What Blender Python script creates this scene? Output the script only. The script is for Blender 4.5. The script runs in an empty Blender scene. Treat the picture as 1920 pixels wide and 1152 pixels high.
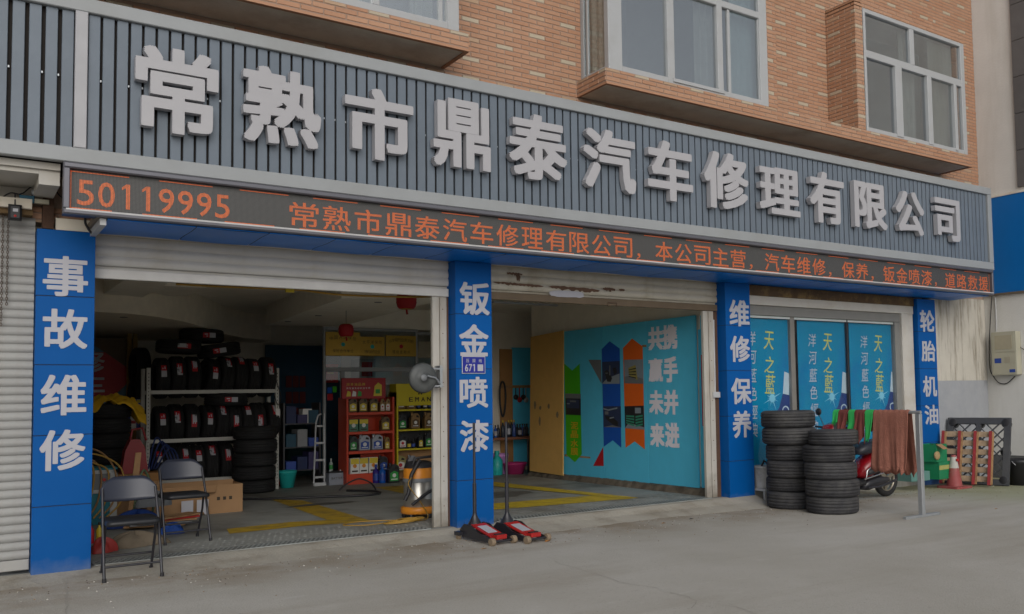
import bpy, math, random
from mathutils import Vector, Matrix
random.seed(7)
PI = math.pi
scene = bpy.context.scene
COL = scene.collection
# ---------------------------------------------------------------- camera, sky, sun, exposure
F, CX, CY, YAW, PIT, ROL = 1716.3, 1152.1, 640.7, .6327, .0587, -.0183
CAM = Vector((0, -8.773, 1.38))
_f = Vector((math.sin(YAW) * math.cos(PIT), math.cos(YAW) * math.cos(PIT), math.sin(PIT)))
_r0 = Vector((math.cos(YAW), -math.sin(YAW), 0)); _u0 = _r0.cross(_f)
_r = math.cos(ROL) * _r0 + math.sin(ROL) * _u0
_u = -math.sin(ROL) * _r0 + math.cos(ROL) * _u0
cd = bpy.data.cameras.new('camera'); cam = bpy.data.objects.new('camera', cd); COL.objects.link(cam)
cam.matrix_world = Matrix(((_r.x, _u.x, -_f.x, CAM.x), (_r.y, _u.y, -_f.y, CAM.y), (_r.z, _u.z, -_f.z, CAM.z), (0, 0, 0, 1)))
cd.sensor_width = 36; cd.lens = F / 1920 * 36
cd.shift_x = -(CX - 960) / 1920; cd.shift_y = (CY - 576) / 1920
cd.clip_start = .05; cd.clip_end = 3000
scene.camera = cam
W = bpy.data.worlds.new('World'); scene.world = W; W.use_nodes = True
nt = W.node_tree; nt.nodes.clear()
sky = nt.nodes.new('ShaderNodeTexSky'); sky.sky_type = 'NISHITA'; sky.sun_disc = False
SUN_EL, SUN_AZ = math.radians(29), math.radians(200)      # azimuth clockwise from +Y
sky.sun_elevation = SUN_EL; sky.sun_rotation = SUN_AZ; sky.air_density = 1.0; sky.dust_density = 3.0
hs = nt.nodes.new('ShaderNodeHueSaturation'); hs.inputs['Saturation'].default_value = .22
bg = nt.nodes.new('ShaderNodeBackground'); bg.inputs['Strength'].default_value = .14
wo = nt.nodes.new('ShaderNodeOutputWorld')
nt.links.new(sky.outputs[0], hs.inputs['Color']); nt.links.new(hs.outputs[0], bg.inputs['Color']); nt.links.new(bg.outputs[0], wo.inputs[0])
sl = bpy.data.lights.new('sun', 'SUN'); sl.energy = 1.0; sl.angle = math.radians(55); sl.color = (1, .96, .9)
so = bpy.data.objects.new('sun', sl); COL.objects.link(so)
sd = Vector((math.sin(SUN_AZ) * math.cos(SUN_EL), math.cos(SUN_AZ) * math.cos(SUN_EL), math.sin(SUN_EL)))
so.rotation_euler = sd.to_track_quat('Z', 'Y').to_euler(); so.location = (0, -20, 20)
scene.view_settings.view_transform = 'Standard'; scene.view_settings.look = 'None'
scene.view_settings.exposure = -.45; scene.view_settings.gamma = 1.0
scene.view_settings.use_curve_mapping = False
scene.render.engine = 'CYCLES'
scene.cycles.max_bounces = 8; scene.cycles.transparent_max_bounces = 12

# ---------------------------------------------------------------- points of the place
def at(px, py, ax, v=0.0):
    d = _f + _r * ((px - CX) / F) + _u * ((CY - py) / F)
    if ax == 'G':
        t = -(CAM.z + .009 * CAM.x) / (d.z + .009 * d.x)
    else:
        i = 'XYZ'.index(ax); t = (v - CAM[i]) / d[i]
    return CAM + d * t
def gz(x): return -.009 * x
FZ = .03          # shop floor height

# ---------------------------------------------------------------- materials
MATS = {}
def srgb(c): return tuple((x / 12.92 if x <= .04045 else ((x + .055) / 1.055) ** 2.4) for x in c)
def M(name, col, rough=.6, metal=0.0, var=.12, scale=6.0, bump=0.0, bscale=60.0, dirt=None, dscale=1.5, damt=.5, spec=.4, coat=0.0, streak=False):
    if name in MATS: return MATS[name]
    m = bpy.data.materials.new(name); m.use_nodes = True; n = m.node_tree; b = n.nodes['Principled BSDF']
    b.inputs['Roughness'].default_value = rough; b.inputs['Metallic'].default_value = metal
    b.inputs['Specular IOR Level'].default_value = spec; b.inputs['Coat Weight'].default_value = coat
    tc = n.nodes.new('ShaderNodeTexCoord')
    src = tc.outputs['Object']
    if streak:
        mp = n.nodes.new('ShaderNodeMapping'); mp.inputs['Scale'].default_value = (1, 1, .12)
        n.links.new(src, mp.inputs[0]); dsrc = mp.outputs[0]
    else: dsrc = src
    nz = n.nodes.new('ShaderNodeTexNoise'); nz.inputs['Scale'].default_value = scale; nz.inputs['Detail'].default_value = 6
    n.links.new(src, nz.inputs['Vector'])
    oi = n.nodes.new('ShaderNodeObjectInfo')
    ad = n.nodes.new('ShaderNodeMath'); ad.operation = 'MULTIPLY_ADD'; ad.inputs[1].default_value = .35; 
    n.links.new(oi.outputs['Random'], ad.inputs[0]); n.links.new(nz.outputs[0], ad.inputs[2])
    rp = n.nodes.new('ShaderNodeMapRange'); rp.inputs[1].default_value = .3; rp.inputs[2].default_value = 1.05
    rp.inputs[3].default_value = 1 - var; rp.inputs[4].default_value = 1 + var
    n.links.new(ad.outputs[0], rp.inputs[0])
    mx = n.nodes.new('ShaderNodeVectorMath'); mx.operation = 'SCALE'; mx.inputs[0].default_value = col[:3]
    n.links.new(rp.outputs[0], mx.inputs['Scale'])
    out = mx.outputs[0]
    if dirt is not None:
        n2 = n.nodes.new('ShaderNodeTexNoise'); n2.inputs['Scale'].default_value = dscale; n2.inputs['Detail'].default_value = 9; n2.inputs['Roughness'].default_value = .65
        n.links.new(dsrc, n2.inputs['Vector'])
        r2 = n.nodes.new('ShaderNodeMapRange'); r2.inputs[1].default_value = .48; r2.inputs[2].default_value = .68; r2.inputs[4].default_value = damt
        n.links.new(n2.outputs[0], r2.inputs[0])
        mm = n.nodes.new('ShaderNodeMix'); mm.data_type = 'RGBA'
        n.links.new(r2.outputs[0], mm.inputs[0]); n.links.new(out, mm.inputs[6]); mm.inputs[7].default_value = (*dirt, 1)
        out = mm.outputs[2]
    n.links.new(out, b.inputs['Base Color'])
    if bump:
        nb = n.nodes.new('ShaderNodeTexNoise'); nb.inputs['Scale'].default_value = bscale; nb.inputs['Detail'].default_value = 4
        n.links.new(src, nb.inputs['Vector'])
        bp = n.nodes.new('ShaderNodeBump'); bp.inputs['Strength'].default_value = bump; bp.inputs['Distance'].default_value = .01
        n.links.new(nb.outputs[0], bp.inputs['Height']); n.links.new(bp.outputs[0], b.inputs['Normal'])
    MATS[name] = m
    return m
def glass(name, tint=(.9, .95, .95), refl=.12, rough=.0):
    if name in MATS: return MATS[name]
    m = bpy.data.materials.new(name); m.use_nodes = True; n = m.node_tree; n.nodes.clear()
    o = n.nodes.new('ShaderNodeOutputMaterial'); tr = n.nodes.new('ShaderNodeBsdfTransparent'); gl = n.nodes.new('ShaderNodeBsdfGlossy')
    tr.inputs[0].default_value = (*tint, 1); gl.inputs['Roughness'].default_value = rough; gl.inputs[0].default_value = (.95, .97, 1, 1)
    lw = n.nodes.new('ShaderNodeLayerWeight'); lw.inputs[0].default_value = .5
    pw = n.nodes.new('ShaderNodeMath'); pw.operation = 'POWER'; pw.inputs[1].default_value = 5; n.links.new(lw.outputs['Facing'], pw.inputs[0])
    a = n.nodes.new('ShaderNodeMath'); a.operation = 'MULTIPLY_ADD'; a.inputs[1].default_value = .96 - refl; a.inputs[2].default_value = .02 + refl; a.use_clamp = True
    n.links.new(pw.outputs[0], a.inputs[0])
    mx = n.nodes.new('ShaderNodeMixShader')
    n.links.new(a.outputs[0], mx.inputs[0]); n.links.new(tr.outputs[0], mx.inputs[1]); n.links.new(gl.outputs[0], mx.inputs[2]); n.links.new(mx.outputs[0], o.inputs[0])
    MATS[name] = m; return m
def dots(name, on, off, emit, pitch):
    """lattice of round diodes; 'emit' is the light given by each lit diode"""
    m = bpy.data.materials.new(name); m.use_nodes = True; n = m.node_tree; b = n.nodes['Principled BSDF']
    tc = n.nodes.new('ShaderNodeTexCoord'); sx = n.nodes.new('ShaderNodeSeparateXYZ'); n.links.new(tc.outputs['Object'], sx.inputs[0])
    sq = []
    for k in (0, 2):
        d = n.nodes.new('ShaderNodeMath'); d.operation = 'DIVIDE'; d.inputs[1].default_value = pitch; n.links.new(sx.outputs[k], d.inputs[0])
        fr = n.nodes.new('ShaderNodeMath'); fr.operation = 'FRACT'; n.links.new(d.outputs[0], fr.inputs[0])
        s = n.nodes.new('ShaderNodeMath'); s.operation = 'SUBTRACT'; s.inputs[1].default_value = .5; n.links.new(fr.outputs[0], s.inputs[0])
        p = n.nodes.new('ShaderNodeMath'); p.operation = 'POWER'; p.inputs[1].default_value = 2; n.links.new(s.outputs[0], p.inputs[0]); sq.append(p)
    a = n.nodes.new('ShaderNodeMath'); a.operation = 'ADD'; n.links.new(sq[0].outputs[0], a.inputs[0]); n.links.new(sq[1].outputs[0], a.inputs[1])
    l = n.nodes.new('ShaderNodeMath'); l.operation = 'LESS_THAN'; l.inputs[1].default_value = .16; n.links.new(a.outputs[0], l.inputs[0])
    mm = n.nodes.new('ShaderNodeMix'); mm.data_type = 'RGBA'; n.links.new(l.outputs[0], mm.inputs[0])
    mm.inputs[6].default_value = (*off, 1); mm.inputs[7].default_value = (*on, 1); n.links.new(mm.outputs[2], b.inputs['Base Color'])
    b.inputs['Roughness'].default_value = .5
    if emit:
        e = n.nodes.new('ShaderNodeMath'); e.operation = 'MULTIPLY'; e.inputs[1].default_value = emit; n.links.new(l.outputs[0], e.inputs[0])
        n.links.new(e.outputs[0], b.inputs['Emission Strength']); b.inputs['Emission Color'].default_value = (1, .13, .02, 1)
    MATS[name] = m; return m

# ---------------------------------------------------------------- mesh builder and scene tree
def tag(o, label=None, cat=None, group=None, kind=None):
    if label: o['label'] = label
    if cat: o['category'] = cat
    if group: o['group'] = group
    if kind: o['kind'] = kind
    return o
def mw(o):
    m = Matrix.Identity(4)
    while o is not None:
        m = (Matrix.Translation(o.location) @ o.rotation_euler.to_matrix().to_4x4() @ Matrix.Diagonal((*o.scale, 1))) @ m
        o = o.parent
    return m
def thing(name, label, cat, loc=(0, 0, 0), rz=0.0, group=None, kind=None):
    o = bpy.data.objects.new(name, None); COL.objects.link(o); o.location = loc; o.rotation_euler = (0, 0, rz)
    o.empty_display_size = .1
    return tag(o, label, cat, group, kind)
class MB:
    def __init__(s): s.v = []; s.f = []; s.m = []; s.sm = []
    def add(s, vs, fs, mi=0, smooth=False):
        b = len(s.v); s.v += [tuple(v) for v in vs]
        for f in fs: s.f.append([b + i for i in f]); s.m.append(mi); s.sm.append(smooth)
        return s
    def box(s, x0, y0, z0, x1, y1, z1, mi=0):
        x0, x1 = sorted((x0, x1)); y0, y1 = sorted((y0, y1)); z0, z1 = sorted((z0, z1))
        v = [(x, y, z) for z in (z0, z1) for y in (y0, y1) for x in (x0, x1)]
        return s.add(v, [(0, 2, 3, 1), (4, 5, 7, 6), (0, 1, 5, 4), (2, 6, 7, 3), (0, 4, 6, 2), (1, 3, 7, 5)], mi)
    def bbox(s, x0, y0, z0, x1, y1, z1, b=.004, mi=0):
        """box with bevelled front (-Y) edges and vertical edges"""
        x0, x1 = sorted((x0, x1)); y0, y1 = sorted((y0, y1)); z0, z1 = sorted((z0, z1))
        v = []
        for (yy, i) in ((y0, b), (y0 + b, 0), (y1, 0)):
            v += [(x0 + i, yy, z0 + i), (x1 - i, yy, z0 + i), (x1 - i, yy, z1 - i), (x0 + i, yy, z1 - i)]
        f = [(0, 1, 2, 3), (11, 10, 9, 8)]
        for k in (0, 4):
            for j in range(4):
                j2 = (j + 1) % 4; f.append((k + j, k + 4 + j, k + 4 + j2, k + j2))
        return s.add(v, f, mi)
    def obox(s, c, hx, hy, hz, R=None, mi=0):
        R = R or Matrix.Identity(3); c = Vector(c)
        v = [c + R @ Vector((sx * hx, sy * hy, sz * hz)) for sz in (-1, 1) for sy in (-1, 1) for sx in (-1, 1)]
        return s.add(v, [(0, 2, 3, 1), (4, 5, 7, 6), (0, 1, 5, 4), (2, 6, 7, 3), (0, 4, 6, 2), (1, 3, 7, 5)], mi)
    def quad(s, a, b, c, d, mi=0): return s.add([a, b, c, d], [(0, 1, 2, 3)], mi)
    def poly(s, pts, mi=0): return s.add(pts, [tuple(range(len(pts)))], mi)
    def prism(s, pts, off, mi=0):
        n = len(pts); off = Vector(off); p = [Vector(q) for q in pts]
        f = [tuple(range(n)), tuple(range(2 * n - 1, n - 1, -1))]
        for i in range(n): j = (i + 1) % n; f.append((i, i + n, j + n, j))
        return s.add(p + [q + off for q in p], f, mi)
    def tube(s, path, r, n=8, mi=0, closed=False, cap=True):
        P = [Vector(p) for p in path]; k = len(P); rings = []
        up = None
        for i in range(k):
            t = (P[(i + 1) % k] - P[i - 1]) if closed else (P[min(i + 1, k - 1)] - P[max(i - 1, 0)])
            t.normalize()
            if up is None: up = Vector((0, 0, 1)) if abs(t.z) < .9 else Vector((1, 0, 0))
            a = t.cross(up)
            if a.length < 1e-5: a = t.orthogonal()
            a.normalize(); b = a.cross(t); up = b if b.length > .1 else up
            rr = r[i] if isinstance(r, (list, tuple)) else r
            rings.append([P[i] + (a * math.cos(2 * PI * j / n) + b * math.sin(2 * PI * j / n)) * rr for j in range(n)])
        v = [q for g in rings for q in g]; f = []
        for i in range(k if closed else k - 1):
            i2 = (i + 1) % k
            for j in range(n): j2 = (j + 1) % n; f.append((i * n + j, i * n + j2, i2 * n + j2, i2 * n + j))
        s.add(v, f, mi, True)
        if cap and not closed:
            s.add([q for q in rings[0]], [tuple(range(n))[::-1]], mi); s.add([q for q in rings[-1]], [tuple(range(n))], mi)
        return s
    def lathe(s, prof, c=(0, 0, 0), n=24, axis='Z', mi=0, smooth=True, closed=False):
        c = Vector(c); v = []; k = len(prof)
        for j in range(n):
            a = 2 * PI * j / n; ca, sa = math.cos(a), math.sin(a)
            for (r, h) in prof:
                p = {'Z': (r * ca, r * sa, h), 'X': (h, r * ca, r * sa), 'Y': (r * sa, h, r * ca)}[axis]
                v.append(c + Vector(p))
        f = []
        for j in range(n):
            j2 = (j + 1) % n
            for i in range(k if closed else k - 1):
                i2 = (i + 1) % k; f.append((j * k + i, j2 * k + i, j2 * k + i2, j * k + i2))
        s.add(v, f, mi, smooth)
        if not closed:
            for e in (0, k - 1):
                if prof[e][0] > 1e-4: s.add([v[j * k + e] for j in range(n)], [tuple(range(n)) if e else tuple(range(n))[::-1]], mi)
        return s
    def grid(s, fn, nu, nv, mi=0, smooth=True):
        v = [fn(i / nu, j / nv) for i in range(nu + 1) for j in range(nv + 1)]
        f = [(i * (nv + 1) + j, (i + 1) * (nv + 1) + j, (i + 1) * (nv + 1) + j + 1, i * (nv + 1) + j + 1) for i in range(nu) for j in range(nv)]
        return s.add(v, f, mi, smooth)
    def mesh(s, name, mats, inv=None):
        me = bpy.data.meshes.new(name)
        vs = s.v if inv is None else [inv @ Vector(v) for v in s.v]
        me.from_pydata([tuple(v) for v in vs], [], s.f)
        for m in (mats if isinstance(mats, (list, tuple)) else [mats]): me.materials.append(m)
        me.polygons.foreach_set('material_index', s.m); me.polygons.foreach_set('use_smooth', s.sm); me.update()
        return me
    def build(s, name, mats, parent=None, local=False, label=None, cat=None, group=None, kind=None, solid=0.0, origin=None):
        inv = None
        if parent is not None and not local: inv = mw(parent).inverted()
        if parent is None and origin is not None: inv = Matrix.Translation(-Vector(origin))
        me = s.mesh(name, mats, inv)
        o = bpy.data.objects.new(name, me); COL.objects.link(o)
        if parent is not None: o.parent = parent
        elif origin is not None: o.location = origin
        if solid:
            md = o.modifiers.new('solid', 'SOLIDIFY'); md.thickness = solid; md.offset = 0
        return tag(o, label, cat, group, kind)
def inst(name, me, parent, loc=(0, 0, 0), rot=(0, 0, 0), scale=(1, 1, 1), label=None):
    o = bpy.data.objects.new(name, me); COL.objects.link(o); o.parent = parent; o.location = loc; o.rotation_euler = rot; o.scale = scale
    return tag(o, label)
def copy_tree(o, parent=None):
    c = o.copy(); COL.objects.link(c); c.parent = parent
    for ch in list(o.children): copy_tree(ch, c)
    return c
ORD = ['first', 'second', 'third', 'fourth', 'fifth', 'sixth', 'seventh', 'eighth', 'ninth', 'tenth', 'eleventh', 'twelfth', 'thirteenth']

# ---------------------------------------------------------------- lettering (Blender's own built-in font)
GC = {}
def glyph(text, depth):
    """vertices normalised to a unit box in x,y; z from -.5 to .5"""
    k = (text, depth > 0)
    if k in GC: return GC[k]
    cu = bpy.data.curves.new('glyph', 'FONT'); cu.body = text; cu.size = 1; cu.resolution_u = 3
    cu.extrude = .5 if depth > 0 else 0; cu.fill_mode = 'BOTH' if depth > 0 else 'FRONT'
    ob = bpy.data.objects.new('glyph', cu); me = bpy.data.meshes.new_from_object(ob)
    vs = [v.co.copy() for v in me.vertices]; fs = [tuple(p.vertices) for p in me.polygons]
    x0 = min(v.x for v in vs); x1 = max(v.x for v in vs); y0 = min(v.y for v in vs); y1 = max(v.y for v in vs)
    vs = [((v.x - x0) / (x1 - x0), (v.y - y0) / (y1 - y0), v.z) for v in vs]
    bpy.data.objects.remove(ob); bpy.data.curves.remove(cu); bpy.data.meshes.remove(me)
    GC[k] = (vs, fs, (x1 - x0) / (y1 - y0)); return GC[k]
def put(mb, text, o, ex, ey, n, depth=0.0, bold=0.0, mi=0):
    """text filling the box spanned from corner o by ex (width) and ey (height); extruded along n by depth.
    bold strokes: the glyph and shifted copies of it, no two of them with faces in one plane"""
    vs, fs, asp = glyph(text, depth); o = Vector(o); ex = Vector(ex); ey = Vector(ey); n = Vector(n)
    sh = [(0, 0)] if not bold else [(0, 0)] + [(bold * cx * (1 + .011 * j), bold * .8 * cy * (1 + .017 * ((j * 3) % 8))) for j, (cx, cy) in enumerate(((1, 1), (-1, 1), (1, -1), (-1, -1), (1.05, .04), (-1.05, -.05), (.03, 1.05), (-.04, -1.05)) if depth > 0 else ((1, 1), (-1, 1), (1, -1), (-1, -1)))]
    k = 1 / (1 + 2 * bold); ky = 1 / (1 + 1.6 * bold)
    for i, (sx, sy) in enumerate(sh):
        mb.add([o + ex * ((x + sx + bold) * k) + ey * ((y + sy + .8 * bold) * ky) + n * (((z + .5) * depth if depth > 0 else 0) + i * .00022) for x, y, z in vs], fs, mi)
    return mb
def text_fit(mb, text, o, ex, ey, n, depth=0, bold=0, mi=0):
    """keeps the text's own aspect; ey is the height vector"""
    vs, fs, asp = glyph(text, depth); return put(mb, text, o, Vector(ex).normalized() * Vector(ey).length * asp, ey, n, depth, bold, mi)
# ================================================================ materials of the place
m_white = M('white_paint', (.44, .45, .46), .45, var=.04, dirt=(.4, .38, .33), dscale=2.5, damt=.25)
m_alu = M('white_aluminium', (.30, .315, .325), .4, var=.05, dirt=(.23, .23, .215), dscale=1.2, damt=.35)
m_letter = M('letter_acrylic', (.40, .395, .415), .35, var=.03)
m_print = M('white_print', (.42, .42, .46), .4, var=.03)
m_slat = M('slate_slat', (.138, .168, .205), .42, var=.10, scale=3, dirt=(.19, .22, .26), dscale=3, damt=.3, bump=.05)
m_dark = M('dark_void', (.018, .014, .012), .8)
m_blue = M('blue_panel', (.0, .082, .31), .5, var=.06, scale=2, dirt=(.004, .095, .33), dscale=2.2, damt=.4, coat=0, spec=.15)
m_bluesof = M('blue_soffit', (.002, .16, .60), .34, var=.12, scale=1.5, bump=.25, bscale=2.2, coat=0, spec=.22, dirt=(.01, .15, .48), dscale=1.4, damt=.5)
def splash(m, col, h, amt):
    """road dirt splashed up from the ground: fades with height above the foot of the thing"""
    n = m.node_tree; b = n.nodes['Principled BSDF']; lk = b.inputs['Base Color'].links[0]; srcc = lk.from_socket
    tc = n.nodes.new('ShaderNodeTexCoord'); sx = n.nodes.new('ShaderNodeSeparateXYZ'); n.links.new(tc.outputs['Object'], sx.inputs[0])
    nz = n.nodes.new('ShaderNodeTexNoise'); nz.inputs['Scale'].default_value = 9; nz.inputs['Detail'].default_value = 8; n.links.new(tc.outputs['Object'], nz.inputs['Vector'])
    a = n.nodes.new('ShaderNodeMath'); a.operation = 'MULTIPLY_ADD'; a.inputs[1].default_value = -h * 1.6; n.links.new(nz.outputs[0], a.inputs[0]); n.links.new(sx.outputs[2], a.inputs[2])
    r = n.nodes.new('ShaderNodeMapRange'); r.inputs[1].default_value = -h * 1.0; r.inputs[2].default_value = h * .25; r.inputs[3].default_value = amt; r.inputs[4].default_value = 0; n.links.new(a.outputs[0], r.inputs[0])
    k = n.nodes.new('ShaderNodeMix'); k.data_type = 'RGBA'; n.links.new(r.outputs[0], k.inputs[0]); n.links.new(srcc, k.inputs[6]); k.inputs[7].default_value = (*col, 1); n.links.new(k.outputs[2], b.inputs['Base Color'])
splash(m_blue, (.22, .24, .26), .14, .4)
m_joint = M('joint_black', (.02, .022, .025), .8)
m_mortar = M('mortar', (.33, .235, .18), .9, bump=.2)
m_tiles = [M('brick_tile_a', (.44, .245, .150), .55, var=.09, scale=9, bump=.1), M('brick_tile_b', (.415, .22, .13), .55, var=.09, scale=9, bump=.1),
           M('brick_tile_pale', (.46, .39, .29), .55, var=.08, scale=9, bump=.1), M('brick_tile_buff', (.43, .29, .19), .55, var=.08, scale=9, bump=.1)]
m_plaster = M('ledge_plaster', (.80, .77, .69), .85, var=.10, scale=3, bump=.25, bscale=25, dirt=(.42, .34, .25), dscale=1.3, damt=.5)
m_shut = M('shutter_steel', (.33, .33, .32), .45, var=.08, scale=5, dirt=(.25, .21, .16), dscale=2.2, damt=.6, bump=.05)
m_shut_old = M('shutter_steel_rusty', (.40, .37, .30), .5, var=.1, scale=5, dirt=(.17, .075, .03), dscale=1.6, damt=.85, bump=.08)
m_guide = M('guide_painted', (.44, .42, .38), .5, var=.1, dirt=(.22, .14, .07), dscale=3.5, damt=.6, streak=True)
m_rust = M('rusty_iron', (.10, .055, .035), .8, var=.3, bump=.3)
m_beige = M('interior_plaster', (.78, .73, .63), .85, var=.08, dirt=(.64, .57, .46), dscale=.8, damt=.5)
m_ceil = M('ceiling_paint', (.80, .76, .67), .85, var=.08, dirt=(.66, .60, .50), dscale=.7, damt=.5)
m_conc = M('concrete', (.46, .445, .41), .88, var=.10, scale=1.6, bump=.35, bscale=70, dirt=(.36, .33, .28), dscale=.5, damt=.8)
m_sill = M('concrete_sill', (.37, .345, .295), .9, var=.16, scale=6, bump=.6, bscale=40, dirt=(.17, .14, .10), dscale=3, damt=.6)
m_render = M('weathered_render', (.37, .36, .33), .88, var=.1, scale=4, bump=.3, bscale=30, dirt=(.17, .15, .115), dscale=3.4, damt=.75, streak=True)
m_render_clean = M('patched_render', (.31, .32, .34), .85, var=.08, scale=5, bump=.3, bscale=18, dirt=(.26, .28, .31), dscale=3, damt=.5)
m_side = M('neighbour_render', (.68, .67, .64), .88, var=.08, scale=2, bump=.3, bscale=30, dirt=(.52, .50, .45), dscale=1.6, damt=.6, streak=True)
m_stone = M('dark_stone', (.13, .125, .125), .6, var=.15, bump=.15)
m_galv = M('galvanised_steel', (.42, .44, .46), .35, metal=.6, var=.1, scale=14)
m_blackp = M('black_plastic', (.022, .022, .025), .45, var=.15, bump=.08)
m_blackm = M('black_metal', (.02, .02, .026), .35, var=.1, spec=.6)
m_rub = M('rubber', (.038, .038, .042), .75, var=.2, scale=5, bump=.25, bscale=30, dirt=(.085, .082, .075), dscale=5, damt=.55)
m_red = M('red_paint', (.42, .018, .016), .4, var=.15, dirt=(.2, .02, .02), damt=.5)
m_redd = M('red_print', (.42, .012, .02), .5, var=.05)
m_yel = M('yellow_paint', (.55, .36, .015), .5, var=.1)
m_orange = M('orange_plastic', (.60, .22, .02), .4, var=.08)
m_green = M('green_plastic', (.03, .30, .08), .45, var=.1)
m_wood = M('raw_wood', (.36, .21, .10), .75, var=.2, scale=18, bump=.2, dirt=(.16, .08, .04), dscale=5, damt=.7)
m_card = M('cardboard', (.34, .20, .10), .85, var=.1, scale=5, bump=.1)
m_teal = M('teal_plastic', (.02, .38, .36), .4, var=.05)
m_glass = glass('window_glass', (.80, .85, .86), .28)
m_gl2 = glass('shop_glass', (.93, .97, .98), .07)
m_gl3 = glass('partition_glass', (.9, .93, .93), .03)
m_curt = M('curtain', (.42, .40, .37), .9, var=.15, scale=10)
m_lace = M('lace_curtain', (.36, .30, .24), .9, var=.35, scale=22)
m_floor = M('shop_floor', (.235, .24, .225), .6, var=.2, scale=3, dirt=(.09, .078, .06), dscale=.9, damt=.85, bump=.2, bscale=20)
m_linepaint = M('floor_line_yellow', (.40, .26, .02), .6, var=.2, scale=8, dirt=(.13, .10, .05), dscale=5, damt=.85)

def ground_mat():
    """concrete forecourt: fine grit, long drag marks, brown dirt washed against the sill, a mossy patch on the right"""
    m = bpy.data.materials.new('forecourt_concrete'); m.use_nodes = True; n = m.node_tree; b = n.nodes['Principled BSDF']; b.inputs['Roughness'].default_value = .9; b.inputs['Specular IOR Level'].default_value = .25
    L = n.links.new; tc = n.nodes.new('ShaderNodeTexCoord'); src = tc.outputs['Object']
    def noise(sc, det=6, st=(1, 1, 1), rough=.6, off=0):
        mp = n.nodes.new('ShaderNodeMapping'); mp.inputs['Scale'].default_value = st; mp.inputs['Location'].default_value = (off, off, 0); L(src, mp.inputs[0])
        z = n.nodes.new('ShaderNodeTexNoise'); z.inputs['Scale'].default_value = sc; z.inputs['Detail'].default_value = det; z.inputs['Roughness'].default_value = rough; L(mp.outputs[0], z.inputs['Vector']); return z.outputs[0]
    def rng(v, a, c, lo=0, hi=1):
        r = n.nodes.new('ShaderNodeMapRange'); r.inputs[1].default_value = a; r.inputs[2].default_value = c; r.inputs[3].default_value = lo; r.inputs[4].default_value = hi; L(v, r.inputs[0]); return r.outputs[0]
    def mth(op, a, c):
        k = n.nodes.new('ShaderNodeMath'); k.operation = op
        for i, q in enumerate((a, c)):
            if isinstance(q, (int, float)): k.inputs[i].default_value = q
            else: L(q, k.inputs[i])
        return k.outputs[0]
    def mix(f, A, B):
        k = n.nodes.new('ShaderNodeMix'); k.data_type = 'RGBA'
        if isinstance(f, (int, float)): k.inputs[0].default_value = f
        else: L(f, k.inputs[0])
        for i, q in ((6, A), (7, B)):
            if isinstance(q, tuple): k.inputs[i].default_value = (*q, 1)
            else: L(q, k.inputs[i])
        return k.outputs[2]
    c = mix(rng(noise(.45, 8), .35, .65), (.48, .465, .432), (.40, .38, .34))
    c = mix(rng(noise(.9, 7, (.25, 1.6, 1), .6, 7), .50, .72, 0, .55), c, (.31, .275, .225))
    sx = n.nodes.new('ShaderNodeSeparateXYZ'); L(src, sx.inputs[0])
    nearw = rng(mth('ADD', sx.outputs[1], mth('MULTIPLY', noise(.7, 5), 1.6)), -.9, .45)
    c = mix(mth('MULTIPLY', nearw, rng(noise(1.7, 8, (1, 1, 1), .65, 3), .38, .60, .15, .85)), c, (.25, .20, .14))
    right = mth('MULTIPLY', rng(sx.outputs[0], 10.4, 12.2), rng(mth('ADD', sx.outputs[1], mth('MULTIPLY', noise(1.1, 4), .8)), -2.4, -1.4))
    c = mix(mth('MULTIPLY', right, .55), c, (.27, .30, .14))
    c = mix(rng(noise(38, 3, (1, 1, 1), .7, 11), .60, .72, 0, .45), c, (.22, .20, .17))
    c = mix(rng(noise(9, 5, (.3, 1, 1), .7, 5), .62, .74, 0, .5), c, (.52, .51, .49))
    L(c, b.inputs['Base Color'])
    bp = n.nodes.new('ShaderNodeBump'); bp.inputs['Strength'].default_value = .5; bp.inputs['Distance'].default_value = .012; L(mth('ADD', noise(60, 4), mth('MULTIPLY', noise(5, 6), 1.5)), bp.inputs['Height']); L(bp.outputs[0], b.inputs['Normal'])
    return m
# ================================================================ ground and floors
g = MB()
N = 40
for (x0, x1) in ((-90, 90),):
    g.quad((x0, -120, gz(x0)), (x1, -120, gz(x1)), (x1, .4, gz(x1)), (x0, .4, gz(x0)))
g.quad((-90, .4, gz(-90)), (90, .4, gz(90)), (90, 60, gz(90) - .05), (-90, 60, gz(-90) - .05))
g.build('ground', ground_mat(), kind='structure')
# shop floor and the sloping concrete sill in front of it
g = MB(); g.box(-3, .08, -.15, 8.25, 9.2, FZ); g.box(8.25, .5, -.15, 9.6, 9.2, FZ - .004)
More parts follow.
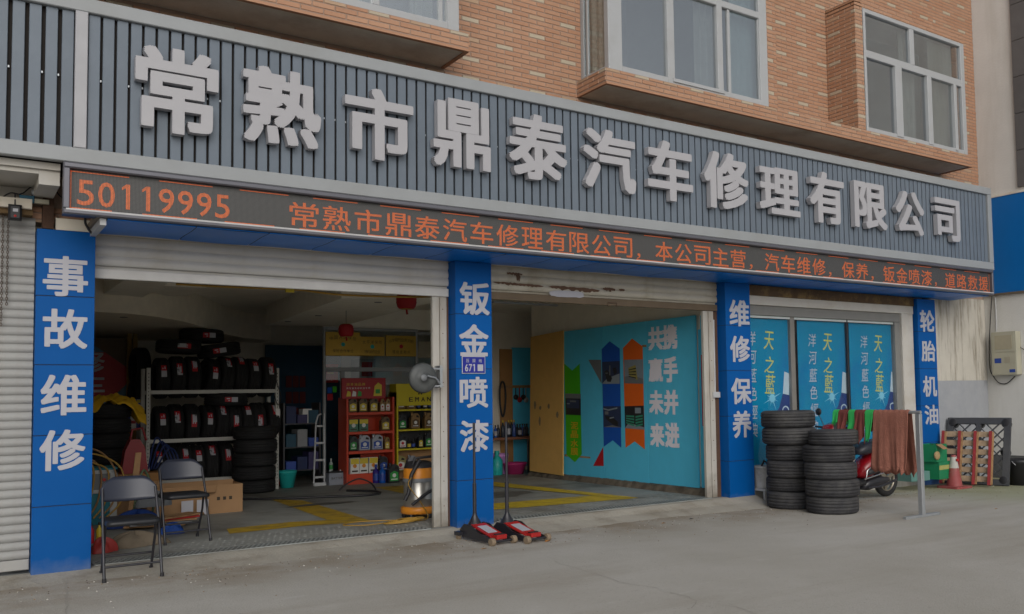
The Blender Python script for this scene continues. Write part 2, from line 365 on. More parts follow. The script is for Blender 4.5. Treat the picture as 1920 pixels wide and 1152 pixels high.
# raised studs of the floor plate near the doors (joined: far too many to single out)
floor = g.build('floor', m_floor, kind='structure')
g = MB()
for i in range(105):
    for j in range(7):
        for (xa, xb) in ((1.05, 4.3), (4.9, 8.1)):
            x = xa + .06 * i + (.03 if j % 2 else 0); y = .42 + j * .095
            if x < xb:
                s = .014 if (i + j) % 2 else -.014
                g.add([(x - .018, y - s, FZ), (x + .018, y + s, FZ), (x + .02, y + s + .006, FZ), (x - .016, y - s + .008, FZ), (x, y + .003, FZ + .003)],
                      [(0, 1, 4), (1, 2, 4), (2, 3, 4), (3, 0, 4)])
g.build('tread_bars', m_floor, floor, kind='stuff')
rn = random.Random(3)
g = MB(); NX = 150
row = [(.40, None), (.10, .0), (-.02, -.004), (-.22, None), (-.42, None)]
V = []
for i in range(NX + 1):
    x = -2.5 + 11.2 * i / NX; z0 = gz(x); top = FZ + .001
    e = .035 * math.sin(x * 2.1) + rn.uniform(-.012, .012)
    V += [(x, .085, top), (x, .0 + e * .3, top - .004), (x, -.16 + e, z0 + (top - z0) * .45 + rn.uniform(-.003, .003)), (x, -.42 + e * 1.6, z0 + .001), (x, -.60 + e, z0 - .02)]
Fc = [(i * 5 + j, i * 5 + j + 1, (i + 1) * 5 + j + 1, (i + 1) * 5 + j) for i in range(NX) for j in range(4)]
g.add(V, Fc, 0, False); g.build('sill_ramp', m_sill, kind='structure')
# grit and crumbs washed against the sill
g = MB(); rg = random.Random(12)
for i in range(900):
    x = rg.uniform(-.5, 13.5); y = -.35 - abs(rg.gauss(0, .55)); s = rg.uniform(.003, .011); z = gz(x) + .001; a = rg.uniform(0, 6)
    q = [(x + s * math.cos(a + k * 2.1), y + s * math.sin(a + k * 2.1) * .8, z) for k in range(3)] + [(x, y, z + s * .8)]
    g.add(q, [(0, 1, 3), (1, 2, 3), (2, 0, 3)], rg.randrange(3))
g.build('grit', [M('grit_dark', (.12, .10, .08), .9), M('grit_pale', (.45, .43, .39), .9), M('grit_brown', (.22, .16, .10), .9)], kind='stuff')
# slab joints and cracks in the forecourt
m_crk = M('crack_dark', (.31, .295, .265), .95, var=.3, scale=20)
def crack(pts, w, seed):
    r = random.Random(seed); P = [at(px, py, 'G') for px, py in pts]; Q = []
    for i in range(len(P) - 1):
        k = max(2, int((P[i + 1] - P[i]).length / .10))
        for j in range(k): Q.append(P[i].lerp(P[i + 1], j / k) + Vector((r.uniform(-.012, .012), r.uniform(-.012, .012), 0)))
    Q.append(P[-1]); g = MB(); V = []
    for i, q in enumerate(Q):
        t = (Q[min(i + 1, len(Q) - 1)] - Q[max(i - 1, 0)]).normalized(); e = Vector((-t.y, t.x, 0)) * w * .6 * r.uniform(.3, 1.0) / 2
        V += [(q.x + e.x, q.y + e.y, gz(q.x) + .0042), (q.x - e.x, q.y - e.y, gz(q.x) + .0042)]
    g.add(V, [(2 * i + 1, 2 * i + 3, 2 * i + 2, 2 * i) for i in range(len(Q) - 1)]); g.build('crack', m_crk, kind='structure')
crack([(123, 1088), (126, 1152), (128, 1190)], .007, 1)
crack([(1040, 1055), (1120, 1078), (1160, 1092), (1235, 1104)], .010, 2); crack([(1258, 1112), (1290, 1120), (1306, 1127), (1296, 1142)], .012, 3); crack([(1310, 1127), (1380, 1140), (1440, 1160)], .010, 4)
crack([(1500, 1040), (1640, 1012), (1800, 1002)], .008, 5); crack([(560, 1075), (680, 1072), (800, 1052), (1000, 1020)], .006, 6)
# drain covers in the two doorways
def drain(xa, xb, label):
    t = thing('drain_cover', label, 'drain cover', (xa, .2, FZ))
    g = MB(); g.box(xa, .088, FZ + .002, xb, .30, FZ + .009); g.build('plate', m_galv if False else M('drain_plate', (.30, .32, .31), .5, var=.15, dirt=(.12, .1, .08), damt=.5), t)
    g = MB(); n = int((xb - xa) / .045)
    for i in range(n):
        for j in range(4):
            x = xa + .03 + i * .045 + (.022 if j % 2 else 0); y = .115 + j * .048
            if x + .012 < xb: g.quad((x - .012, y - .011, FZ + .0105), (x + .012, y - .011, FZ + .0105), (x + .012, y + .011, FZ + .0105), (x - .012, y + .011, FZ + .0105))
    g.build('drain_holes', m_dark, t, kind='stuff')
drain(1.05, 4.10, 'perforated grey drain cover across the left doorway')
drain(4.87, 8.02, 'perforated grey drain cover across the middle doorway')
# painted yellow floor markings
g = MB(); Z = FZ + .004
P = lambda px, py: tuple(at(px, py, 'Z', Z))
g.poly([P(509, 937), P(566, 938), P(697, 977), P(613, 975)]); g.build('floor_marking', m_linepaint, kind='structure')
g = MB(); g.poly([P(430, 1001), P(559, 987), P(695, 978), P(612, 975.5), P(545, 979), P(425, 992)]); g.build('floor_marking', m_linepaint, kind='structure')
g = MB(); g.poly([P(702, 914), P(790, 908), P(800, 934), P(778, 930)]); g.build('floor_marking', m_linepaint, kind='structure')
for kq, q in enumerate(([(900, 958), (1197, 934), (1140, 927), (890, 947)], [(1197, 934), (1160, 934), (915, 911), (915, 903)])):
    g = MB(); g.poly([(P(*c)[0], P(*c)[1], Z + .004 * kq) for c in q]); g.build('floor_marking', M('floor_line_bright', (.5, .36, .02), .6, var=.2, scale=8, dirt=(.2, .15, .05), dscale=6, damt=.7), kind='structure')
# oil stains lying on the concrete and floor
def blob(cx, cy, rx, ry, z, m, name='stain', seed=1):
    r = random.Random(seed); n = 26; pts = []
    for i in range(n):
        a = 2 * PI * i / n; k = 1 + r.uniform(-.22, .22); x = cx + rx * k * math.cos(a); pts.append((x, cy + ry * k * math.sin(a), z if z else gz(x) + .0045))
    MB().poly(pts).build(name, m, kind='structure')
m_stain = M('oil_stain', (.10, .095, .085), .55, var=.3, scale=8)
blob(5.9, 2.6, .75, .55, FZ + .0015, m_stain, seed=2)
blob(4.0, 3.2, .5, .10, FZ + .0085, m_stain, seed=4)

# ================================================================ the building with the upper brick wall
BX0, BX1 = -4.0, 14.40
bld = thing('shop_building', 'orange brick-tiled shop building with white bay windows above the grey sign', 'building', (5, .1, 0))
g = MB()
WB, WF = .34, .112
def wallbox(x0, x1, z0, z1): g.box(x0, WF, z0, x1, WB, z1)
wallbox(BX0, BX1, 2.9, 5.12); wallbox(4.18, 6.10, 5.12, 9.2); wallbox(8.70, 10.60, 5.12, 9.2); wallbox(13.15, BX1, 5.12, 9.2); wallbox(10.6, 13.15, 7.0, 9.2)
wallbox(BX0, 1.2, 5.12, 9.2)
g.build('wall', m_mortar, bld)
# window ledges
LF = -.49
for (xa, xb) in ((BX0, 4.30), (6.03, 13.29)):
    g = MB(); g.box(xa, LF + .012, 4.962, xb - .012, WF, 5.125)
    g.build('ledge', m_mortar, bld)
    g = MB(); g.box(xa, LF + .05, 4.945, xb - .045, WF - .002, 4.9605); g.build('ledge_underside', m_plaster, bld)
    g = MB(); g.box(xa, LF + .002, 4.935, xb, LF + .049, 4.9615); g.box(xb - .043, LF + .0495, 4.935, xb, WF - .003, 4.9615)
    if xa > 0: g.box(xa - .002, LF + .0495, 4.935, xa + .03, WF - .003, 4.9612)
    g.build('ledge_rim', m_tiles[1], bld)
# piers and box walls of the bays
g = MB(); g.box(8.70, -.438, 5.126, 8.87, .111, 9.2); g.box(10.535, -.438, 5.126, 10.69, .111, 7.06); g.box(10.535, -.438, 6.96, 13.24, .111, 7.06)
g.box(10.69, -.40, 7.0, 13.2, .11, 7.055)
g.build('bay_wall', m_mortar, bld)
# tiles
TW, TH, JX, JZ = .205, .045, .215, .0553
tiles = []     # (origin corner, u, w, n, mat)
def tile_face(o, u, L, z0, z1, n, phase=0.0):
    u = Vector(u); n = Vector(n); o = Vector(o)
    k0 = int(math.floor(z0 / JZ)); k1 = int(math.ceil(z1 / JZ))
    for k in range(k0, k1):
        za = k * JZ; zb = za + TH
        za2, zb2 = max(za, z0), min(zb, z1)
        if zb2 - za2 < .012: continue
        off = phase + (JX / 2 if k % 2 else 0)
        i0 = int(math.floor((0 - off) / JX)) - 1
        for i in range(i0, int(L / JX) + 3):
            a, b = max(off + i * JX, 0), min(off + i * JX + TW, L)
            if b - a < .015: continue
            mi = (0 if rn.random() < .6 else 1)
            if k % 4 == 0 and i % 2 == 0: mi = 2 if ((i // 2) + k // 4) % 2 == 0 else 3
            tiles.append((o + u * a + Vector((0, 0, za2)), u, b - a, zb2 - za2, n, mi))
# each front span uses its own start; the phase keeps the bond running along the street
def front(x0, x1, z0, z1, y):
    ph = -(x0 % JX); tile_face((x0, y, 0), (1, 0, 0), x1 - x0, z0, z1, (0, -1, 0), ph)
front(BX0 + 3.5, BX1 - .01, 4.50, 4.93, WF); front(4.30, 6.03, 4.93, 5.13, WF); front(13.29, BX1, 4.93, 5.13, WF)
front(4.18, 6.09, 5.13, 8.6, WF); front(8.70, 10.53, 5.13, 8.6, WF); front(13.25, BX1, 5.13, 8.6, WF); front(10.53, 13.25, 7.06, 8.6, WF)
front(BX0 + 3.5, 4.298, 4.965, 5.12, LF + .012); front(6.035, 13.288, 4.965, 5.12, LF + .012)
front(8.70, 8.87, 5.13, 8.6, -.438); front(10.535, 10.69, 5.13, 7.055, -.438); front(10.69, 13.24, 6.965, 7.055, -.438)
tile_face((6.03, .11, 0), (0, -1, 0), .11 - LF - .012, 4.965, 5.12, (-1, 0, 0), .03)
tile_face((10.535, .11, 0), (0, -1, 0), .548, 5.13, 7.055, (-1, 0, 0), .05)
front(.56, 1.0, 2.9, 3.05, WF)
def scr(p):
    d = Vector(p) - CAM; k = d.dot(_f)
    return CX + F * d.dot(_r) / k, CY - F * d.dot(_u) / k
def tsize(t):
    a = scr(t[0]); b = scr(t[0] + t[1] * t[2]); c = scr(t[0] + Vector((0, 0, t[3])))
    if not (-5 < a[0] < 1925 and -5 < a[1] < 1157): return 0
    return math.hypot(b[0] - a[0], b[1] - a[1]) * math.hypot(c[0] - a[0], c[1] - a[1])
tiles = [t for t in tiles if -200 < scr(t[0])[1] < 1200]
tiles.sort(key=tsize, reverse=True)
def tile_mesh(mb, o, u, w, h, n, mi):
    b = .0035; D = .006; z = Vector((0, 0, 1))
    p = [o, o + u * w, o + u * w + z * h, o + z * h]
    q = [o + u * b + z * b + n * D, o + u * (w - b) + z * b + n * D, o + u * (w - b) + z * (h - b) + n * D, o + u * b + z * (h - b) + n * D]
    mb.add(p + q, [(4, 5, 6, 7), (0, 1, 5, 4), (1, 2, 6, 5), (2, 3, 7, 6), (3, 0, 4, 7)], mi)
tcache = {}
binv = mw(bld).inverted()
for t in tiles[:300]:
    o, u, w, h, n, mi = t
    key = (tuple(u), round(w, 3), round(h, 3), mi)
    if key not in tcache:
        g = MB(); tile_mesh(g, Vector((0, 0, 0)), u, w, h, n, 0); tcache[key] = g.mesh('tile', m_tiles[mi])
    j = n * rn.uniform(-.0012, .0008)
    inst('tile', tcache[key], bld, binv @ (o + j))
g = MB()
for o, u, w, h, n, mi in tiles[300:]: tile_mesh(g, o + n * rn.uniform(-.0012, .0008), u, w, h, n, mi)
g.build('tiles', m_tiles, bld, kind='stuff')
# rooms behind the bay windows
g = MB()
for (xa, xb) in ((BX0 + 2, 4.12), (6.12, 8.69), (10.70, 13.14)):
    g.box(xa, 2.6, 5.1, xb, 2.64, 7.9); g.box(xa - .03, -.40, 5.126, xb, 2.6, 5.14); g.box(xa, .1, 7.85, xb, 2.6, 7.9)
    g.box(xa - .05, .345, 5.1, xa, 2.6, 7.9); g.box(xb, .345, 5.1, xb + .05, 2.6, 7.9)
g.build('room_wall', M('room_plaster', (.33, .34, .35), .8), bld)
m_pvc = M('white_pvc', (.40, .41, .42), .35, var=.03, dirt=(.31, .30, .28), dscale=4, damt=.25)
def xw(px, py=100, y=-.45): return at(px, py, 'Y', y).x
def zw(px, py, y=-.45): return at(px, py, 'Y', y).z
# bay window in the middle
YF, YG = -.452, -.41
w2 = MB()
zb_, zt_ = 5.126, 8.6
zs = zw(1400, 22)
w2.bbox(6.09, YF - .006, zb_, 6.29, YF + .075, zt_, .008)
for a, b in ((xw(1252, 100), xw(1265, 100)), (xw(1347, 150), xw(1357, 150)), (xw(1426, 150), 8.695)): w2.bbox(a, YF, zb_ + .001, b, YF + .06, zt_, .006)
w2.bbox(6.29, YF + .002, zb_ + .002, 8.69, YF + .058, zb_ + .075, .006)
w2.bbox(6.29, YF + .003, zs - .04, 8.69, YF + .057, zs + .045, .006)
for a, b in ((6.99, 7.9),): w2.bbox(a + .06, YF - .014, zb_ + .03, b, YF + .001, zb_ + .075, .003)
w2.bbox(8.0, YF + .02, zb_ + .076, 8.045, YF + .05, zs - .041, .004)
w2.bbox(8.545, YF + .02, zb_ + .076, 8.58, YF + .05, zs - .041, .004)
w2.box(6.09, YF + .076, zb_, 6.13, .10, zb_ + .05); w2.box(6.092, .055, zb_ + .05, 6.128, .108, zt_); w2.box(6.094, -.03, zb_ + .05, 6.126, -.005, zt_)
win2 = w2.build('bay_window', m_pvc, bld)
MB().box(6.3, YG, zb_ + .07, 8.66, YG + .006, zt_).build('pane', m_glass, win2)
MB().box(6.108, YG + .08, zb_ + .05, 6.113, .05, zt_).build('pane', m_gl2, win2)
def curtain(x0, x1, y, z0, z1, m, amp=.03, freq=60, axis='X', parent=None):
    g = MB()
    if axis == 'X': fn = lambda u, v: (x0 + (x1 - x0) * u, y + amp * math.sin(freq * (x0 + (x1 - x0) * u)) , z0 + (z1 - z0) * v)
    else: fn = lambda u, v: (y + amp * math.sin(freq * (x0 + (x1 - x0) * u)), x0 + (x1 - x0) * u, z0 + (z1 - z0) * v)
    g.grid(fn, 60, 4); return g.build('curtain', m, parent)
curtain(7.55, 7.85, -.30, 5.15, 7.8, m_curt, parent=win2); curtain(8.18, 8.66, -.28, 5.15, 7.8, M('grey_blind', (.36, .42, .42), .8), amp=.004, parent=win2)
curtain(-.36, .09, 6.17, 5.15, 7.8, m_lace, amp=.012, freq=45, axis='Y', parent=win2)
# bay window on the right
w3 = MB(); x0, x1 = 10.70, 13.22
z3t = 6.955; zt3 = zw(1712, 128)
w3.bbox(x0, YF, zb_, x0 + .05, YF + .06, z3t, .005); w3.bbox(x1 - .10, YF, zb_, x1, YF + .06, z3t, .005)
w3.bbox(x0 + .05, YF + .001, z3t - .06, x1 - .1, YF + .058, z3t, .005); w3.bbox(x0 + .05, YF + .001, zb_, x1 - .1, YF + .058, zb_ + .07, .005)
w3.bbox(x0 + .05, YF + .002, zt3 - .055, x1 - .1, YF + .057, zt3 + .055, .005)
a, b = xw(1706, 80), xw(1714, 80); w3.bbox(a, YF + .003, zt3 + .055, b, YF + .055, z3t - .06, .005)
a, b = xw(1680, 200), xw(1692, 200); w3.bbox(a, YF - .012, zb_ + .03, b, YF + .05, zt3 - .056, .005)
a, b = xw(1740, 220), xw(1748, 220); w3.bbox(a, YF - .012, zb_ + .03, b, YF + .05, zt3 - .056, .005)
a, b = xw(1790, 230), xw(1795, 230); w3.bbox(a, YF - .01, zb_ + .03, b, YF + .05, zt3 - .056, .004)
win3 = w3.build('bay_window', m_pvc, bld)
MB().box(x0 + .03, YG, zb_ + .05, x1 - .06, YG + .006, z3t - .03).build('pane', m_glass, win3)
curtain(11.7, 12.1, -.28, 5.15, 6.9, m_curt, parent=win3); curtain(12.45, 13.1, -.30, 5.15, 6.9, M('beige_blind', (.30, .26, .21), .8), amp=.003, parent=win3)
MB().bbox(11.02, .55, 5.15, 11.07, .6, 6.9).bbox(11.5, .55, 5.15, 11.56, .6, 6.9).bbox(11.02, .56, 6.0, 11.56, .6, 6.06).build('inner_frame', m_pvc, win3)
# bay window on the left
w1 = MB(); xr = xw(861, 40); zt1 = 6.6
w1.bbox(xr - .13, YF, zb_, xr, YF + .07, zt1, .006); w1.bbox(1.0, YF + .001, zb_, xr - .13, YF + .06, zb_ + .08, .006)
for px in (700, 708): pass
a = xw(703, 10); w1.bbox(a - .02, YF + .002, zb_ + .08, a + .05, YF + .055, zt1, .005); w1.bbox(2.2, YF + .002, zb_ + .08, 2.27, YF + .055, zt1, .005)
a = xw(826, 20); w1.bbox(a - .005, YF + .012, zb_ + .08, a + .03, YF + .05, zt1, .004)
w1.box(xr - .05, YF + .071, zb_, xr - .002, .10, zt1)
w1.box(1.0, YF, zt1, xr, .1, zt1 + .1)
win1 = w1.build('bay_window', m_pvc, bld)
MB().box(1.0, YG, zb_ + .05, xr - .1, YG + .006, zt1).build('pane', m_glass, win1)
curtain(3.72, 4.0, -.3, 5.15, 6.5, m_curt, parent=win1)

# ================================================================ signboard
SF = -.657
sign = thing('signboard', 'long dark grey slatted shop sign with white raised Chinese characters', 'signboard', (7, -.6, 3.27))
SX0, SX1 = -1.6, 13.50
m_fr = m_alu
MB().box(SX0, -.585, 3.30, SX1 - .02, .108, 4.55).build('backing_box', m_dark, sign)
for nm, q in (('frame_bar', (SX0, 4.474, SX1, 4.587)), ('frame_bar', (SX0, 3.265, SX1, 3.382))):
    MB().bbox(q[0], SF, q[1], q[2], -.586, q[3], .006).build(nm, m_fr, sign)
MB().bbox(SX1 - .105, SF + .001, 3.383, SX1 - .001, -.587, 4.473, .005).build('frame_bar', m_fr, sign)
MB().bbox(.777, SF - .002, 3.383, .864, -.5875, 4.473, .005).build('divider_bar', M('white_divider', (.38, .38, .40), .4), sign)
sp = .0995; g = MB(); g.bbox(0, 0, 0, .080, .022, 1.088, .003); sm_ = g.mesh('slat', m_slat)
sinv = mw(sign).inverted()
clips = MB()
x = .872; xs = []
while x < SX1 - .19: xs.append(x); x += sp
x = .690
while x > -.9: xs.append(x); x -= .108
for x in xs:
    inst('slat', sm_, sign, sinv @ Vector((x, -.622 + rn.uniform(-.0015, .0015), 3.384)))
    if rn.random() < .7: zc = 3.384 + .56 + rn.uniform(-.004, .004); clips.box(x + .084, -.604, zc, x + .0945, -.592, zc + .016)
clips.build('slat_clips', m_galv, sign, kind='stuff')
CH = [('常', 251, 409.5, (333, 93), (328, 255)), ('熟', 452, 602, (496, 124), (584, 284)), ('市', 642, 775, (707, 167), (707, 303.5)),
      ('鼎', 807, 919.6, (865, 188), (909, 326)), ('泰', 948, 1063, (1006, 215.5), (1007, 341)), ('汽', 1087, 1192, (1132, 242.5), (1184, 367.5)),
      ('车', 1207.5, 1298.8, (1248, 264.4), (1259, 380)), ('修', 1313, 1403.3, (1335, 282), (1345, 393)), ('理', 1416.5, 1499.6, (1424, 308.7), (1495, 410)),
      ('有', 1511, 1582.7, (1545.8, 323), (1567, 424)), ('限', 1594.4, 1663, (1601.7, 337.8), (1655, 434.8)), ('公', 1672, 1733, (1711, 360.7), (1718, 444)),
      ('司', 1745.8, 1799.8, (1750, 368.7), (1788.8, 455.5))]
BK, FR = -.64, -.715
for ch, xl, xr_, t_, b_ in CH:
    X0 = at(xl, (t_[1] + b_[1]) / 2, 'Y', BK).x; X1 = at(xr_, (t_[1] + b_[1]) / 2, 'Y', FR).x
    z1 = at(*t_, 'Y', FR).z; z0 = at(*b_, 'Y', BK).z
    g = MB(); put(g, ch, (X0, BK, z0), (X1 - X0, 0, 0), (0, 0, z1 - z0), (0, -1, 0), BK - FR, .030)
    g.build('character', m_letter, sign)
# ================================================================ LED display
led = thing('led_display', 'long LED ticker with orange Chinese text mounted under the grey sign', 'LED display', (7, -.6, 2.86))
LX0, LX1, LZ0, LZ1 = .712, 13.46, 2.857, 3.262
m_ledf = M('led_frame', (.14, .14, .16), .35, metal=.4, var=.1)
MB().box(LX0 + .01, -.60, LZ0 + .01, LX1 - .01, -.47, LZ1 - .004).build('housing', m_blackm, led)
MB().bbox(LX0, -.665, LZ1 - .045, LX1, -.601, LZ1, .01).build('frame_bar', m_ledf, led)
MB().bbox(LX0, -.665, LZ0, LX1, -.601, LZ0 + .043, .01).build('frame_bar', m_ledf, led)
MB().bbox(LX0, -.664, LZ0 + .0435, LX0 + .045, -.602, LZ1 - .0455, .006).build('frame_bar', m_ledf, led)
MB().bbox(LX1 - .04, -.664, LZ0 + .0435, LX1, -.602, LZ1 - .0455, .006).build('frame_bar', m_ledf, led)
m_lip = M('led_lip', (.5, .5, .5), .3)
MB().box(LX0 + .02, -.667, LZ0 + .030, LX1 - .02, -.6655, LZ0 + .043).build('frame_lip', m_lip, led)
PT = .00985
MB().box(LX0 + .04, -.612, LZ0 + .043, LX1 - .04, -.6025, LZ1 - .046).build('screen', dots('led_off', (.105, .10, .098), (.022, .025, .024), 0, PT), led)
m_led = dots('led_lit', (.5, .15, .05), (.10, .035, .02), .48, PT)
g = MB(); YL = -.6135
zt, zb = LZ1 - .055, LZ0 + .052
xa = at(543, 392, 'Y', YL).x; xb_ = at(1853, 530, 'Y', YL).x
S = '常熟市鼎泰汽车修理有限公司，本公司主营，汽车维修，保养，钣金喷漆，道路救援'
pitch = (xb_ - xa) / (len(S) - .1)
for i, ch in enumerate(S):
    if ch == '，': put(g, ch, (xa + (i + .08) * pitch, YL, zb + .012), (.055, 0, 0), (0, 0, .065), (0, -1, 0)); continue
    put(g, ch, (xa + i * pitch, YL, zb + .018), (pitch * .87, 0, 0), (0, 0, .222), (0, -1, 0), 0, .008)
dg = '50119995'; da = at(142, 350, 'Y', YL).x; db = at(435, 385, 'Y', YL).x; dp = (db - da) / 8
for i, ch in enumerate(dg):
    if ch == '1':
        x1_, z1_ = da + i * dp + dp * .42, zb + .032; g.quad((x1_, YL, z1_), (x1_ + .030, YL, z1_), (x1_ + .030, YL, z1_ + .20), (x1_, YL, z1_ + .20)); g.quad((x1_ - .030, YL, z1_ + .150), (x1_ - .0005, YL, z1_ + .172), (x1_ - .0005, YL, z1_ + .199), (x1_ - .030, YL, z1_ + .172)); continue
    w = dp * (.42 if ch == '1' else .80); put(g, ch, (da + i * dp + (dp * .8 - w) / 2 + .01, YL, zb + .032), (w, 0, 0), (0, 0, .20), (0, -1, 0), 0, .004 if ch == '1' else .012)
# dashed border
dl, gp = at(243, 325, 'Y', YL).x - at(132, 314, 'Y', YL).x, at(299, 330, 'Y', YL).x - at(243, 325, 'Y', YL).x
x = LX0 + .048
while x < LX1 - .1:
    g.quad((x, YL, zt - .0098), (min(x + dl, LX1 - .05), YL, zt - .0098), (min(x + dl, LX1 - .05), YL, zt), (x, YL, zt)); x += dl + gp
x = LX0 + .048 - .12
while x < LX1 - .1:
    a_, b_ = max(x, LX0 + .048), min(x + dl, LX1 - .05); g.quad((a_, YL, zb), (b_, YL, zb), (b_, YL, zb + .0098), (a_, YL, zb + .0098)); x += dl + gp
for xx in (LX0 + .048, LX1 - .06): g.quad((xx, YL, zb), (xx + .0098, YL, zb), (xx + .0098, YL, zt), (xx, YL, zt))
g.build('display_text', m_led, led)

# ================================================================ blue soffit under the LED
sof = thing('canopy_soffit', 'blue glossy panelled soffit under the LED display', 'soffit', (7, -.3, 2.84))
xs = [1.02] + [1.68 + .59 * i for i in range(20)] + [13.40]
for a, b in zip(xs[:-1], xs[1:]):
    g = MB(); ph = a * 3.1
    def fn(u, v, a=a, b=b, ph=ph):
        xx = a + .004 + (b - a - .008) * u; yy = -.60 + .715 * v
        return (xx, yy, 2.846 - .010 * math.sin(PI * u) * math.sin(PI * v) + .004 * math.sin(xx * 5 + yy * 9))
    g.grid(fn, 6, 6); g.box(a + .004, -.602, 2.846, b - .004, -.598, 2.855); g.build('soffit_panel', m_bluesof, sof)
MB().box(1.02, -.60, 2.8545, 13.40, .112, 2.858).build('backing', m_joint, sof)
MB().box(.97, -.60, 2.80, 1.015, .10, 2.853).build('end_trim', m_white, sof)
MB().box(.95, -.63, 2.8575, 13.44, -.60, 2.90).box(.95, -.597, 2.8585, 13.4, .11, 2.90).build('carrier_frame', M('old_timber', (.20, .16, .11), .8, var=.3), sof)
g = MB(); g.box(SX0, -.56, 3.205, .70, -.53, 3.258); g.box(SX0, -.53, 3.17, .56, .108, 3.204); g.box(.561, -.53, 3.09, .70, .108, 3.204); g.box(SX0, .085, 3.06, .56, .109, 3.169); g.build('beam', M('white_beam', (.50, .48, .44), .7, dirt=(.3, .26, .2), damt=.5), bld)
MB().box(SX0, -.05, 2.98, .55, .108, 3.058).build('beam', m_beige, bld)

# ================================================================ pillars
def pillar(x0, x1, ztop, joints, texts, label, shade_side=True, yb=.16):
    t = thing('pillar', label, 'pillar', ((x0 + x1) / 2, 0, gz(x0)), group='blue lettered pillars between the shop bays')
    MB().box(x0 + .004, .004, gz(x0) - .05, x1 - .004, yb + .15, ztop - .003).build('core', m_joint, t)
    zs_ = [gz(x0) - .01] + joints[::-1] + [ztop]
    for a, b in zip(zs_[:-1], zs_[1:]):
        MB().bbox(x0, 0, a + .003, x1, .003, b - .003, .002).build('panel', m_blue, t)
        MB().box(x0 + .0005, .0035, a + .003, x0 + .0035, yb + .148, b - .003).build('panel', m_blue, t)
        MB().box(x1 - .0035, .0035, a + .003, x1 - .0005, yb + .148, b - .003).build('panel', m_blue, t)
    for ch, a, b, c, d in texts:
        X0 = at(a, (c + d) / 2, 'Y', -.003).x; X1 = at(b, (c + d) / 2, 'Y', -.003).x
        z1 = at((a + b) / 2, c, 'Y', -.003).z; z0 = at((a + b) / 2, d, 'Y', -.003).z
        g = MB(); put(g, ch, (X0, -.001, z0), (X1 - X0, 0, 0), (0, 0, z1 - z0), (0, -1, 0), .003, .025); g.build('character', m_print, t)
    return t
jz = lambda px, L: [at(px, y, 'Y', 0).z for y in L]
pillar(.592, 1.012, 2.835, jz(118, (556, 684.5, 816, 948)), [('事', 80.4, 165, 480.8, 556), ('故', 80, 164, 580, 654), ('维', 76, 162, 703, 779), ('修', 74, 160, 806, 882)],
       'blue pillar with white lettering beside the closed shutter, a folding chair at its foot')
pillar(4.355, 4.787, 2.84, jz(890, (590, 692, 797, 900)), [('钣', 862, 917.7, 530, 591), ('金', 861, 916, 608.5, 668), ('喷', 862, 915, 707, 765), ('漆', 862.6, 916.6, 788, 847.5)],
       'blue pillar with a house number plate between the two open doorways')
pillar(8.245, 8.694, 2.84, jz(1388, (611, 695.5, 780, 864)), [('维', 1367.5, 1404.7, 563, 612), ('修', 1369, 1406, 630, 679), ('保', 1371, 1408.7, 709, 758), ('养', 1373.7, 1408.7, 770.5, 821)],
       'blue lettered pillar between the open doorway and the poster window')
pillar(12.37, 12.834, 2.82, jz(1740, (622.6, 691.7, 761, 830)), [('轮', 1725, 1752, 582, 622.6), ('胎', 1727.7, 1753.7, 639, 678), ('机', 1730.5, 1756.5, 705, 744), ('油', 1734, 1759, 759.5, 796)],
       'blue lettered pillar beside the weathered wall and the leaning pallets')
# house number plate
pt = thing('number_plate', 'small blue and white house number plate reading 671 on the blue pillar', 'number plate', (4.55, -.01, 1.75))
a = at(866, 668, 'Y', -.008); b = at(910, 701, 'Y', -.008)
m_pl = M('plate_blue', (.012, .02, .24), .35)
MB().bbox(a.x, -.010, b.z, b.x, -.0042, a.z, .002).build('plate', m_print, pt)
MB().box(a.x + .008, -.0118, b.z + .008, b.x - .008, -.0104, a.z - .008).build('field', m_pl, pt)
g = MB(); w = b.x - a.x; h = a.z - b.z
for i, ch in enumerate('压顾线'): put(g, ch, (a.x + w * (.17 + .27 * i), -.0126, a.z - h * .36), (w * .13, 0, 0), (0, 0, h * .2), (0, -1, 0), 0, .01)
for i, ch in enumerate('67'): put(g, ch, (a.x + w * (.12 + .165 * i), -.0126, b.z + h * .13), (w * (.135 if ch != '1' else .07), 0, 0), (0, 0, h * .42), (0, -1, 0), 0, .03 if ch != '1' else .02)
x1_ = a.x + w * .50; g.quad((x1_, -.0126, b.z + h * .13), (x1_ + w * .045, -.0126, b.z + h * .13), (x1_ + w * .045, -.0126, b.z + h * .55), (x1_, -.0126, b.z + h * .55)); g.quad((x1_ - w * .05, -.0127, b.z + h * .44), (x1_ + .001, -.0127, b.z + h * .48), (x1_ + .001, -.0127, b.z + h * .55), (x1_ - w * .05, -.0127, b.z + h * .50))
g.quad((a.x + w * .66, -.0126, b.z + h * .15), (a.x + w * .9, -.0126, b.z + h * .15), (a.x + w * .9, -.0126, b.z + h * .53), (a.x + w * .66, -.0126, b.z + h * .53))
g.build('lettering', m_print, pt)

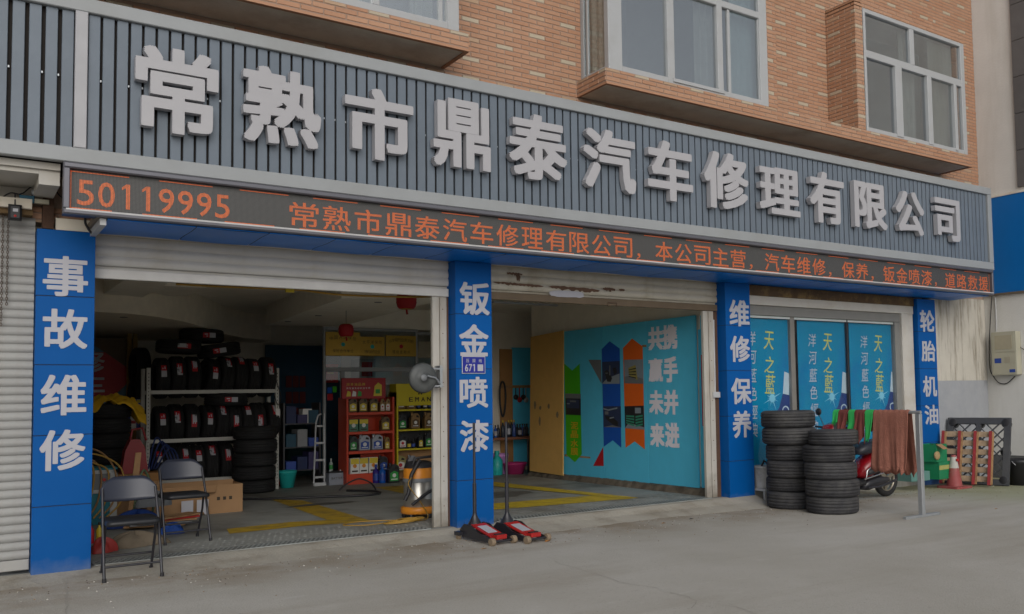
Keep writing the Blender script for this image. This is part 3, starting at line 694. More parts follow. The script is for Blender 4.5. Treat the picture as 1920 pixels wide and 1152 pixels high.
# ================================================================ shutters
def shutter(x0, x1, z0, z1, pitch, label, m, bottom=True, y=.10, bar_m=None):
    t = thing('roller_shutter', label, 'roller shutter', ((x0 + x1) / 2, y, z0))
    g = MB(); n = 6; L = x1 - x0; pts = []
    for i in range(n + 1):
        a = i / n; zz = a * (pitch - .008); yy = -.013 * max(0, math.sin(PI * min(1, a * 1.05))) ** .7 if 0 < a < 1 else 0
        pts.append((yy, zz))
    pts.append((.004, pitch - .008)); pts.append((.004, pitch))
    V = [(xx, p[0], p[1]) for xx in (0, L) for p in pts]; k = len(pts)
    g.add(V, [(i, k + i, k + i + 1, i + 1) for i in range(k - 1)], 0, False)
    me = g.mesh('slat', m); inv = mw(t).inverted()
    z = z1 - pitch; zb = z0 + (.075 if bottom else 0)
    while z > zb - pitch * .35: inst('slat', me, t, inv @ Vector((x0, y + rn.uniform(-.001, .001), z))); z -= pitch
    if bottom: MB().bbox(x0, y - .016, z0, x1, y + .02, z0 + .085, .006).build('bottom_bar', bar_m or m, t)
    MB().box(x0, y + .03, z0 + .01, x1, y + .034, z1).build('lining', m, t)
    return t
m_bar = M('shutter_bar', (.36, .355, .34), .45, var=.05, dirt=(.3, .26, .2), dscale=5, damt=.4)
shutter(-1.6, .585, .06, 2.93, .0695, 'closed pale roller shutter left of the first blue pillar', m_shut, bar_m=m_bar)
shutter(1.018, 4.351, 2.466, 2.845, .088, 'raised pale roller shutter over the doorway with the tyre rack', M('shutter_raised', (.50, .49, .47), .45, var=.08, dirt=(.36, .32, .26), dscale=3, damt=.5), bar_m=M('shutter_bar_raised', (.56, .55, .53), .45), y=.165)
# old shutter over the middle doorway
s2 = shutter(4.791, 8.241, 2.466, 2.845, .088, 'raised rust-stained cream roller shutter over the middle doorway', M('shutter_cream', (.46, .43, .36), .5, var=.1, scale=4, dirt=(.27, .22, .14), dscale=2.5, damt=.6), bar_m=M('shutter_bar_brown', (.13, .095, .06), .6, var=.2), y=.165)
r5 = random.Random(11)
g = MB()
def rustpatch(px0, px1, py, h, seed):
    r = random.Random(seed); top = []; bot = []; n = 26
    for i in range(n + 1):
        px = px0 + (px1 - px0) * i / n; yy = py + (px - px0) * .085
        e = max(0, math.sin(PI * i / n)) ** .4
        top.append(at(px, yy - h * e * r.uniform(.2, .5), 'Y', .147)); bot.append(at(px, yy + h * e * r.uniform(.3, 1.0), 'Y', .147))
    for i in range(n): g.quad(bot[i], bot[i + 1], top[i + 1], top[i])
rustpatch(924, 1020, 529, 5, 1); rustpatch(1028, 1125, 537, 7, 2); rustpatch(1130, 1154, 541, 6, 3); rustpatch(1160, 1172, 543, 4, 4); rustpatch(950, 980, 512, 5, 5); rustpatch(968, 976, 519, 12, 6)
g.build('rust_patch', m_rust, s2, kind='stuff')
g = MB()
def patch(px0, px1, py, h, seed):
    r = random.Random(seed); pts = []
    for i in range(20):
        a = 2 * PI * i / 20; pts.append(at((px0 + px1) / 2 + (px1 - px0) / 2 * math.copysign(abs(math.cos(a)) ** .5, math.cos(a)) * r.uniform(.9, 1.05), py + .07 * (px1 - px0) / 2 * math.cos(a) + h * math.copysign(abs(math.sin(a)) ** .6, math.sin(a)) * r.uniform(.8, 1.1), 'Y', .145))
    g.poly(pts)
patch(1030, 1097, 552, 6, 3); g.build('paint_patch', m_print, s2)
hd = MB(); p = at(1146, 568, 'Y', .14); hd.tube([(p.x - .05, .145, p.z - .04), (p.x - .05, .135, p.z + .0), (p.x + .08, .135, p.z), (p.x + .08, .145, p.z - .04)], .004, 6); hd.build('handle', m_rust, s2)
# guide posts
def guide(x0, x1, label, y0=.16):
    t = thing('shutter_guide', label, 'shutter guide', (x0, .15, FZ))
    MB().bbox(x0, y0, FZ + .002, x0 + (x1 - x0) * .5, .205, 2.462, .004).build('channel', m_guide, t)
    MB().bbox(x0 + (x1 - x0) * .5 + .004, y0 - .01, FZ + .002, x1, .20, 2.462, .004).build('channel', m_guide, t)
    g = MB()
    for i in range(9):
        z = .25 + i * .26; g.lathe([(.006, y0 - .014), (.004, y0 - .0105)], (x0 + (x1 - x0) * .7, 0, z), 8, 'Y')
    g.build('bolts', m_rust, t, kind='stuff')
    return t
splash(m_guide, (.10, .075, .04), .30, .7)
guide(at(812, 750, 'Y', .16).x, 4.325, 'pale painted shutter guide with rust spots left of the number plate pillar')
guide(at(1322, 750, 'Y', .16).x, 8.165, 'pale painted shutter guide stained at its foot beside the wall mural')
MB().box(4.328, .165, FZ, 4.352, .3, 2.46).build('door_post', m_rust, label='narrow rusty brown door post against the number plate pillar', cat='door post')
MB().box(8.17, .165, FZ, 8.243, .3, 2.46).build('door_post', m_rust, label='narrow rusty brown door post against the pillar by the poster window', cat='door post')
# ================================================================ interior shell
def st(name, g, m, parent=None): return g.build(name, m, parent, kind='structure')
CZ = 2.95
g = MB(); g.box(.60, .35, CZ, 9.8, 9.3, CZ + .1); st('ceiling', g, m_ceil)
g = MB(); g.box(.45, .32, -.1, .60, 9.3, CZ); st('wall_left', g, m_beige)
g = MB(); g.box(.6, 9.2, -.1, 9.8, 9.35, CZ); st('wall_back', g, m_beige)
g = MB(); g.box(8.27, .30, -.1, 8.42, 4.95, CZ); g.box(8.42, 4.85, -.1, 9.8, 4.95, CZ); g.box(9.65, 4.95, -.1, 9.8, 9.3, CZ); st('wall_right', g, m_beige)
g = MB(); g.box(1.0, .11, 2.85, 8.9, .32, CZ + .1); st('wall_front_lintel', g, m_beige)
# back room corner post, upper plaster band over the back panels of the middle bay
g = MB(); g.box(7.95, 6.1, FZ, 9.65, 6.2, CZ); st('wall_middle_back', g, m_beige)
g = MB(); g.box(7.87, 6.05, FZ, 7.95, 6.9, CZ); st('wall_corner', g, M('dark_post', (.07, .065, .055), .7))
# low dirty kerb under the mural
g = MB(); NXX = 60; V = []
for i in range(NXX + 1):
    y = .32 + 4.55 * i / NXX; a = rn.uniform(-.012, .012)
    V += [(8.27, y, .13), (8.16 + a, y, .105 + a), (8.11 + a, y, FZ + .001)]
g.add(V, [(i * 3 + j, i * 3 + j + 1, (i + 1) * 3 + j + 1, (i + 1) * 3 + j) for i in range(NXX) for j in range(2)])
st('kerb', g, M('dirty_kerb', (.12, .10, .075), .9, var=.3, bump=.6, scale=9, dirt=(.04, .033, .025), dscale=5, damt=.8))
# wavy dropped bulkhead and lower ceiling behind it
ZL = 2.50
top = [(60, 545), (175, 553), (240, 556), (300, 563), (340, 572), (370, 580), (410, 590), (440, 597), (500, 602)]
bot = []
pts = []
for px, py in [(90, 583), (175, 585), (240, 588), (300, 595), (340, 602), (370, 610), (420, 626), (460, 634), (500, 640)]:
    p = at(px, py, 'Z', ZL); pts.append((p.x, min(p.y, 8.4)))
n = len(pts); V = []
for x, y in pts: V += [(x, y, ZL), (x, y, CZ)]
g = MB(); g.add(V, [(2 * i, 2 * i + 2, 2 * i + 3, 2 * i + 1) for i in range(n - 1)], 0, True)
g.poly([(x, y, ZL) for x, y in pts] + [(pts[-1][0], 9.2, ZL), (pts[0][0], 9.2, ZL)])
st('ceiling_bulkhead', g, M('bulkhead_paint', (.76, .69, .57), .85))
# ceiling beams
def prism_z(q, z0, z1): g = MB(); g.prism([(x, y, z0) for x, y in q], (0, 0, z1 - z0)); return g
q = [at(px, py, 'Z', 2.62) for px, py in ((500, 611), (640, 560), (835, 560), (640, 612))]
st('ceiling_beam', prism_z([(p.x, min(p.y, 8.6)) for p in q], 2.62, CZ), m_ceil)
st('ceiling_beam', MB().box(1.55, .36, 2.72, 2.0, 4.6, CZ), m_ceil)
st('ceiling_beam', MB().box(2.0, 3.3, 2.80, 2.6, 4.4, CZ), m_ceil)
st('ceiling_beam', MB().box(5.2, .36, 2.78, 7.9, .7, CZ).box(5.0, 2.6, 2.80, 8.2, 2.9, CZ), m_beige)
st('ceiling_beam', MB().box(4.9, .33, 2.60, 8.26, .345, 2.83), m_beige)
# back office side walls
st('wall_dark_back', MB().box(at(498, 750, 'Y', 8.9).x, 8.9, FZ, at(640, 750, 'Y', 8.9).x, 8.95, 2.44), M('deep_blue_wall', (.005, .06, .12), .5, var=.1))

# ================================================================ mural wall on the right
m_mur = M('mural_blue', (.09, .52, .76), .5, var=.06, dirt=(.08, .46, .68), dscale=.7, damt=.6)
mural = thing('mural_panelling', 'light blue panelling with arrows, photos and white Chinese slogan in the middle bay', 'wall mural', (8.2, 2, .1))
XW = 8.20
def yw_(px, py=750): return at(px, py, 'X', XW).y
YA = [yw_(1306), yw_(1214), yw_(1132), yw_(1056), 4.84]
for a, b, z in zip(YA[:-1], YA[1:], (2.445, 2.445, 2.44, 2.42)):
    g = MB(); g.box(XW, a + .004, .10 + rn.uniform(0, .02), XW + .035, b - .004, z)
    g.build('panel', m_mur, mural)
MB().box(XW + .036, .32, .10, XW + .066, YA[0] - .02, 2.25).build('panel', m_mur, mural)
def onwall(g, L, d=.003, mi=0): g.poly([tuple(at(px, py, 'X', XW - d)) for px, py in L], mi)
m_ar_b = M('print_blue', (.01, .09, .45), .5, var=.04); m_ar_o = M('print_orange', (.75, .13, .015), .5, var=.04); m_ar_g = M('print_green', (.06, .42, .01), .5, var=.04)
m_gr = M('print_grey', (.16, .17, .18), .5, var=.05)
for nm, m, L in (('blue_arrow', m_ar_b, [(1128, 655), (1143, 640), (1162, 654), (1165, 840), (1149, 826), (1132, 838)]),
                 ('orange_arrow', m_ar_o, [(1168, 653), (1185, 635), (1205, 650), (1209, 843), (1190, 828), (1173, 840)]),
                 ('green_banner', m_ar_g, [(1058, 682), (1073, 695), (1087, 682), (1091, 852), (1078, 867), (1062, 853)]),
                 ('red_triangle', m_redd, [(1131, 838), (1132, 874), (1112, 874)]), ('grey_triangle', m_gr, [(1103, 675), (1127, 675), (1128, 720)]),
                 ('tan_strip', m_wood, [(1204, 647), (1212, 647), (1212, 651), (1204, 651)]), ('tan_strip', m_wood, [(1059, 852), (1107, 857), (1107, 860), (1059, 856)])):
    g = MB(); onwall(g, L, .003 if 'tan' not in nm else .002); g.build(nm, m, mural)
# printed photographs: shelves, engine and workshop views made of small printed patches
def photo(q, cols, seed, nx=9, ny=8):
    r = random.Random(seed); g = MB(); A, B, C, D = [Vector(at(px, py, 'X', XW - .0045)) for px, py in q]
    def pt(u, v): return (A * (1 - u) + B * u) * (1 - v) + (D * (1 - u) + C * u) * v
    for i in range(nx):
        for j in range(ny):
            g.quad(pt(i / nx, j / ny), pt((i + 1) / nx, j / ny), pt((i + 1) / nx, (j + 1) / ny), pt(i / nx, (j + 1) / ny), r.choice(cols[min(j * len(cols) // ny, len(cols) - 1)]))
    g.build('photo_print', [m_blackp, m_gr, m_print, M('print_olive', (.16, .14, .06), .5), M('print_navy', (.02, .03, .08), .5), M('print_teal', (.03, .16, .13), .5)], mural)
PM = [m_blackp, m_gr, m_print, M('print_olive', (.30, .26, .08), .5), M('print_navy', (.03, .045, .10), .5), M('print_teal', (.04, .26, .17), .5), M('print_pale', (.22, .26, .30), .5)]
def picture(q, bg, shapes):
    g = MB(); A, B, C, D = [Vector(at(px, py, 'X', XW - .0045)) for px, py in q]
    def pt(u, v, d=0): return (A * (1 - u) + B * u) * (1 - v) + (D * (1 - u) + C * u) * v - Vector((d, 0, 0))
    g.quad(pt(0, 0), pt(1, 0), pt(1, 1), pt(0, 1), bg)
    for i, (mi, pts) in enumerate(shapes): g.poly([pt(u, v, .0008 * (i + 1)) for u, v in pts], mi)
    g.build('photo_print', PM, mural)
R_ = lambda x0, y0, x1, y1: [(x0, y0), (x1, y0), (x1, y1), (x0, y1)]
picture([(1129, 679), (1162, 677), (1162, 720), (1129, 720)], 4, [(6, [(.0, 1), (.3, .75), (1, .55), (1, 1)]), (0, [(.12, .45), (.30, .35), (.42, .5), (.58, .75), (.5, .92), (.3, .9)]), (1, R_(.42, .18, .48, .62)), (0, [(.6, .3), (.8, .28), (.86, .5), (.7, .62)]), (1, R_(.2, .5, .34, .54))])
picture([(1170, 675), (1205, 674), (1206, 720), (1171, 719)], 6, [(1, [(0, 1), (0, .72), (.45, .66), (1, .8), (1, 1)]), (3, [(.22, .35), (.62, .22), (.72, .86), (.26, .66)])] + [(0, [(.24, .42 + .09 * k), (.64, .34 + .135 * k), (.645, .39 + .135 * k), (.245, .45 + .09 * k)]) for k in range(4)])
picture([(1131, 762), (1164, 762), (1165, 802), (1132, 801)], 4, [(6, [(0, .08), (.3, .15), (.8, .05), (.8, .12), (.3, .22), (0, .15)]), (1, [(0, 1), (.5, .9), (1, 1)]), (0, [(.1, .45), (.5, .5), (.85, .75), (.8, .95), (.5, .85), (.15, .6)]), (6, [(.35, .55), (.6, .5), (.62, .55), (.38, .6)]), (1, R_(.1, .25, .3, .4))])
picture([(1171, 762), (1207, 761), (1208, 806), (1172, 803)], 0, [(6, [(0, 1), (.2, .75), (1, .9), (1, 1)]), (6, R_(.55, .08, .85, .32))] + [(5, [(.08, .42 + .10 * k), (.5, .42 + .13 * k), (.5, .50 + .13 * k), (.08, .48 + .10 * k)]) for k in range(4)] + [(5, [(.58, .44 + .13 * k), (.95, .38 + .12 * k), (.95, .45 + .12 * k), (.58, .52 + .13 * k)]) for k in range(4)])
picture([(1060, 738), (1089, 739), (1089, 779), (1061, 778)], 0, [(1, R_(0, 0, 1, .22)), (4, R_(.1, .28, .9, .68)), (1, R_(.3, .32, .7, .4)), (6, R_(.1, .45, .3, .5))])
g = MB()
for ch, x0, x1, y0, y1 in (('共', 1215, 1243, 613, 657), ('携', 1242, 1270, 609, 655), ('赢', 1216, 1243, 672, 716), ('手', 1244, 1271, 669, 717),
                           ('未', 1217, 1244, 732, 777), ('并', 1245, 1272, 731, 778), ('来', 1219, 1246, 794, 838), ('进', 1247, 1274, 793, 840)):
    A = at(x0, (y0 + y1) / 2, 'X', XW - .004); B = at(x1, (y0 + y1) / 2, 'X', XW - .004); z1 = at((x0 + x1) / 2, y0, 'X', XW).z; z0 = at((x0 + x1) / 2, y1, 'X', XW).z
    put(g, ch, (XW - .004, A.y, z0), (0, B.y - A.y, 0), (0, 0, z1 - z0), (-1, 0, 0), 0, .055)
g.build('slogan', M('slogan_pale', (.80, .78, .86), .5, var=.03), mural)
g = MB()
for ch, y0 in (('泥', 790), ('晶', 806), ('水', 823), ('膜', 838)):
    A = at(1070, y0, 'X', XW - .004); B = at(1084, y0, 'X', XW - .004)
    put(g, ch, (XW - .005, A.y, A.z - .13), (0, B.y - A.y, 0), (0, 0, .12), (-1, 0, 0), 0, .02)
g.build('banner_text', m_yel, mural)
# red and teal banner right by the door
b = thing('poster_banner', 'narrow red and blue banner edge behind the right shutter guide', 'banner', (8.18, .4, .1))
MB().box(8.170, .225, .95, 8.176, .42, 1.90).build('red_field', m_redd, b); MB().box(8.170, .225, 1.903, 8.176, .42, 2.43).build('blue_field', m_mur, b)
# leaning yellow sheet
ys = [tuple(at(px, py, 'X', XW - .05)) for px, py in ((992, 632), (1053, 620), (1057, 892), (995, 883))]
g = MB(); g.prism([(x + (.03 if z > 1 else -.02), y, z) for x, y, z in ys], (.02, 0, 0)); 
m_ys = M('yellow_sheet', (.62, .37, .11), .6, var=.08, dirt=(.5, .29, .09), dscale=1.2, damt=.5)
t = thing('leaning_board', 'tall ochre yellow board leaning against the blue mural wall', 'board', (8.15, 4.3, .1)); g.build('board', m_ys, t)
g = MB(); r = random.Random(5)
for px, py, h in ((1003, 760, 8), (1013, 765, 4), (1012, 790, 9), (1045, 778, 6), (1029, 762, 5)):
    c = at(px, py, 'X', XW - .075); g.poly([(c.x, c.y + .035 * math.cos(a) * r.uniform(.8, 1.2), c.z + h * .009 * math.sin(a)) for a in [2 * PI * i / 10 for i in range(10)]])
g.build('scuffs', M('scuff_grey', (.24, .19, .11), .7), t, kind='stuff')
# back panels
bp_ = thing('back_panelling', 'brown and blue boards behind the workbench in the middle bay', 'wall panelling', (8.3, 6.05, .1))
c = lambda px: at(px, 700, 'Y', 6.06).x
MB().box(c(938), 6.06, .1, c(961) - .003, 6.09, at(950, 655, 'Y', 6.06).z).build('panel', M('brown_board', (.42, .22, .08), .6, var=.1), bp_)
MB().box(c(961), 6.06, .1, c(998), 6.09, at(970, 652, 'Y', 6.06).z).build('panel', m_mur, bp_)
MB().box(c(940), 6.03, 1.55, c(998), 6.055, 1.6).build('batten', m_wood, bp_)
# workbench with bottles
wb = thing('workbench', 'brown workbench with spray bottles at the back of the middle bay', 'workbench', (8.3, 5.7, FZ))
MB().box(7.70, 5.45, .63, 8.75, 6.0, .67).build('top', M('bench_top', (.22, .09, .05), .6, var=.1), wb)
for x in (7.74, 8.5, 8.68): MB().box(x, 5.5, FZ, x + .04, 5.54, .63).build('leg', m_blackm, wb)
MB().box(7.74, 5.92, FZ, 7.78, 5.96, .63).build('leg', m_blackm, wb)
def bottle(name, label, x, y, z, h, r, mbody, mcap, group, cat='bottle', mlab=None):
    t = thing(name, label, cat, (x, y, z), group=group)
    MB().lathe([(r * .9, 0), (r, .01), (r, h * .62), (r * .35, h * .78), (r * .33, h * .86)], n=12).build('body', mbody, t, local=True)
    MB().lathe([(r * .42, h * .86), (r * .42, h), ], n=10).build('cap', mcap, t, local=True)
    if mlab: MB().lathe([(r * 1.02, h * .15), (r * 1.02, h * .5)], n=12).build('label', mlab, t, local=True)
    return t
r = random.Random(9); i = 0
m_ycap = M('yellow_cap', (.6, .42, .03), .4); m_bsp = M('dark_bottle', (.03, .035, .05), .25)
for k, px in enumerate([929, 934, 943, 949, 954, 959, 964, 970, 975, 980, 984, 988]):
    p = at(px, 818, 'Y', 5.7 + (k % 2) * .12); tall = 4 <= k <= 6 or k == 2
    bottle('spray_bottle', f"{'yellow-capped' if tall else 'small dark'} bottle, {ORD[k]} from the left on the workbench", p.x, p.y, .67, .30 if tall else .22, .033, m_bsp if k % 3 else M('clear_blue', (.05, .1, .3), .2), m_ycap if tall else m_blackp, 'bottles on the workbench', mlab=(m_print if k % 4 == 0 else None))
def bucket(name, label, p, r0, r1, h, m, group=None, handle=True, cat='bucket'):
    t = thing(name, label, cat, p, group=group)
    MB().lathe([(0, .004), (r0, .004), (r1 * .97, h * .85), (r1, h * .86), (r1, h), (r1 - .012, h), (r0 - .01, .012), (0, .012)], n=28).build('body', m, t, local=True)
    if handle:
        MB().tube([(r1 * math.cos(a), -.15 * r1, h * .93 - .28 * h * math.sin(a) * .9) if False else (r1 * 1.02 * math.cos(a), -r1 * .55 * math.sin(a), h * .95 - .35 * h * math.sin(a)) for a in [PI * i / 12 for i in range(13)]], .004, 6).build('handle', m_galv, t, local=True)
    return t
m_pink = M('pink_plastic', (.40, .03, .14), .45); m_lil = M('lilac_plastic', (.45, .22, .50), .4)
bucket('basin', 'crimson plastic basin on the floor at the right of the workbench', tuple(at(965, 889, 'Z', FZ)), .15, .22, .2, m_pink, handle=False, cat='basin')
bucket('bucket', 'lilac bucket under the workbench', tuple(at(936, 889, 'Z', FZ)), .13, .17, .36, m_lil)
bucket('bucket', 'white bucket under the workbench with a cloth on top', tuple(at(952, 884, 'Z', FZ) + Vector((.06, .25, 0))), .13, .16, .42, m_white)
bottle('spray_bottle', 'turquoise bottle on the floor in front of the workbench', *at(932, 891, 'Z', FZ), .42, .10, m_teal, m_teal, None)
# hanging hose loop and tools on the batten
p = at(942, 700, 'Y', 6.0)
MB().tube([(p.x + .06 * math.sin(a) * (1 + .2 * math.cos(a)), 6.0, 1.35 + .32 * math.cos(a)) for a in [2 * PI * i / 24 for i in range(24)]], .018, 7, closed=True).build('hose_coil', m_blackp, label='black hose loop hanging on the brown back board', cat='hose')
for k, (px, col) in enumerate(((968, m_blackp), (975, m_red), (982, m_blackp), (987, m_galv))):
    p = at(px, 745 + 5 * (k % 2), 'Y', 6.02); MB().lathe([(0, 0), (.05, .004), (.05, .022), (.0, .03)], (p.x, 6.02, p.z), 12, 'Y').box(p.x - .006, 6.03, p.z, p.x + .006, 6.045, 1.56).build('hand_tool', col, label=f'{ORD[k]} hand tool from the left hanging over the bench on the blue back board', cat='tool', group='tools hanging on the back board')

# ================================================================ wooden stick by the guide
sk = at(1326, 797, 'Y', .24); g = MB(); g.tube([(8.075, .20, FZ), (8.098, .245, sk.z)], .022, 10)
g.build('wooden_stick', M('stick_wood', (.50, .33, .15), .6, var=.1), label='pale wooden stick standing against the right shutter guide', cat='stick')

# ================================================================ glass office partition and racks
PY = 6.3
po = thing('office_partition', 'glass office partition with thin metal frame behind the red and yellow racks', 'glass partition', (6.2, PY, FZ))
zt = 2.60
for x in (5.08, 6.71, 7.80): MB().bbox(x - .022, PY - .03, FZ, x + .022, PY + .02, zt, .003).build('post', m_alu, po)
MB().bbox(5.102, PY - .028, zt - .05, 6.688, PY + .018, zt, .003).build('rail', m_alu, po); MB().bbox(6.732, PY - .028, zt - .09, 7.778, PY + .018, zt - .04, .003).build('rail', m_alu, po)
MB().bbox(5.102, PY - .028, 1.86, 6.688, PY + .018, 1.93, .003).build('rail', m_alu, po)
MB().bbox(5.35, PY - .025, FZ, 5.42, PY + .02, 1.859, .003).build('post', m_alu, po)
MB().box(5.1, PY - .004, FZ + .02, 7.79, PY + .002, zt - .04).build('pane', m_gl3, po)
MB().box(5.08, PY + .03, zt + .002, 7.87, PY + .08, CZ).build('transom_wall', m_ceil, po)
# plaques hung on the partition
m_gold = M('brass_plaque', (.50, .31, .05), .3, metal=.55, var=.15, scale=3)
m_bk = M('black_print', (.03, .02, .01), .5)
plq = [((610, 622), (676, 668), '中国人民保险', '保险合作单位', 'tarnished brass plaque at the left over the glass partition, half behind the far lantern'),
       ((674, 631), (722, 668), '太平洋保险', '特约合作企业', 'pale gold plaque between two brass plaques on the partition'),
       ((723, 629), (781, 669), '小学期刊业务文明', '理赔查勘点', 'brass plaque with red emblem right of the pale gold plaque')]
for (a, b, s1, s2_, lb) in plq:
    A = at(*a, 'Y', PY - .05); B = at(*b, 'Y', PY - .05)
    t = thing('plaque', lb, 'plaque', ((A.x + B.x) / 2, PY - .05, B.z), group='brass plaques on the partition')
    MB().bbox(A.x + .005, PY - .05, B.z, B.x - .005, PY - .035, A.z, .004).build('plate', m_gold, t)
    g = MB(); w = B.x - A.x; h = A.z - B.z; n = len(s1); yy = PY - .0515
    for i, ch in enumerate(s1):
        u = (i + .5) / n; arc = .10 * h * (1 - (2 * u - 1) ** 2) if n > 5 else 0
        put(g, ch, (A.x + w * (.1 + .8 * u) - .03, yy, B.z + h * .62 + arc), (.055, 0, 0), (0, 0, .06), (0, -1, 0))
    for i, ch in enumerate(s2_): put(g, ch, (A.x + w * (.2 + .6 * (i + .5) / len(s2_)) - .025, yy, B.z + h * .14), (.05, 0, 0), (0, 0, .055), (0, -1, 0))
    g.build('lettering', m_bk, t)
    MB().lathe([(.035, -.002), (.02, -.0022)], ((A.x + B.x) / 2, PY - .0495, B.z + h * .48), 14, 'Y').build('emblem', m_redd if 'red' in lb else m_teal, t)
A = at(784, 640, 'Y', PY - .05); B = at(835, 672, 'Y', PY - .05)
t = thing('plaque', 'dull white plaque cut off by the white door post', 'plaque', (A.x, PY - .05, B.z), group='brass plaques on the partition')
MB().bbox(A.x, PY - .05, B.z, B.x, PY - .035, A.z, .004).build('plate', M('dull_plate', (.3, .27, .2), .4, var=.2), t)
# notices on the glass
for k, (a, b, m, lb) in enumerate((((614, 727), (622, 737), m_ar_b, 'blue'), ((624, 725), (631, 736), m_ar_g, 'green'), ((614, 739), (624, 751), m_redd, 'red'))):
    A = at(*a, 'Y', PY - .035); B = at(*b, 'Y', PY - .035)
    MB().box(A.x, PY - .0365, B.z, B.x, PY - .035, A.z).build('payment_sign', m, label=f'{lb} payment notice stuck on the left edge of the glass', cat='notice')
A = at(611, 683, 'Y', PY + .3); B = at(634, 718, 'Y', PY + .3)
pp = thing('poster', 'red and orange poster inside the office seen at the left of the glass', 'poster', (A.x, PY + .3, B.z))
MB().box(A.x, PY + .3, B.z, B.x, PY + .31, A.z).build('sheet', m_redd, pp); MB().box(A.x + .02, PY + .296, B.z + .15, A.x + .13, PY + .299, B.z + .24).build('motif', m_orange, pp)
A = at(673, 673, 'Y', PY + 1.2); B = at(704, 706, 'Y', PY + 1.2)
cb = thing('office_cabinet', 'white framed red cabinet seen through the office glass', 'cabinet', (A.x, PY + 1.2, B.z - .9))
MB().box(A.x, PY + 1.2, .03, B.x, PY + 1.6, A.z).build('body', m_white, cb); MB().box(A.x + .05, PY + 1.195, B.z, B.x - .06, PY + 1.199, A.z - .06).build('door', m_redd, cb)
# ---- oil display racks
m_rr = M('rack_red', (.46, .045, .015), .4, var=.06); m_ry = M('rack_yellow', (.52, .43, .01), .4, var=.06)
m_jugb = M('jug_black', (.02, .02, .022), .3); m_jugg = M('jug_gold', (.22, .13, .05), .35, metal=.4); m_jugs = M('jug_silver', (.30, .31, .34), .35, metal=.3); m_jugr = M('jug_bronze', (.10, .055, .02), .35)
m_lb = M('label_blue', (.02, .06, .30), .4); m_lgn = M('label_green', (.02, .25, .04), .4); m_lyl = M('label_yellow', (.55, .42, .03), .4); m_lw = M('label_white', (.6, .6, .58), .4)
def jug(label, x, y, z, w, h, mb_, ml, group, cap=None, thick=.10):
    """side-handled oil can: sloping shoulder, loop handle and cap"""
    t = thing('oil_jug', label, 'oil jug', (x, y, z), group=group)
    d = thick / 2; g = MB()
    prof = [(-w / 2, 0), (w / 2, 0), (w / 2, h * .62), (w * .46, h * .80), (w * .2, h * .93), (-w * .18, h * .93), (-w * .34, h * .74), (-w / 2, h * .66)]
    hole = [(w * .05, h * .70), (w * .36, h * .66), (w * .34, h * .78), (w * .12, h * .84)]
    ins = [(a * .93, .012 + b * .965) for a, b in prof]
    n = len(prof); V = [(a, -d * .8, b) for a, b in ins] + [(a, -d * .6, b) for a, b in prof] + [(a, d * .8, b) for a, b in prof]
    V = [(a, -d, b) for a, b in ins] + [(a, -d * .7, b) for a, b in prof] + [(a, d, b) for a, b in prof]
    Fs = [tuple(range(n)), tuple(range(3 * n - 1, 2 * n - 1, -1))]
    for k in (0, n):
        for i in range(n): j = (i + 1) % n; Fs.append((k + i, k + n + i, k + n + j, k + j))
    g.add(V, Fs); g.build('body', mb_, t, local=True)
    MB().prism([(a, -d - .0015, b) for a, b in hole], (0, .003, 0)).build('handle_gap', m_dark, t, local=True)
    MB().lathe([(w * .13, h * .93), (w * .13, h), (w * .1, h)], (-w * .28 + .0, 0, 0), 10).lathe([(w * .11, h * .72), (w * .11, h * .95)], (-w * .28, 0, 0), 10).build('cap', cap or mb_, t, local=True)
    g = MB(); g.poly([(-w * .36, -d - .002, h * .10), (w * .36, -d - .002, h * .10), (w * .36, -d - .002, h * .52), (0, -d - .002, h * .60), (-w * .36, -d - .002, h * .50)]); g.build('label', ml, t, local=True)
    g = MB(); g.lathe([(w * .17, 0), (w * .17, -.001)], (0, -d - .0025, h * .38), 12, 'Y'); g.box(-w * .28, -d - .0035, h * .16, w * .28, -d - .003, h * .21); g.build('emblem', m_lw if ml is not m_lw else m_redd, t, local=True)
    return t
RX0, RX1, RY = 5.21, 6.02, 5.62
rk = thing('display_rack', 'red motor oil display rack with a printed header board', 'display rack', ((RX0 + RX1) / 2, RY, FZ))
zsh = [at(690, y, 'Y', RY).z for y in (776, 812, 848, 890)]
for x in (RX0, RX1 - .035): MB().bbox(x, RY, FZ, x + .035, RY + .38, 1.42, .003).build('side_panel', m_rr, rk)
MB().box(RX0 + .036, RY + .36, FZ, RX1 - .036, RY + .37, 1.42).build('back_panel', m_rr, rk)
for z in zsh[:3]: MB().bbox(RX0 + .036, RY - .008, z - .02, RX1 - .036, RY + .355, z + .025, .003).build('shelf', m_rr, rk)
MB().bbox(RX0 + .036, RY - .008, FZ, RX1 - .036, RY + .355, zsh[3] + .02, .003).build('base_box', m_rr, rk)
A = at(640, 707, 'Y', RY); B = at(722, 746, 'Y', RY)
MB().bbox(A.x, RY - .03, 1.40, B.x, RY + .02, A.z - .02, .004).build('header_board', M('header_red', (.30, .01, .012), .4), rk)
g = MB()
for i, ch in enumerate('润滑油品牌'): put(g, ch, (A.x + .07 + .065 * i, RY - .0325, 1.61), (.05, 0, 0), (0, 0, .045), (0, -1, 0))
for i, ch in enumerate('高性能发动机油专用'): put(g, ch, (A.x + .07 + .045 * i, RY - .0325, 1.555), (.033, 0, 0), (0, 0, .03), (0, -1, 0), mi=1)
for i in range(3): g.prism([(A.x + .07 + .09 * i, RY - .032, 1.44), (A.x + .14 + .09 * i, RY - .032, 1.44), (A.x + .14 + .09 * i, RY - .032, 1.51), (A.x + .09 + .09 * i, RY - .032, 1.53)], (0, -.002, 0), (0, 1, 2)[i])
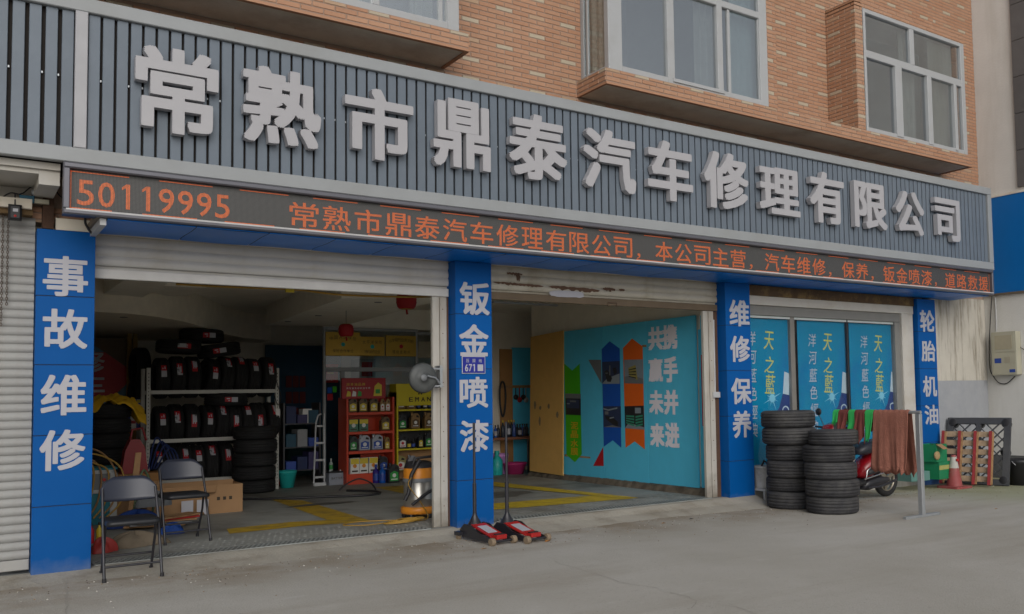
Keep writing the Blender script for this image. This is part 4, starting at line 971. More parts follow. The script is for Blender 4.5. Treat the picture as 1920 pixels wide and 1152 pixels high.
g.prism([(A.x + .52, RY - .032, 1.44), (A.x + .66, RY - .032, 1.44), (A.x + .66, RY - .032, 1.62), (A.x + .6, RY - .032, 1.66), (A.x + .54, RY - .032, 1.6)], (0, -.002, 0), 0)
g.prism([(A.x + .555, RY - .0345, 1.48), (A.x + .63, RY - .0345, 1.48), (A.x + .63, RY - .0345, 1.55), (A.x + .555, RY - .0345, 1.55)], (0, -.001, 0), 3)
g.build('header_print', [m_lyl, m_lw, m_lgn, m_lgn], rk)
G1, G2 = 'oil cans on the red rack', 'oil cans on the yellow rack'
yj = RY + .10
for i, px in enumerate((660, 679, 699)): jug(f'bronze oil jug, {ORD[i]} from the left on the top shelf of the red rack', at(px, 760, 'Y', yj).x, yj, zsh[0] + .025, .145, .25, m_jugr, m_lyl, G1)
for i, px in enumerate((715, 725)): jug(f'small gold oil bottle, {ORD[i + 3]} in line on the top shelf of the red rack', at(px, 760, 'Y', yj).x, yj, zsh[0] + .025, .085, .22, m_jugg, m_lw, G1, m_redd)
def tin(label, x, y, z, w, h, d, m1, m2, m3, group, name='oil_tin', cat='oil tin'):
    t = thing(name, label, cat, (x, y, z), group=group)
    MB().bbox(-w / 2, -d / 2, 0, w / 2, d / 2, h, .004).build('body', m1, t, local=True)
    MB().box(-w / 2 + .004, -d / 2 - .0015, h * .62, w / 2 - .004, -d / 2 - .0003, h - .006).build('upper_print', m2, t, local=True)
    MB().lathe([(w * .22, 0), (w * .2, -.0015)], (0, -d / 2 - .0018, h * .5), 14, 'Y').build('emblem', m3, t, local=True)
    MB().box(-w * .34, -d / 2 - .0012, h * .12, w * .34, -d / 2 - .0002, h * .22).build('print_line', m_bk, t, local=True)
    return t
for i, px in enumerate((661, 680)): tin(f'green and yellow oil box, {ORD[i]} on the second shelf of the red rack', at(px, 798, 'Y', yj).x, yj, zsh[1] + .025, .15, .20, .1, M('tin_green', (.05, .15, .10), .4), m_lyl, m_lw, G1)
jug('bronze oil jug alone at the right end of the red rack second shelf', at(721, 798, 'Y', yj).x, yj, zsh[1] + .025, .15, .24, m_jugr, m_lyl, G1)
jug('black oil jug with green label at the left end of the red rack third shelf', at(661, 835, 'Y', yj).x, yj, zsh[2] + .025, .14, .25, m_jugb, m_lgn, G1)
for i, px in enumerate((682, 706)): jug(f'silver oil jug with blue label, {("left", "right")[i]} one of the pair on the third shelf', at(px, 835, 'Y', yj).x, yj, zsh[2] + .025, .19, .26, m_jugs, m_lb, G1)
jug('small yellow oil bottle at the right end of the red rack third shelf', at(724, 835, 'Y', yj).x, yj, zsh[2] + .025, .085, .21, m_jugg, m_lyl, G1)
for i, px in enumerate((662, 679, 697)): tin(f'white and yellow oil tin, {ORD[i]} on the bottom shelf of the red rack', at(px, 875, 'Y', yj).x, yj - .03, zsh[3] + .021, .145, .25, .1, m_lw, m_lyl, m_orange, G1)
jug('black oil jug with blue label on the bottom shelf of the red rack', at(717, 875, 'Y', yj).x, yj, zsh[3] + .021, .16, .27, m_jugb, m_lb, G1)
# yellow rack
YX0, YX1, YY = 6.10, 6.98, 5.72
yk = thing('display_rack', 'yellow motor oil display rack with sloping header partly behind the fan', 'display rack', ((YX0 + YX1) / 2, YY, FZ))
zy = [at(790, y, 'Y', YY).z for y in (769, 806, 842, 880)]
for x in (YX0, YX1 - .03): MB().bbox(x, YY, FZ, x + .03, YY + .35, 1.50, .003).build('side_panel', m_ry, yk)
MB().box(YX0 + .031, YY + .33, zy[2], YX1 - .031, YY + .34, 1.50).build('back_panel', m_blackp, yk)
MB().box(YX0 + .031, YY + .33, FZ, YX1 - .031, YY + .34, zy[2] - .03).build('back_panel', m_card, yk)
for z in zy[:3]: MB().bbox(YX0 + .031, YY - .005, z - .012, YX1 - .031, YY + .325, z + .016, .002).build('shelf', m_ry, yk)
MB().bbox(YX0 + .25, YY - .005, FZ, YX1 - .031, YY + .325, zy[3] - .02, .002).build('base_box', m_ry, yk)
MB().prism([(YX0, YY, 1.27), (YX0, YY + .3, 1.27), (YX0, YY + .3, 1.64), (YX0, YY + .02, 1.64)], (YX1 - YX0, 0, 0)).build('header', m_ry, yk)
g = MB()
for i, ch in enumerate('EMAN'): put(g, ch, (YX0 + .22 + .11 * i, YY + .0005, 1.335), (.07, 0, 0), (0, 0, .075), (0, -1, 0), 0, .03)
c0 = Vector((YX0 + .42, YY + .003, 1.50))
for k in range(5): a = PI / 2 + 2 * PI * k / 5; g.poly([c0 + Vector((.055 * math.cos(a + .3), -.006, .055 * math.sin(a + .3))), c0 + Vector((.055 * math.cos(a - .3), -.006, .055 * math.sin(a - .3))), c0 + Vector((0, -.006, 0))])
g.build('header_print', m_bk, yk)
yj = YY + .10
for i, px in enumerate((750, 769)): jug(f'gold oil jug, {ORD[i]} on the top shelf of the yellow rack', at(px, 755, 'Y', yj).x, yj, zy[0] + .017, .155, .26, m_jugg, m_jugr, G2)
for i, px in enumerate((785, 797, 806)): bottle('additive_bottle', f'small dark bottle, {ORD[i + 2]} in line on the top shelf of the yellow rack', at(px, 755, 'Y', yj).x, yj, zy[0] + .017, .20, .035, m_jugb, m_redd if i == 1 else m_blackp, G2, mlab=m_lw if i == 1 else m_lb)
jug('black oil jug with green label on the second shelf of the yellow rack', at(753, 790, 'Y', yj).x, yj, zy[1] + .017, .15, .25, m_jugb, m_lgn, G2)
for i, px in enumerate((777, 802)): jug(f'gold oil jug, {ORD[i]} of two on the second shelf of the yellow rack', at(px, 790, 'Y', yj).x, yj, zy[1] + .017, .165, .28, m_jugg, m_jugr, G2)
jug('black oil jug with white label on the third shelf of the yellow rack', at(753, 827, 'Y', yj).x, yj, zy[2] + .017, .15, .24, m_jugb, m_lw, G2)
for i, px in enumerate((767, 775)): bottle('additive_can', f'small dark can with bright label, {ORD[i]} on the third shelf of the yellow rack', at(px, 827, 'Y', yj).x, yj, zy[2] + .017, .15, .034, m_jugb, m_blackp, G2, 'can', (m_lyl, m_lb)[i])
jug('slim black oil bottle on the third shelf of the yellow rack', at(787, 827, 'Y', yj).x, yj, zy[2] + .017, .09, .22, m_jugb, m_lyl, G2)
jug('black oil jug with bright green label at the right of the yellow rack', at(802, 827, 'Y', yj).x, yj, zy[2] + .017, .15, .26, m_jugb, m_lgn, G2)
jug('olive oil can with red and white label on the yellow rack base', at(755, 868, 'Y', YY - .02).x, YY + .12, zy[3] - .018, .20, .27, M('jug_olive', (.25, .22, .08), .4), m_lw, G2)
jug('grey oil jug behind the vacuum cleaner on the yellow rack base', at(778, 868, 'Y', YY).x, YY + .14, zy[3] - .018, .16, .26, m_jugs, m_redd, G2)
jug('black oil jug with green label standing on the floor between the racks', at(737, 896, 'Y', 5.45).x, 5.45, FZ, .19, .32, m_jugb, m_lgn, None)
for i, px in enumerate((705, 717)):
    p = at(px, 906, 'Z', FZ); bottle('washer_fluid_jug', f'blue washer fluid bottle on the floor, {("left", "right")[i]} one before the red rack', p.x, p.y, FZ, .30, .055, M(('fluid_violet', 'fluid_blue')[i], ((.03, .02, .18), (.01, .08, .34))[i], .15), m_lb, 'washer fluid bottles', mlab=m_lb)
# battery, bottle and shelf unit left of the red rack
bt = thing('car_battery', 'light grey car battery on the floor left of the red rack', 'battery', tuple(at(629, 909, 'Z', FZ)))
MB().bbox(-.13, -.08, 0, .12, .08, .19, .006).build('case', M('battery_grey', (.22, .24, .28), .4), bt, local=True)
MB().bbox(-.125, -.075, .191, .115, .075, .215, .004).build('lid', m_blackp, bt, local=True)
g = MB(); text_fit(g, 'BATTERY', (-.09, -.0812, .09), (1, 0, 0), (0, 0, .035), (0, -1, 0)); g.build('print', m_bk, bt, local=True)
for x in (-.09, .08): MB().lathe([(.012, .2152), (.010, .235)], (x, 0, 0), 10).build('terminal', m_galv, bt, local=True)
p = at(620, 900, 'Z', FZ) ; MB().bbox(p.x - .08, 5.98, .215 + FZ, p.x + .22, 6.0, .52, .003).build('carton_sheet', M('grey_board', (.24, .23, .20), .8), label='grey board standing behind the car battery', cat='board')
bottle('water_bottle', 'clear bottle with green label standing on the car battery', at(620, 880, 'Y', 5.95).x, 5.93, .245, .20, .03, M('clear_plastic', (.35, .4, .4), .15), m_lw, None, mlab=m_lgn)
# step ladder
ld = thing('step_ladder', 'white step ladder folded beside the glass partition', 'ladder', tuple(at(600, 911, 'Z', FZ)))
zl = at(603, 780, 'Y', 5.9).z
for s in (0, 1):
    MB().tube([(-.10 + s * .17, 0, .01), (-.06 + s * .13, .02, zl * .88), (-.02 + s * .10, .03, zl - .02), (.03 + s * .05, .04, zl)], .013, 8).build('rail', m_white, ld, local=True)
for k in range(4): z = .12 + .27 * k; MB().bbox(-.09 + .01 * k, -.02, z, .07 - .008 * k, .06, z + .03, .003).build('step', m_white, ld, local=True)
MB().box(-.1, -.03, .0, .09, .03, .05).build('foot', m_white, ld, local=True)
# dark shelf of boxed parts behind the ladder
sh = thing('parts_shelf', 'dark shelf stacked with boxed parts left of the glass partition', 'shelf', (4.75, 6.4, FZ))
for x in (4.42, 5.0): MB().box(x, 6.3, FZ, x + .025, 6.7, 1.35).build('upright', m_blackm, sh)
for z in (.25, .62, 1.0): MB().box(4.446, 6.3, z, 4.999, 6.7, z + .02).build('shelf_board', m_blackm, sh)
cols = [m_lb, M('box_teal', (.01, .06, .10), .5), M('box_navy', (.01, .02, .08), .5), M('box_white', (.26, .27, .28), .5), M('box_violet', (.04, .035, .11), .5)]
k = 0
for z in (.27, .64, 1.02):
    for j in range(3):
        x = 4.46 + j * .18; h = .14 + .07 * ((j + k) % 3); nm = ('dark blue', 'teal', 'navy', 'white', 'violet')[(j * 2 + k) % 5]
        MB().bbox(x, 6.28, z + .001, x + .16, 6.6, z + h, .003).build('parts_box', cols[(j * 2 + k) % 5], label=f'{nm} boxed part, {ORD[j]} on the {("bottom", "middle", "top")[k]} board of the dark parts shelf', cat='box', group='boxes on the dark parts shelf')
    k += 1
# ================================================================ poster window (third bay)
wx = lambda px, py=700: at(px, py, 'Y', .12).x
wt = thing('shop_window', 'large shop window with three blue liquor posters behind the glass', 'shop window', (10.5, .12, 0))
X0w, X1w = 8.70, 12.365
MB().box(X0w, .06, 2.70, X1w, .16, 2.836).build('rusty_header', M('rusty_header', (.10, .06, .03), .8, var=.3, dirt=(.3, .2, .07), dscale=4, damt=.7), wt)
m_wf = M('window_white', (.50, .48, .44), .6, dirt=(.35, .3, .23), dscale=3, damt=.5)
MB().bbox(X0w, .075, 2.575, X1w, .20, 2.699, .004).build('frame', m_wf, wt)
xa_ = wx(1690); MB().bbox(xa_, .076, .0, X1w - .02, .21, 2.574, .004).build('frame', m_wf, wt)
m_gf = M('window_grey', (.20, .20, .19), .55, var=.08)
MB().bbox(X0w, .11, 2.44, xa_ - .004, .24, 2.573, .004).build('frame', m_gf, wt)
xb_ = wx(1680); MB().bbox(xb_, .112, .30, xa_ - .004, .24, 2.438, .004).build('frame', m_gf, wt)
MB().bbox(X0w, .10, .28, xb_ - .002, .24, .36, .004).build('sill', m_wf, wt)
MB().box(X0w, .101, gz(9) - .1, X1w - .02, .30, .279).build('plinth', m_render, wt)
MB().bbox(wx(1486), .135, .361, wx(1494), .20, 2.438, .004).build('mullion', M('mullion_brown', (.19, .18, .165), .5), wt)
MB().box(wx(1592), .14, .361, wx(1592) + .03, .17, 2.438).build('mullion', m_blackm, wt)
MB().box(X0w + .01, .150, .362, xb_ - .003, .156, 2.437).build('pane', glass('poster_glass', (.95, .98, 1), .0), wt)
MB().box(X0w + .01, .141, 2.405, xb_ - .003, .149, 2.437).build('top_bead', M('bead_pale', (.45, .5, .5), .4), wt)
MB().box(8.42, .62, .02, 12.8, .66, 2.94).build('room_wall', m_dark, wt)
MB().box(X0w, .212, 2.574, 12.90, .66, 2.95).build('head_wall', m_beige, wt)
m_pos = M('poster_blue', (.0, .21, .36), .8, spec=.1, var=.10, scale=.9, dirt=(.0, .10, .32), dscale=.8, damt=.8)
m_pyl = M('poster_gold', (.50, .48, .10), .5); m_cap = M('print_cap', (.45, .52, .56), .4); m_bdk = M('print_bottle', (.01, .035, .16), .4); m_star = M('print_star', (.20, .50, .62), .8)
def poster(pa, pb, which, x_gold, x_white):
    xl, xr = at(pa, 700, 'Y', .19).x, at(pb, 700, 'Y', .19).x; zt = 2.40
    t = thing('poster', which, 'poster', ((xl + xr) / 2, .19, .4), group='blue liquor posters in the shop window')
    MB().box(xl, .19, .37, xr, .194, zt).build('sheet', m_pos, t)
    g = MB()
    X = at(x_gold, 640, 'Y', .189).x; s = .30
    for ch, ya_, yb_ in (('天', 621, 655), ('之', 668, 699), ('藍', 702, 738)): z = at(1440, yb_, 'Y', .1885).z; h = at(1440, ya_, 'Y', .1885).z - z; put(g, ch, (X - .09, .1885, z), (.19, 0, -.01), (.03, 0, h), (0, -1, 0), 0, .004, 0)
    if x_white:
        X = at(x_white, 640, 'Y', .189).x
        for i, ch in enumerate('洋河藍色經典'): z = at(1412, 648 + 34.5 * i, 'Y', .1885).z; put(g, ch, (X - .08, .1885, z), (.16, 0, 0), (.02, 0, .19), (0, -1, 0), 0, .003, 1)
    xc = xr - .13
    zk = .40; g.poly([(xc - .045, .1886, .96 + zk), (xc + .075, .1886, .94 + zk), (xc + .10, .1886, 1.24 + zk), (xc - .005, .1886, 1.27 + zk)], 2)
    g.poly([(max(xl, xc - .30), .1888, .55), (xr - .004, .1888, .55), (xr - .004, .1888, .88 + zk), (xc + .08, .1888, .94 + zk), (xc - .05, .1888, .96 + zk), (xc - .12, .1888, .78 + zk), (xc - .26, .1888, .60 + zk)], 3); g.lathe([(.07, .1880), (.06, .1879)], (xc + .0, 0, .72 + zk), 18, 'Y', 2); g.lathe([(.052, .1878), (.0, .1877)], (xc + .0, 0, .72 + zk), 18, 'Y', 3)
    c0 = Vector((xc - .26, .1870, .90 + zk))
    for k in range(16):
        a = 2 * PI * k / 16; L = .19 if k % 4 == 1 else (.12 if k % 2 else .08); d = Vector((math.cos(a), 0, math.sin(a))); e = Vector((-math.sin(a), 0, math.cos(a))) * .012
        g.poly([c0 + e - Vector((0, k * 1e-5, 0)), c0 - e - Vector((0, k * 1e-5, 0)), c0 + d * L - Vector((0, k * 1e-5, 0))], 4)
    g.add([c0 + Vector((.055 * math.cos(a), -.0003, .055 * math.sin(a))) for a in [2 * PI * k / 16 for k in range(16)]], [tuple(range(16))], 4)
    g.build('print', [m_pyl, m_print, m_cap, m_bdk, m_star], t)
poster(1380, 1483, 'left blue liquor poster with gold characters behind the blue pillar edge', 1440, 1408)
poster(1497, 1591, 'middle blue liquor poster with gold and white characters, above the taller tyre stack', 1550, 1522)
poster(1594, 1681, 'right blue liquor poster with gold characters, behind the hanging brown towels', 1645, 1619)


# ================================================================ wall and neighbour on the right
g = MB(); g.box(12.80, .10, -.4, 14.40, .34, 1.52); 
rw = thing('side_wall', 'weathered plaster wall with dark run-off streaks beside the last blue pillar', 'wall', (13.6, .1, -.12))
g.build('patched_field', m_render_clean, rw)
MB().box(12.80, .098, 1.5205, 14.40, .34, 2.8995).build('streaked_field', M('streaky_render', (.50, .47, .41), .88, var=.1, scale=4, bump=.3, bscale=30, dirt=(.15, .12, .08), dscale=7, damt=.9, streak=True), rw)
nb = thing('neighbour_building', 'pale rendered neighbouring building with a blue band and dark stone cladding', 'building', (14.42, -3, -.12))
MB().box(14.405, -5.0, -.4, 18, .6, 12).build('wall', m_side, nb)
MB().box(14.360, -4.5, 2.985, 14.404, .02, 4.62).build('blue_band', M('band_blue', (.004, .15, .48), .4, var=.05), nb)
MB().box(14.350, -4.5, 4.621, 14.404, .03, 4.66).build('band_cap', m_plaster, nb)
MB().box(14.350, -4.5, 2.95, 14.404, .03, 2.984).build('band_foot', M('old_brown_trim', (.14, .11, .08), .8), nb)
for k in range(6):
    MB().bbox(14.37, -1.35, 4.72 + k * .62, 14.404, -.61, 5.33 + k * .62, .004).build('stone_slab', m_stone, nb)
MB().box(14.385, -.95, -.13, 14.404, .09, .26).build('dark_plinth', M('plinth_dark', (.10, .10, .10), .85, bump=.3), nb)
# electricity meter box
A = at(1866, 620, 'X', 14.25); mb_ = thing('meter_box', 'cream electricity meter box fixed to the neighbouring wall', 'meter box', (14.3, -.25, 1.62))
m_cream = M('meter_cream', (.42, .40, .31), .5, var=.05)
MB().bbox(14.25, -.53, 1.60, 14.40, -.09, 2.32, .006).build('case', m_cream, mb_)
MB().box(14.243, -.50, 1.985, 14.2495, -.12, 2.30).build('upper_lid', m_cream, mb_)
MB().box(14.237, -.46, 2.03, 14.2425, -.16, 2.26).build('window_cover', M('cover_tan', (.40, .36, .26), .5), mb_)
MB().box(14.246, -.505, 1.615, 14.2497, -.115, 1.965).build('lower_lid', m_cream, mb_)
MB().box(14.243, -.26, 1.80, 14.2459, -.14, 1.88).build('sticker', m_lb, mb_); MB().box(14.243, -.50, 1.64, 14.2459, -.40, 1.69).build('sticker', m_lb, mb_)
MB().box(14.241, -.42, 1.80, 14.2459, -.32, 1.90).build('latch', M('latch_tan', (.36, .33, .25), .5), mb_)
def cable(pts, r, m, label, name='cable', cat='cable', group=None):
    P = [Vector(p) for p in pts]; Q = []
    for i in range(len(P) - 1):
        p0, p1, p2, p3 = P[max(i - 1, 0)], P[i], P[i + 1], P[min(i + 2, len(P) - 1)]
        for k in range(6):
            t = k / 6; Q.append(.5 * ((2 * p1) + (p2 - p0) * t + (2 * p0 - 5 * p1 + 4 * p2 - p3) * t * t + (3 * p1 - p0 - 3 * p2 + p3) * t ** 3))
    Q.append(P[-1]); g = MB(); g.tube(Q, r, 6); return g.build(name, m, label=label, cat=cat, group=group)
X_ = 14.375
cp = [(1860, 556), (1857, 600), (1855, 650), (1856, 690), (1862, 705), (1873, 718), (1888, 719), (1903, 706)]
cable([tuple(at(px, py, 'X', X_)) for px, py in cp], .009, m_blackp, 'black cable looping down the wall to the bottom of the meter box')
cable([tuple(at(px, py, 'X', 14.38)) for px, py in ((1866, 558), (1868, 600), (1868, 622))], .012, m_white, 'white conduit running down to the top of the meter box', 'conduit', 'conduit')
cable([tuple(at(px, py, 'X', 14.38)) for px, py in ((1907, 640), (1914, 652), (1930, 660))], .006, m_blackp, 'thin black wire leaving the right side of the meter box')

# ================================================================ tyres
def tyre_mesh(R, w, seed=0):
    h = w / 2; gr = .008
    prof = [(R * .62, -h * .72), (R * .66, -h * .82), (R * .74, -h * .97), (R * .84, -h), (R * .92, -h * .93), (R * .97, -h * .80), (R - .004, -h * .72), (R, -h * .64)]
    for gy in (-.42, -.14, .14, .42):
        prof += [(R, (gy - .045) * 2 * h * .98 * .5 * 2 / 2 if False else h * (gy - .04) * 1.35), (R - gr, h * (gy - .025) * 1.35), (R - gr, h * (gy + .025) * 1.35), (R, h * (gy + .04) * 1.35)]
    prof += [(a, -b) for a, b in prof[:8][::-1]]
    prof += [(R * .70, h * .55), (R * .80, 0), (R * .70, -h * .55)]
    g = MB(); g.lathe(prof, n=44, closed=True, smooth=True)
    return g.mesh('tyre', m_rub if R and seed != 9 else m_rubn)
def rub_sipe(name, col, dust, amt):
    m = M(name, col, .75, var=.34, scale=4, dirt=dust, dscale=4, damt=amt)
    n = m.node_tree; b = n.nodes['Principled BSDF']; tc = n.nodes.new('ShaderNodeTexCoord'); sx = n.nodes.new('ShaderNodeSeparateXYZ')
    n.links.new(tc.outputs['Object'], sx.inputs[0]); at2 = n.nodes.new('ShaderNodeMath'); at2.operation = 'ARCTAN2'; n.links.new(sx.outputs[1], at2.inputs[0]); n.links.new(sx.outputs[0], at2.inputs[1])
    ab = n.nodes.new('ShaderNodeMath'); ab.operation = 'ABSOLUTE'; n.links.new(sx.outputs[2], ab.inputs[0])
    k = n.nodes.new('ShaderNodeMath'); k.operation = 'MULTIPLY_ADD'; k.inputs[1].default_value = 9.0; n.links.new(ab.outputs[0], k.inputs[0])
    k2 = n.nodes.new('ShaderNodeMath'); k2.operation = 'MULTIPLY'; k2.inputs[1].default_value = 10.0; n.links.new(at2.outputs[0], k2.inputs[0]); n.links.new(k2.outputs[0], k.inputs[2])
    f = n.nodes.new('ShaderNodeMath'); f.operation = 'FRACT'; n.links.new(k.outputs[0], f.inputs[0])
    g_ = n.nodes.new('ShaderNodeMath'); g_.operation = 'GREATER_THAN'; g_.inputs[1].default_value = .16; n.links.new(f.outputs[0], g_.inputs[0])
    bp = n.nodes.new('ShaderNodeBump'); bp.inputs['Strength'].default_value = .8; bp.inputs['Distance'].default_value = .006; n.links.new(g_.outputs[0], bp.inputs['Height']); n.links.new(bp.outputs[0], b.inputs['Normal'])
    return m
m_rub = rub_sipe('worn_rubber', (.040, .040, .044), (.095, .092, .085), .6); m_rubn = rub_sipe('new_rubber', (.014, .014, .015), (.02, .02, .02), .3)
TW_ = [tyre_mesh(.315, .205), tyre_mesh(.30, .185), tyre_mesh(.325, .215)]
TN_ = [tyre_mesh(.31, .195, 9), tyre_mesh(.30, .185, 9)]
def sticker_mesh(R, kind):
    g = MB(); L, w = .185, .072; nu, nv = 8, 5; r = random.Random(kind)
    for i in range(nu):
        for j in range(nv):
            a0, a1 = (-L / 2 + L * i / nu) / R, (-L / 2 + L * (i + 1) / nu) / R; z0, z1 = -w / 2 + w * j / nv, -w / 2 + w * (j + 1) / nv
            red = (i < 4) if kind == 0 else ((i < 3 or (i < 7 and j > 3)) if kind == 1 else (i > 4 or j == 0))
            mi = 0 if red else 1
            if red and j in (1, 3) and i in (1, 2, 5) and r.random() < .8: mi = 1
            if not red and r.random() < .15: mi = 2
            q = [(a0, z0), (a0, z1), (a1, z1), (a1, z0)]
            g.add([((R + .0025) * math.cos(a), (R + .0025) * math.sin(a), z) for a, z in q], [(3, 2, 1, 0)], mi)
    return g.mesh('label_sticker', [m_redd, m_print, m_gr])
STK = {}
def tyre(label, c, me, R, standing=False, yaw=0.0, sticker=None, elev=.0, group=None, tilt=(0, 0), zoff=0.0):
    o = bpy.data.objects.new('tyre', me); COL.objects.link(o); o.location = c
    tag(o, label, 'tyre', group)
    if standing:
        o.rotation_euler = (0, PI / 2 + tilt[0], yaw)
        ang = math.atan2(-math.cos(elev), -math.sin(elev))
    else:
        o.rotation_euler = (tilt[0], tilt[1], yaw); ang = elev
    if sticker is not None:
        k = (round(R, 3), sticker)
        if k not in STK: STK[k] = sticker_mesh(R, sticker)
        inst('label_sticker', STK[k], o, (0, 0, zoff), (0, 0, ang))
    return o
# two stacks outside the poster window
GO = 'worn tyres stacked outside the poster window'
def stack(px, py, r, n, names, seed, wlist):
    base = at(px, py, 'G'); rr = random.Random(seed)
    # the contact ellipse's nearest point: move back by the radius along the view
    d = Vector((base.x - CAM.x, base.y - CAM.y, 0)).normalized(); c = base + d * r; z = gz(c.x)
    for i in range(n):
        me, R, w = wlist[i]
        off = Vector((rr.uniform(-.035, .035), rr.uniform(-.03, .03), 0))
        o = tyre(f'worn tyre, {names[i]} of the {"taller" if n == 6 else "shorter"} stack outside the window', (c.x + off.x, c.y + off.y, z + w / 2), me, R, yaw=rr.uniform(0, 6), tilt=(rr.uniform(-.012, .012), rr.uniform(-.012, .012)), group=GO)
        z += w - .004
TW_.append(tyre_mesh(.345, .215)); A_, B_, C_, D_ = (TW_[0], .315, .205), (TW_[1], .30, .185), (TW_[2], .325, .210), (TW_[3], .345, .215)
nm6 = ['bottom one', 'second from the bottom', 'third from the bottom', 'third from the top', 'second from the top', 'top one']
nm5 = ['bottom one', 'second from the bottom', 'middle one', 'second from the top', 'top one']
stack(1486, 956, .325, 6, nm6, 4, [C_, B_, C_, C_, D_, D_])
stack(1560, 966, .315, 5, nm5, 7, [A_, C_, A_, A_, B_])

# ---- tyre rack in the left bay
RY_ = 5.85
rkx0, rkx1 = at(281, 740, 'Y', RY_).x, at(517, 740, 'Y', RY_).x
rack = thing('tyre_rack', 'white steel tyre rack loaded with new tyres carrying red stickers', 'tyre rack', ((rkx0 + rkx1) / 2, RY_, FZ))
zr = at(281, 690, 'Y', RY_).z; zb1 = at(400, 735, 'Y', RY_).z; zb2 = at(400, 824, 'Y', RY_).z
m_rk = M('rack_white', (.50, .49, .45), .5, var=.06)
for x in (rkx0 - .045, rkx1 - .005):
    for y in (RY_, RY_ + .45):
        MB().bbox(x, y - .02, FZ, x + .05, y + .03, zr, .003).build('upright', m_rk, rack)
g = MB()
for x in (rkx0 - .045, rkx1 - .005):
    for k in range(34): z = FZ + .06 + k * .052; g.quad((x + .020, RY_ - .0212, z), (x + .030, RY_ - .0212, z), (x + .030, RY_ - .0212, z + .018), (x + .020, RY_ - .0212, z + .018))
g.build('slots', m_dark, rack, kind='stuff')
for z in (zb1, zb2, .24):
    for y in (RY_ - .018, RY_ + .44): MB().bbox(rkx0 + .006, y, z - .025, rkx1 - .006, y + .035, z + .03, .003).build('beam', m_rk, rack)
GT = 'new tyres with red stickers on the rack'
def row(zb, xs, word, stk, tilts):
    for i, px in enumerate(xs):
        c = at(px, 780, 'Y', RY_ + .22).x; R = .31 if i % 3 else .30; me = TN_[0] if i % 3 else TN_[1]
        dz = math.sqrt(R * R - .23 ** 2)
        tyre(f'new tyre, {ORD[i]} from the left on the {word} shelf of the white rack', (c, RY_ + .225, zb + .03 + dz - .012), me, R, True, yaw=tilts[i] * .12, sticker=(None if stk[i] is None else i % 3), elev=(stk[i] or 0), group=GT, tilt=(tilts[i] * .10, 0), zoff=0)
row(zb1, [300, 329, 357, 390, 416, 443, 468, 497], 'top', [.35, .38, .55, .25, .8, .95, .65, .40], [0, 0, 0, 1, 1, .5, .6, .3])
row(zb2, [299, 326, 355, 382, 408, 433, 457, 480, 503], 'lower', [.38, .42, .2, .35, .75, .1, .8, .1, .7], [0, 0, .2, .8, .6, .2, .3, -.2, .8])
row(.24, [294, 317, 342, 367, 392, 420], 'floor-level', [.6, None, .6, .55, .75, .45], [0, 0, 0, 0, 0, 0])
for lb, px, py, tl, el in (('new tyre lying flat on the rack row, left of the highest tyre', 335, 651, (0, .03), -1.50), ('highest new black tyre lying flat above the rack', 378, 631, (0, .0), -1.42),
                       ('new tyre lying tilted, right of the highest one on the rack', 410, 657, (.04, -.16), -1.75), ('new tyre lying flat over the lower row of the rack', 424, 749, (.02, .02), -1.55)):
    p = at(px, py, 'Y', RY_ + .20); tyre(lb, (p.x, p.y, p.z), TN_[0], .31, sticker=0 if el != -1.50 else 2, elev=el, group='new tyres lying across the rack rows', tilt=tl, yaw=0)
# loose tyres left of the rack
for i in range(2):
    p = at(262 - 2 * i, 690 + 55 * i, 'Y', 6.9); tyre(f'unlabelled black tyre in the dark left of the rack, {("upper", "lower")[i]} one', p, TN_[0], .31, True, yaw=.1, group='dark tyres left of the rack')
# stack in front of the right of the rack
nz_ = ['bottom', 'second lowest', 'middle', 'second highest', 'top']
c = at(477, 927, 'Z', FZ); d = Vector((c.x, c.y - CAM.y, 0)).normalized() * .31; cx, cy = c.x + d.x, c.y + d.y; z = FZ
for i in range(5):
    tyre(f'black tyre, {nz_[i]} one of the stack at the right foot of the rack', (cx + rn.uniform(-.015, .015), cy, z + .099), TN_[0] if i else TN_[1], .31, yaw=i, group='stack of tyres at the foot of the rack', tilt=(.0, .0)); z += .198
# stack beside the first pillar with the yellow cloth on it
c = at(195, 800, 'Y', 4.9); z = FZ
for i in range(7):
    tyre(f'black tyre, {ORD[i]} from the floor in the stack topped by the yellow cloth', (c.x - .0 + rn.uniform(-.01, .01), 4.9, z + .097), TN_[0], .31, yaw=i * 2, sticker=(0 if i == 4 else None), elev=-1.62, group='stack of tyres under the yellow cloth'); z += .195
zc_ = z
g = MB(); rc = random.Random(8)
def cl(u, v):
    a = (u - .5) * .78; b = (v - .5) * .62; r = math.hypot(a + .02, b)
    zz = zc_ + .012 + .07 * math.exp(-(a * a + b * b) * 14) + .030 * math.sin(u * 19 + v * 6) + .022 * math.sin(v * 27 - u * 8) + .012 * math.sin(u * 41 + v * 33)
    if r > .30: zz -= (r - .30) * 1.35
    return (c.x + .06 + a, 4.86 + b, zz)
g.grid(cl, 30, 26); g.build('yellow_cloth', M('cloth_yellow', (.60, .35, .012), .8, var=.15, scale=8, bump=.2), label='crumpled yellow cloth thrown over the tyre stack', cat='cloth', solid=.006, origin=(c.x, 4.86, zc_))

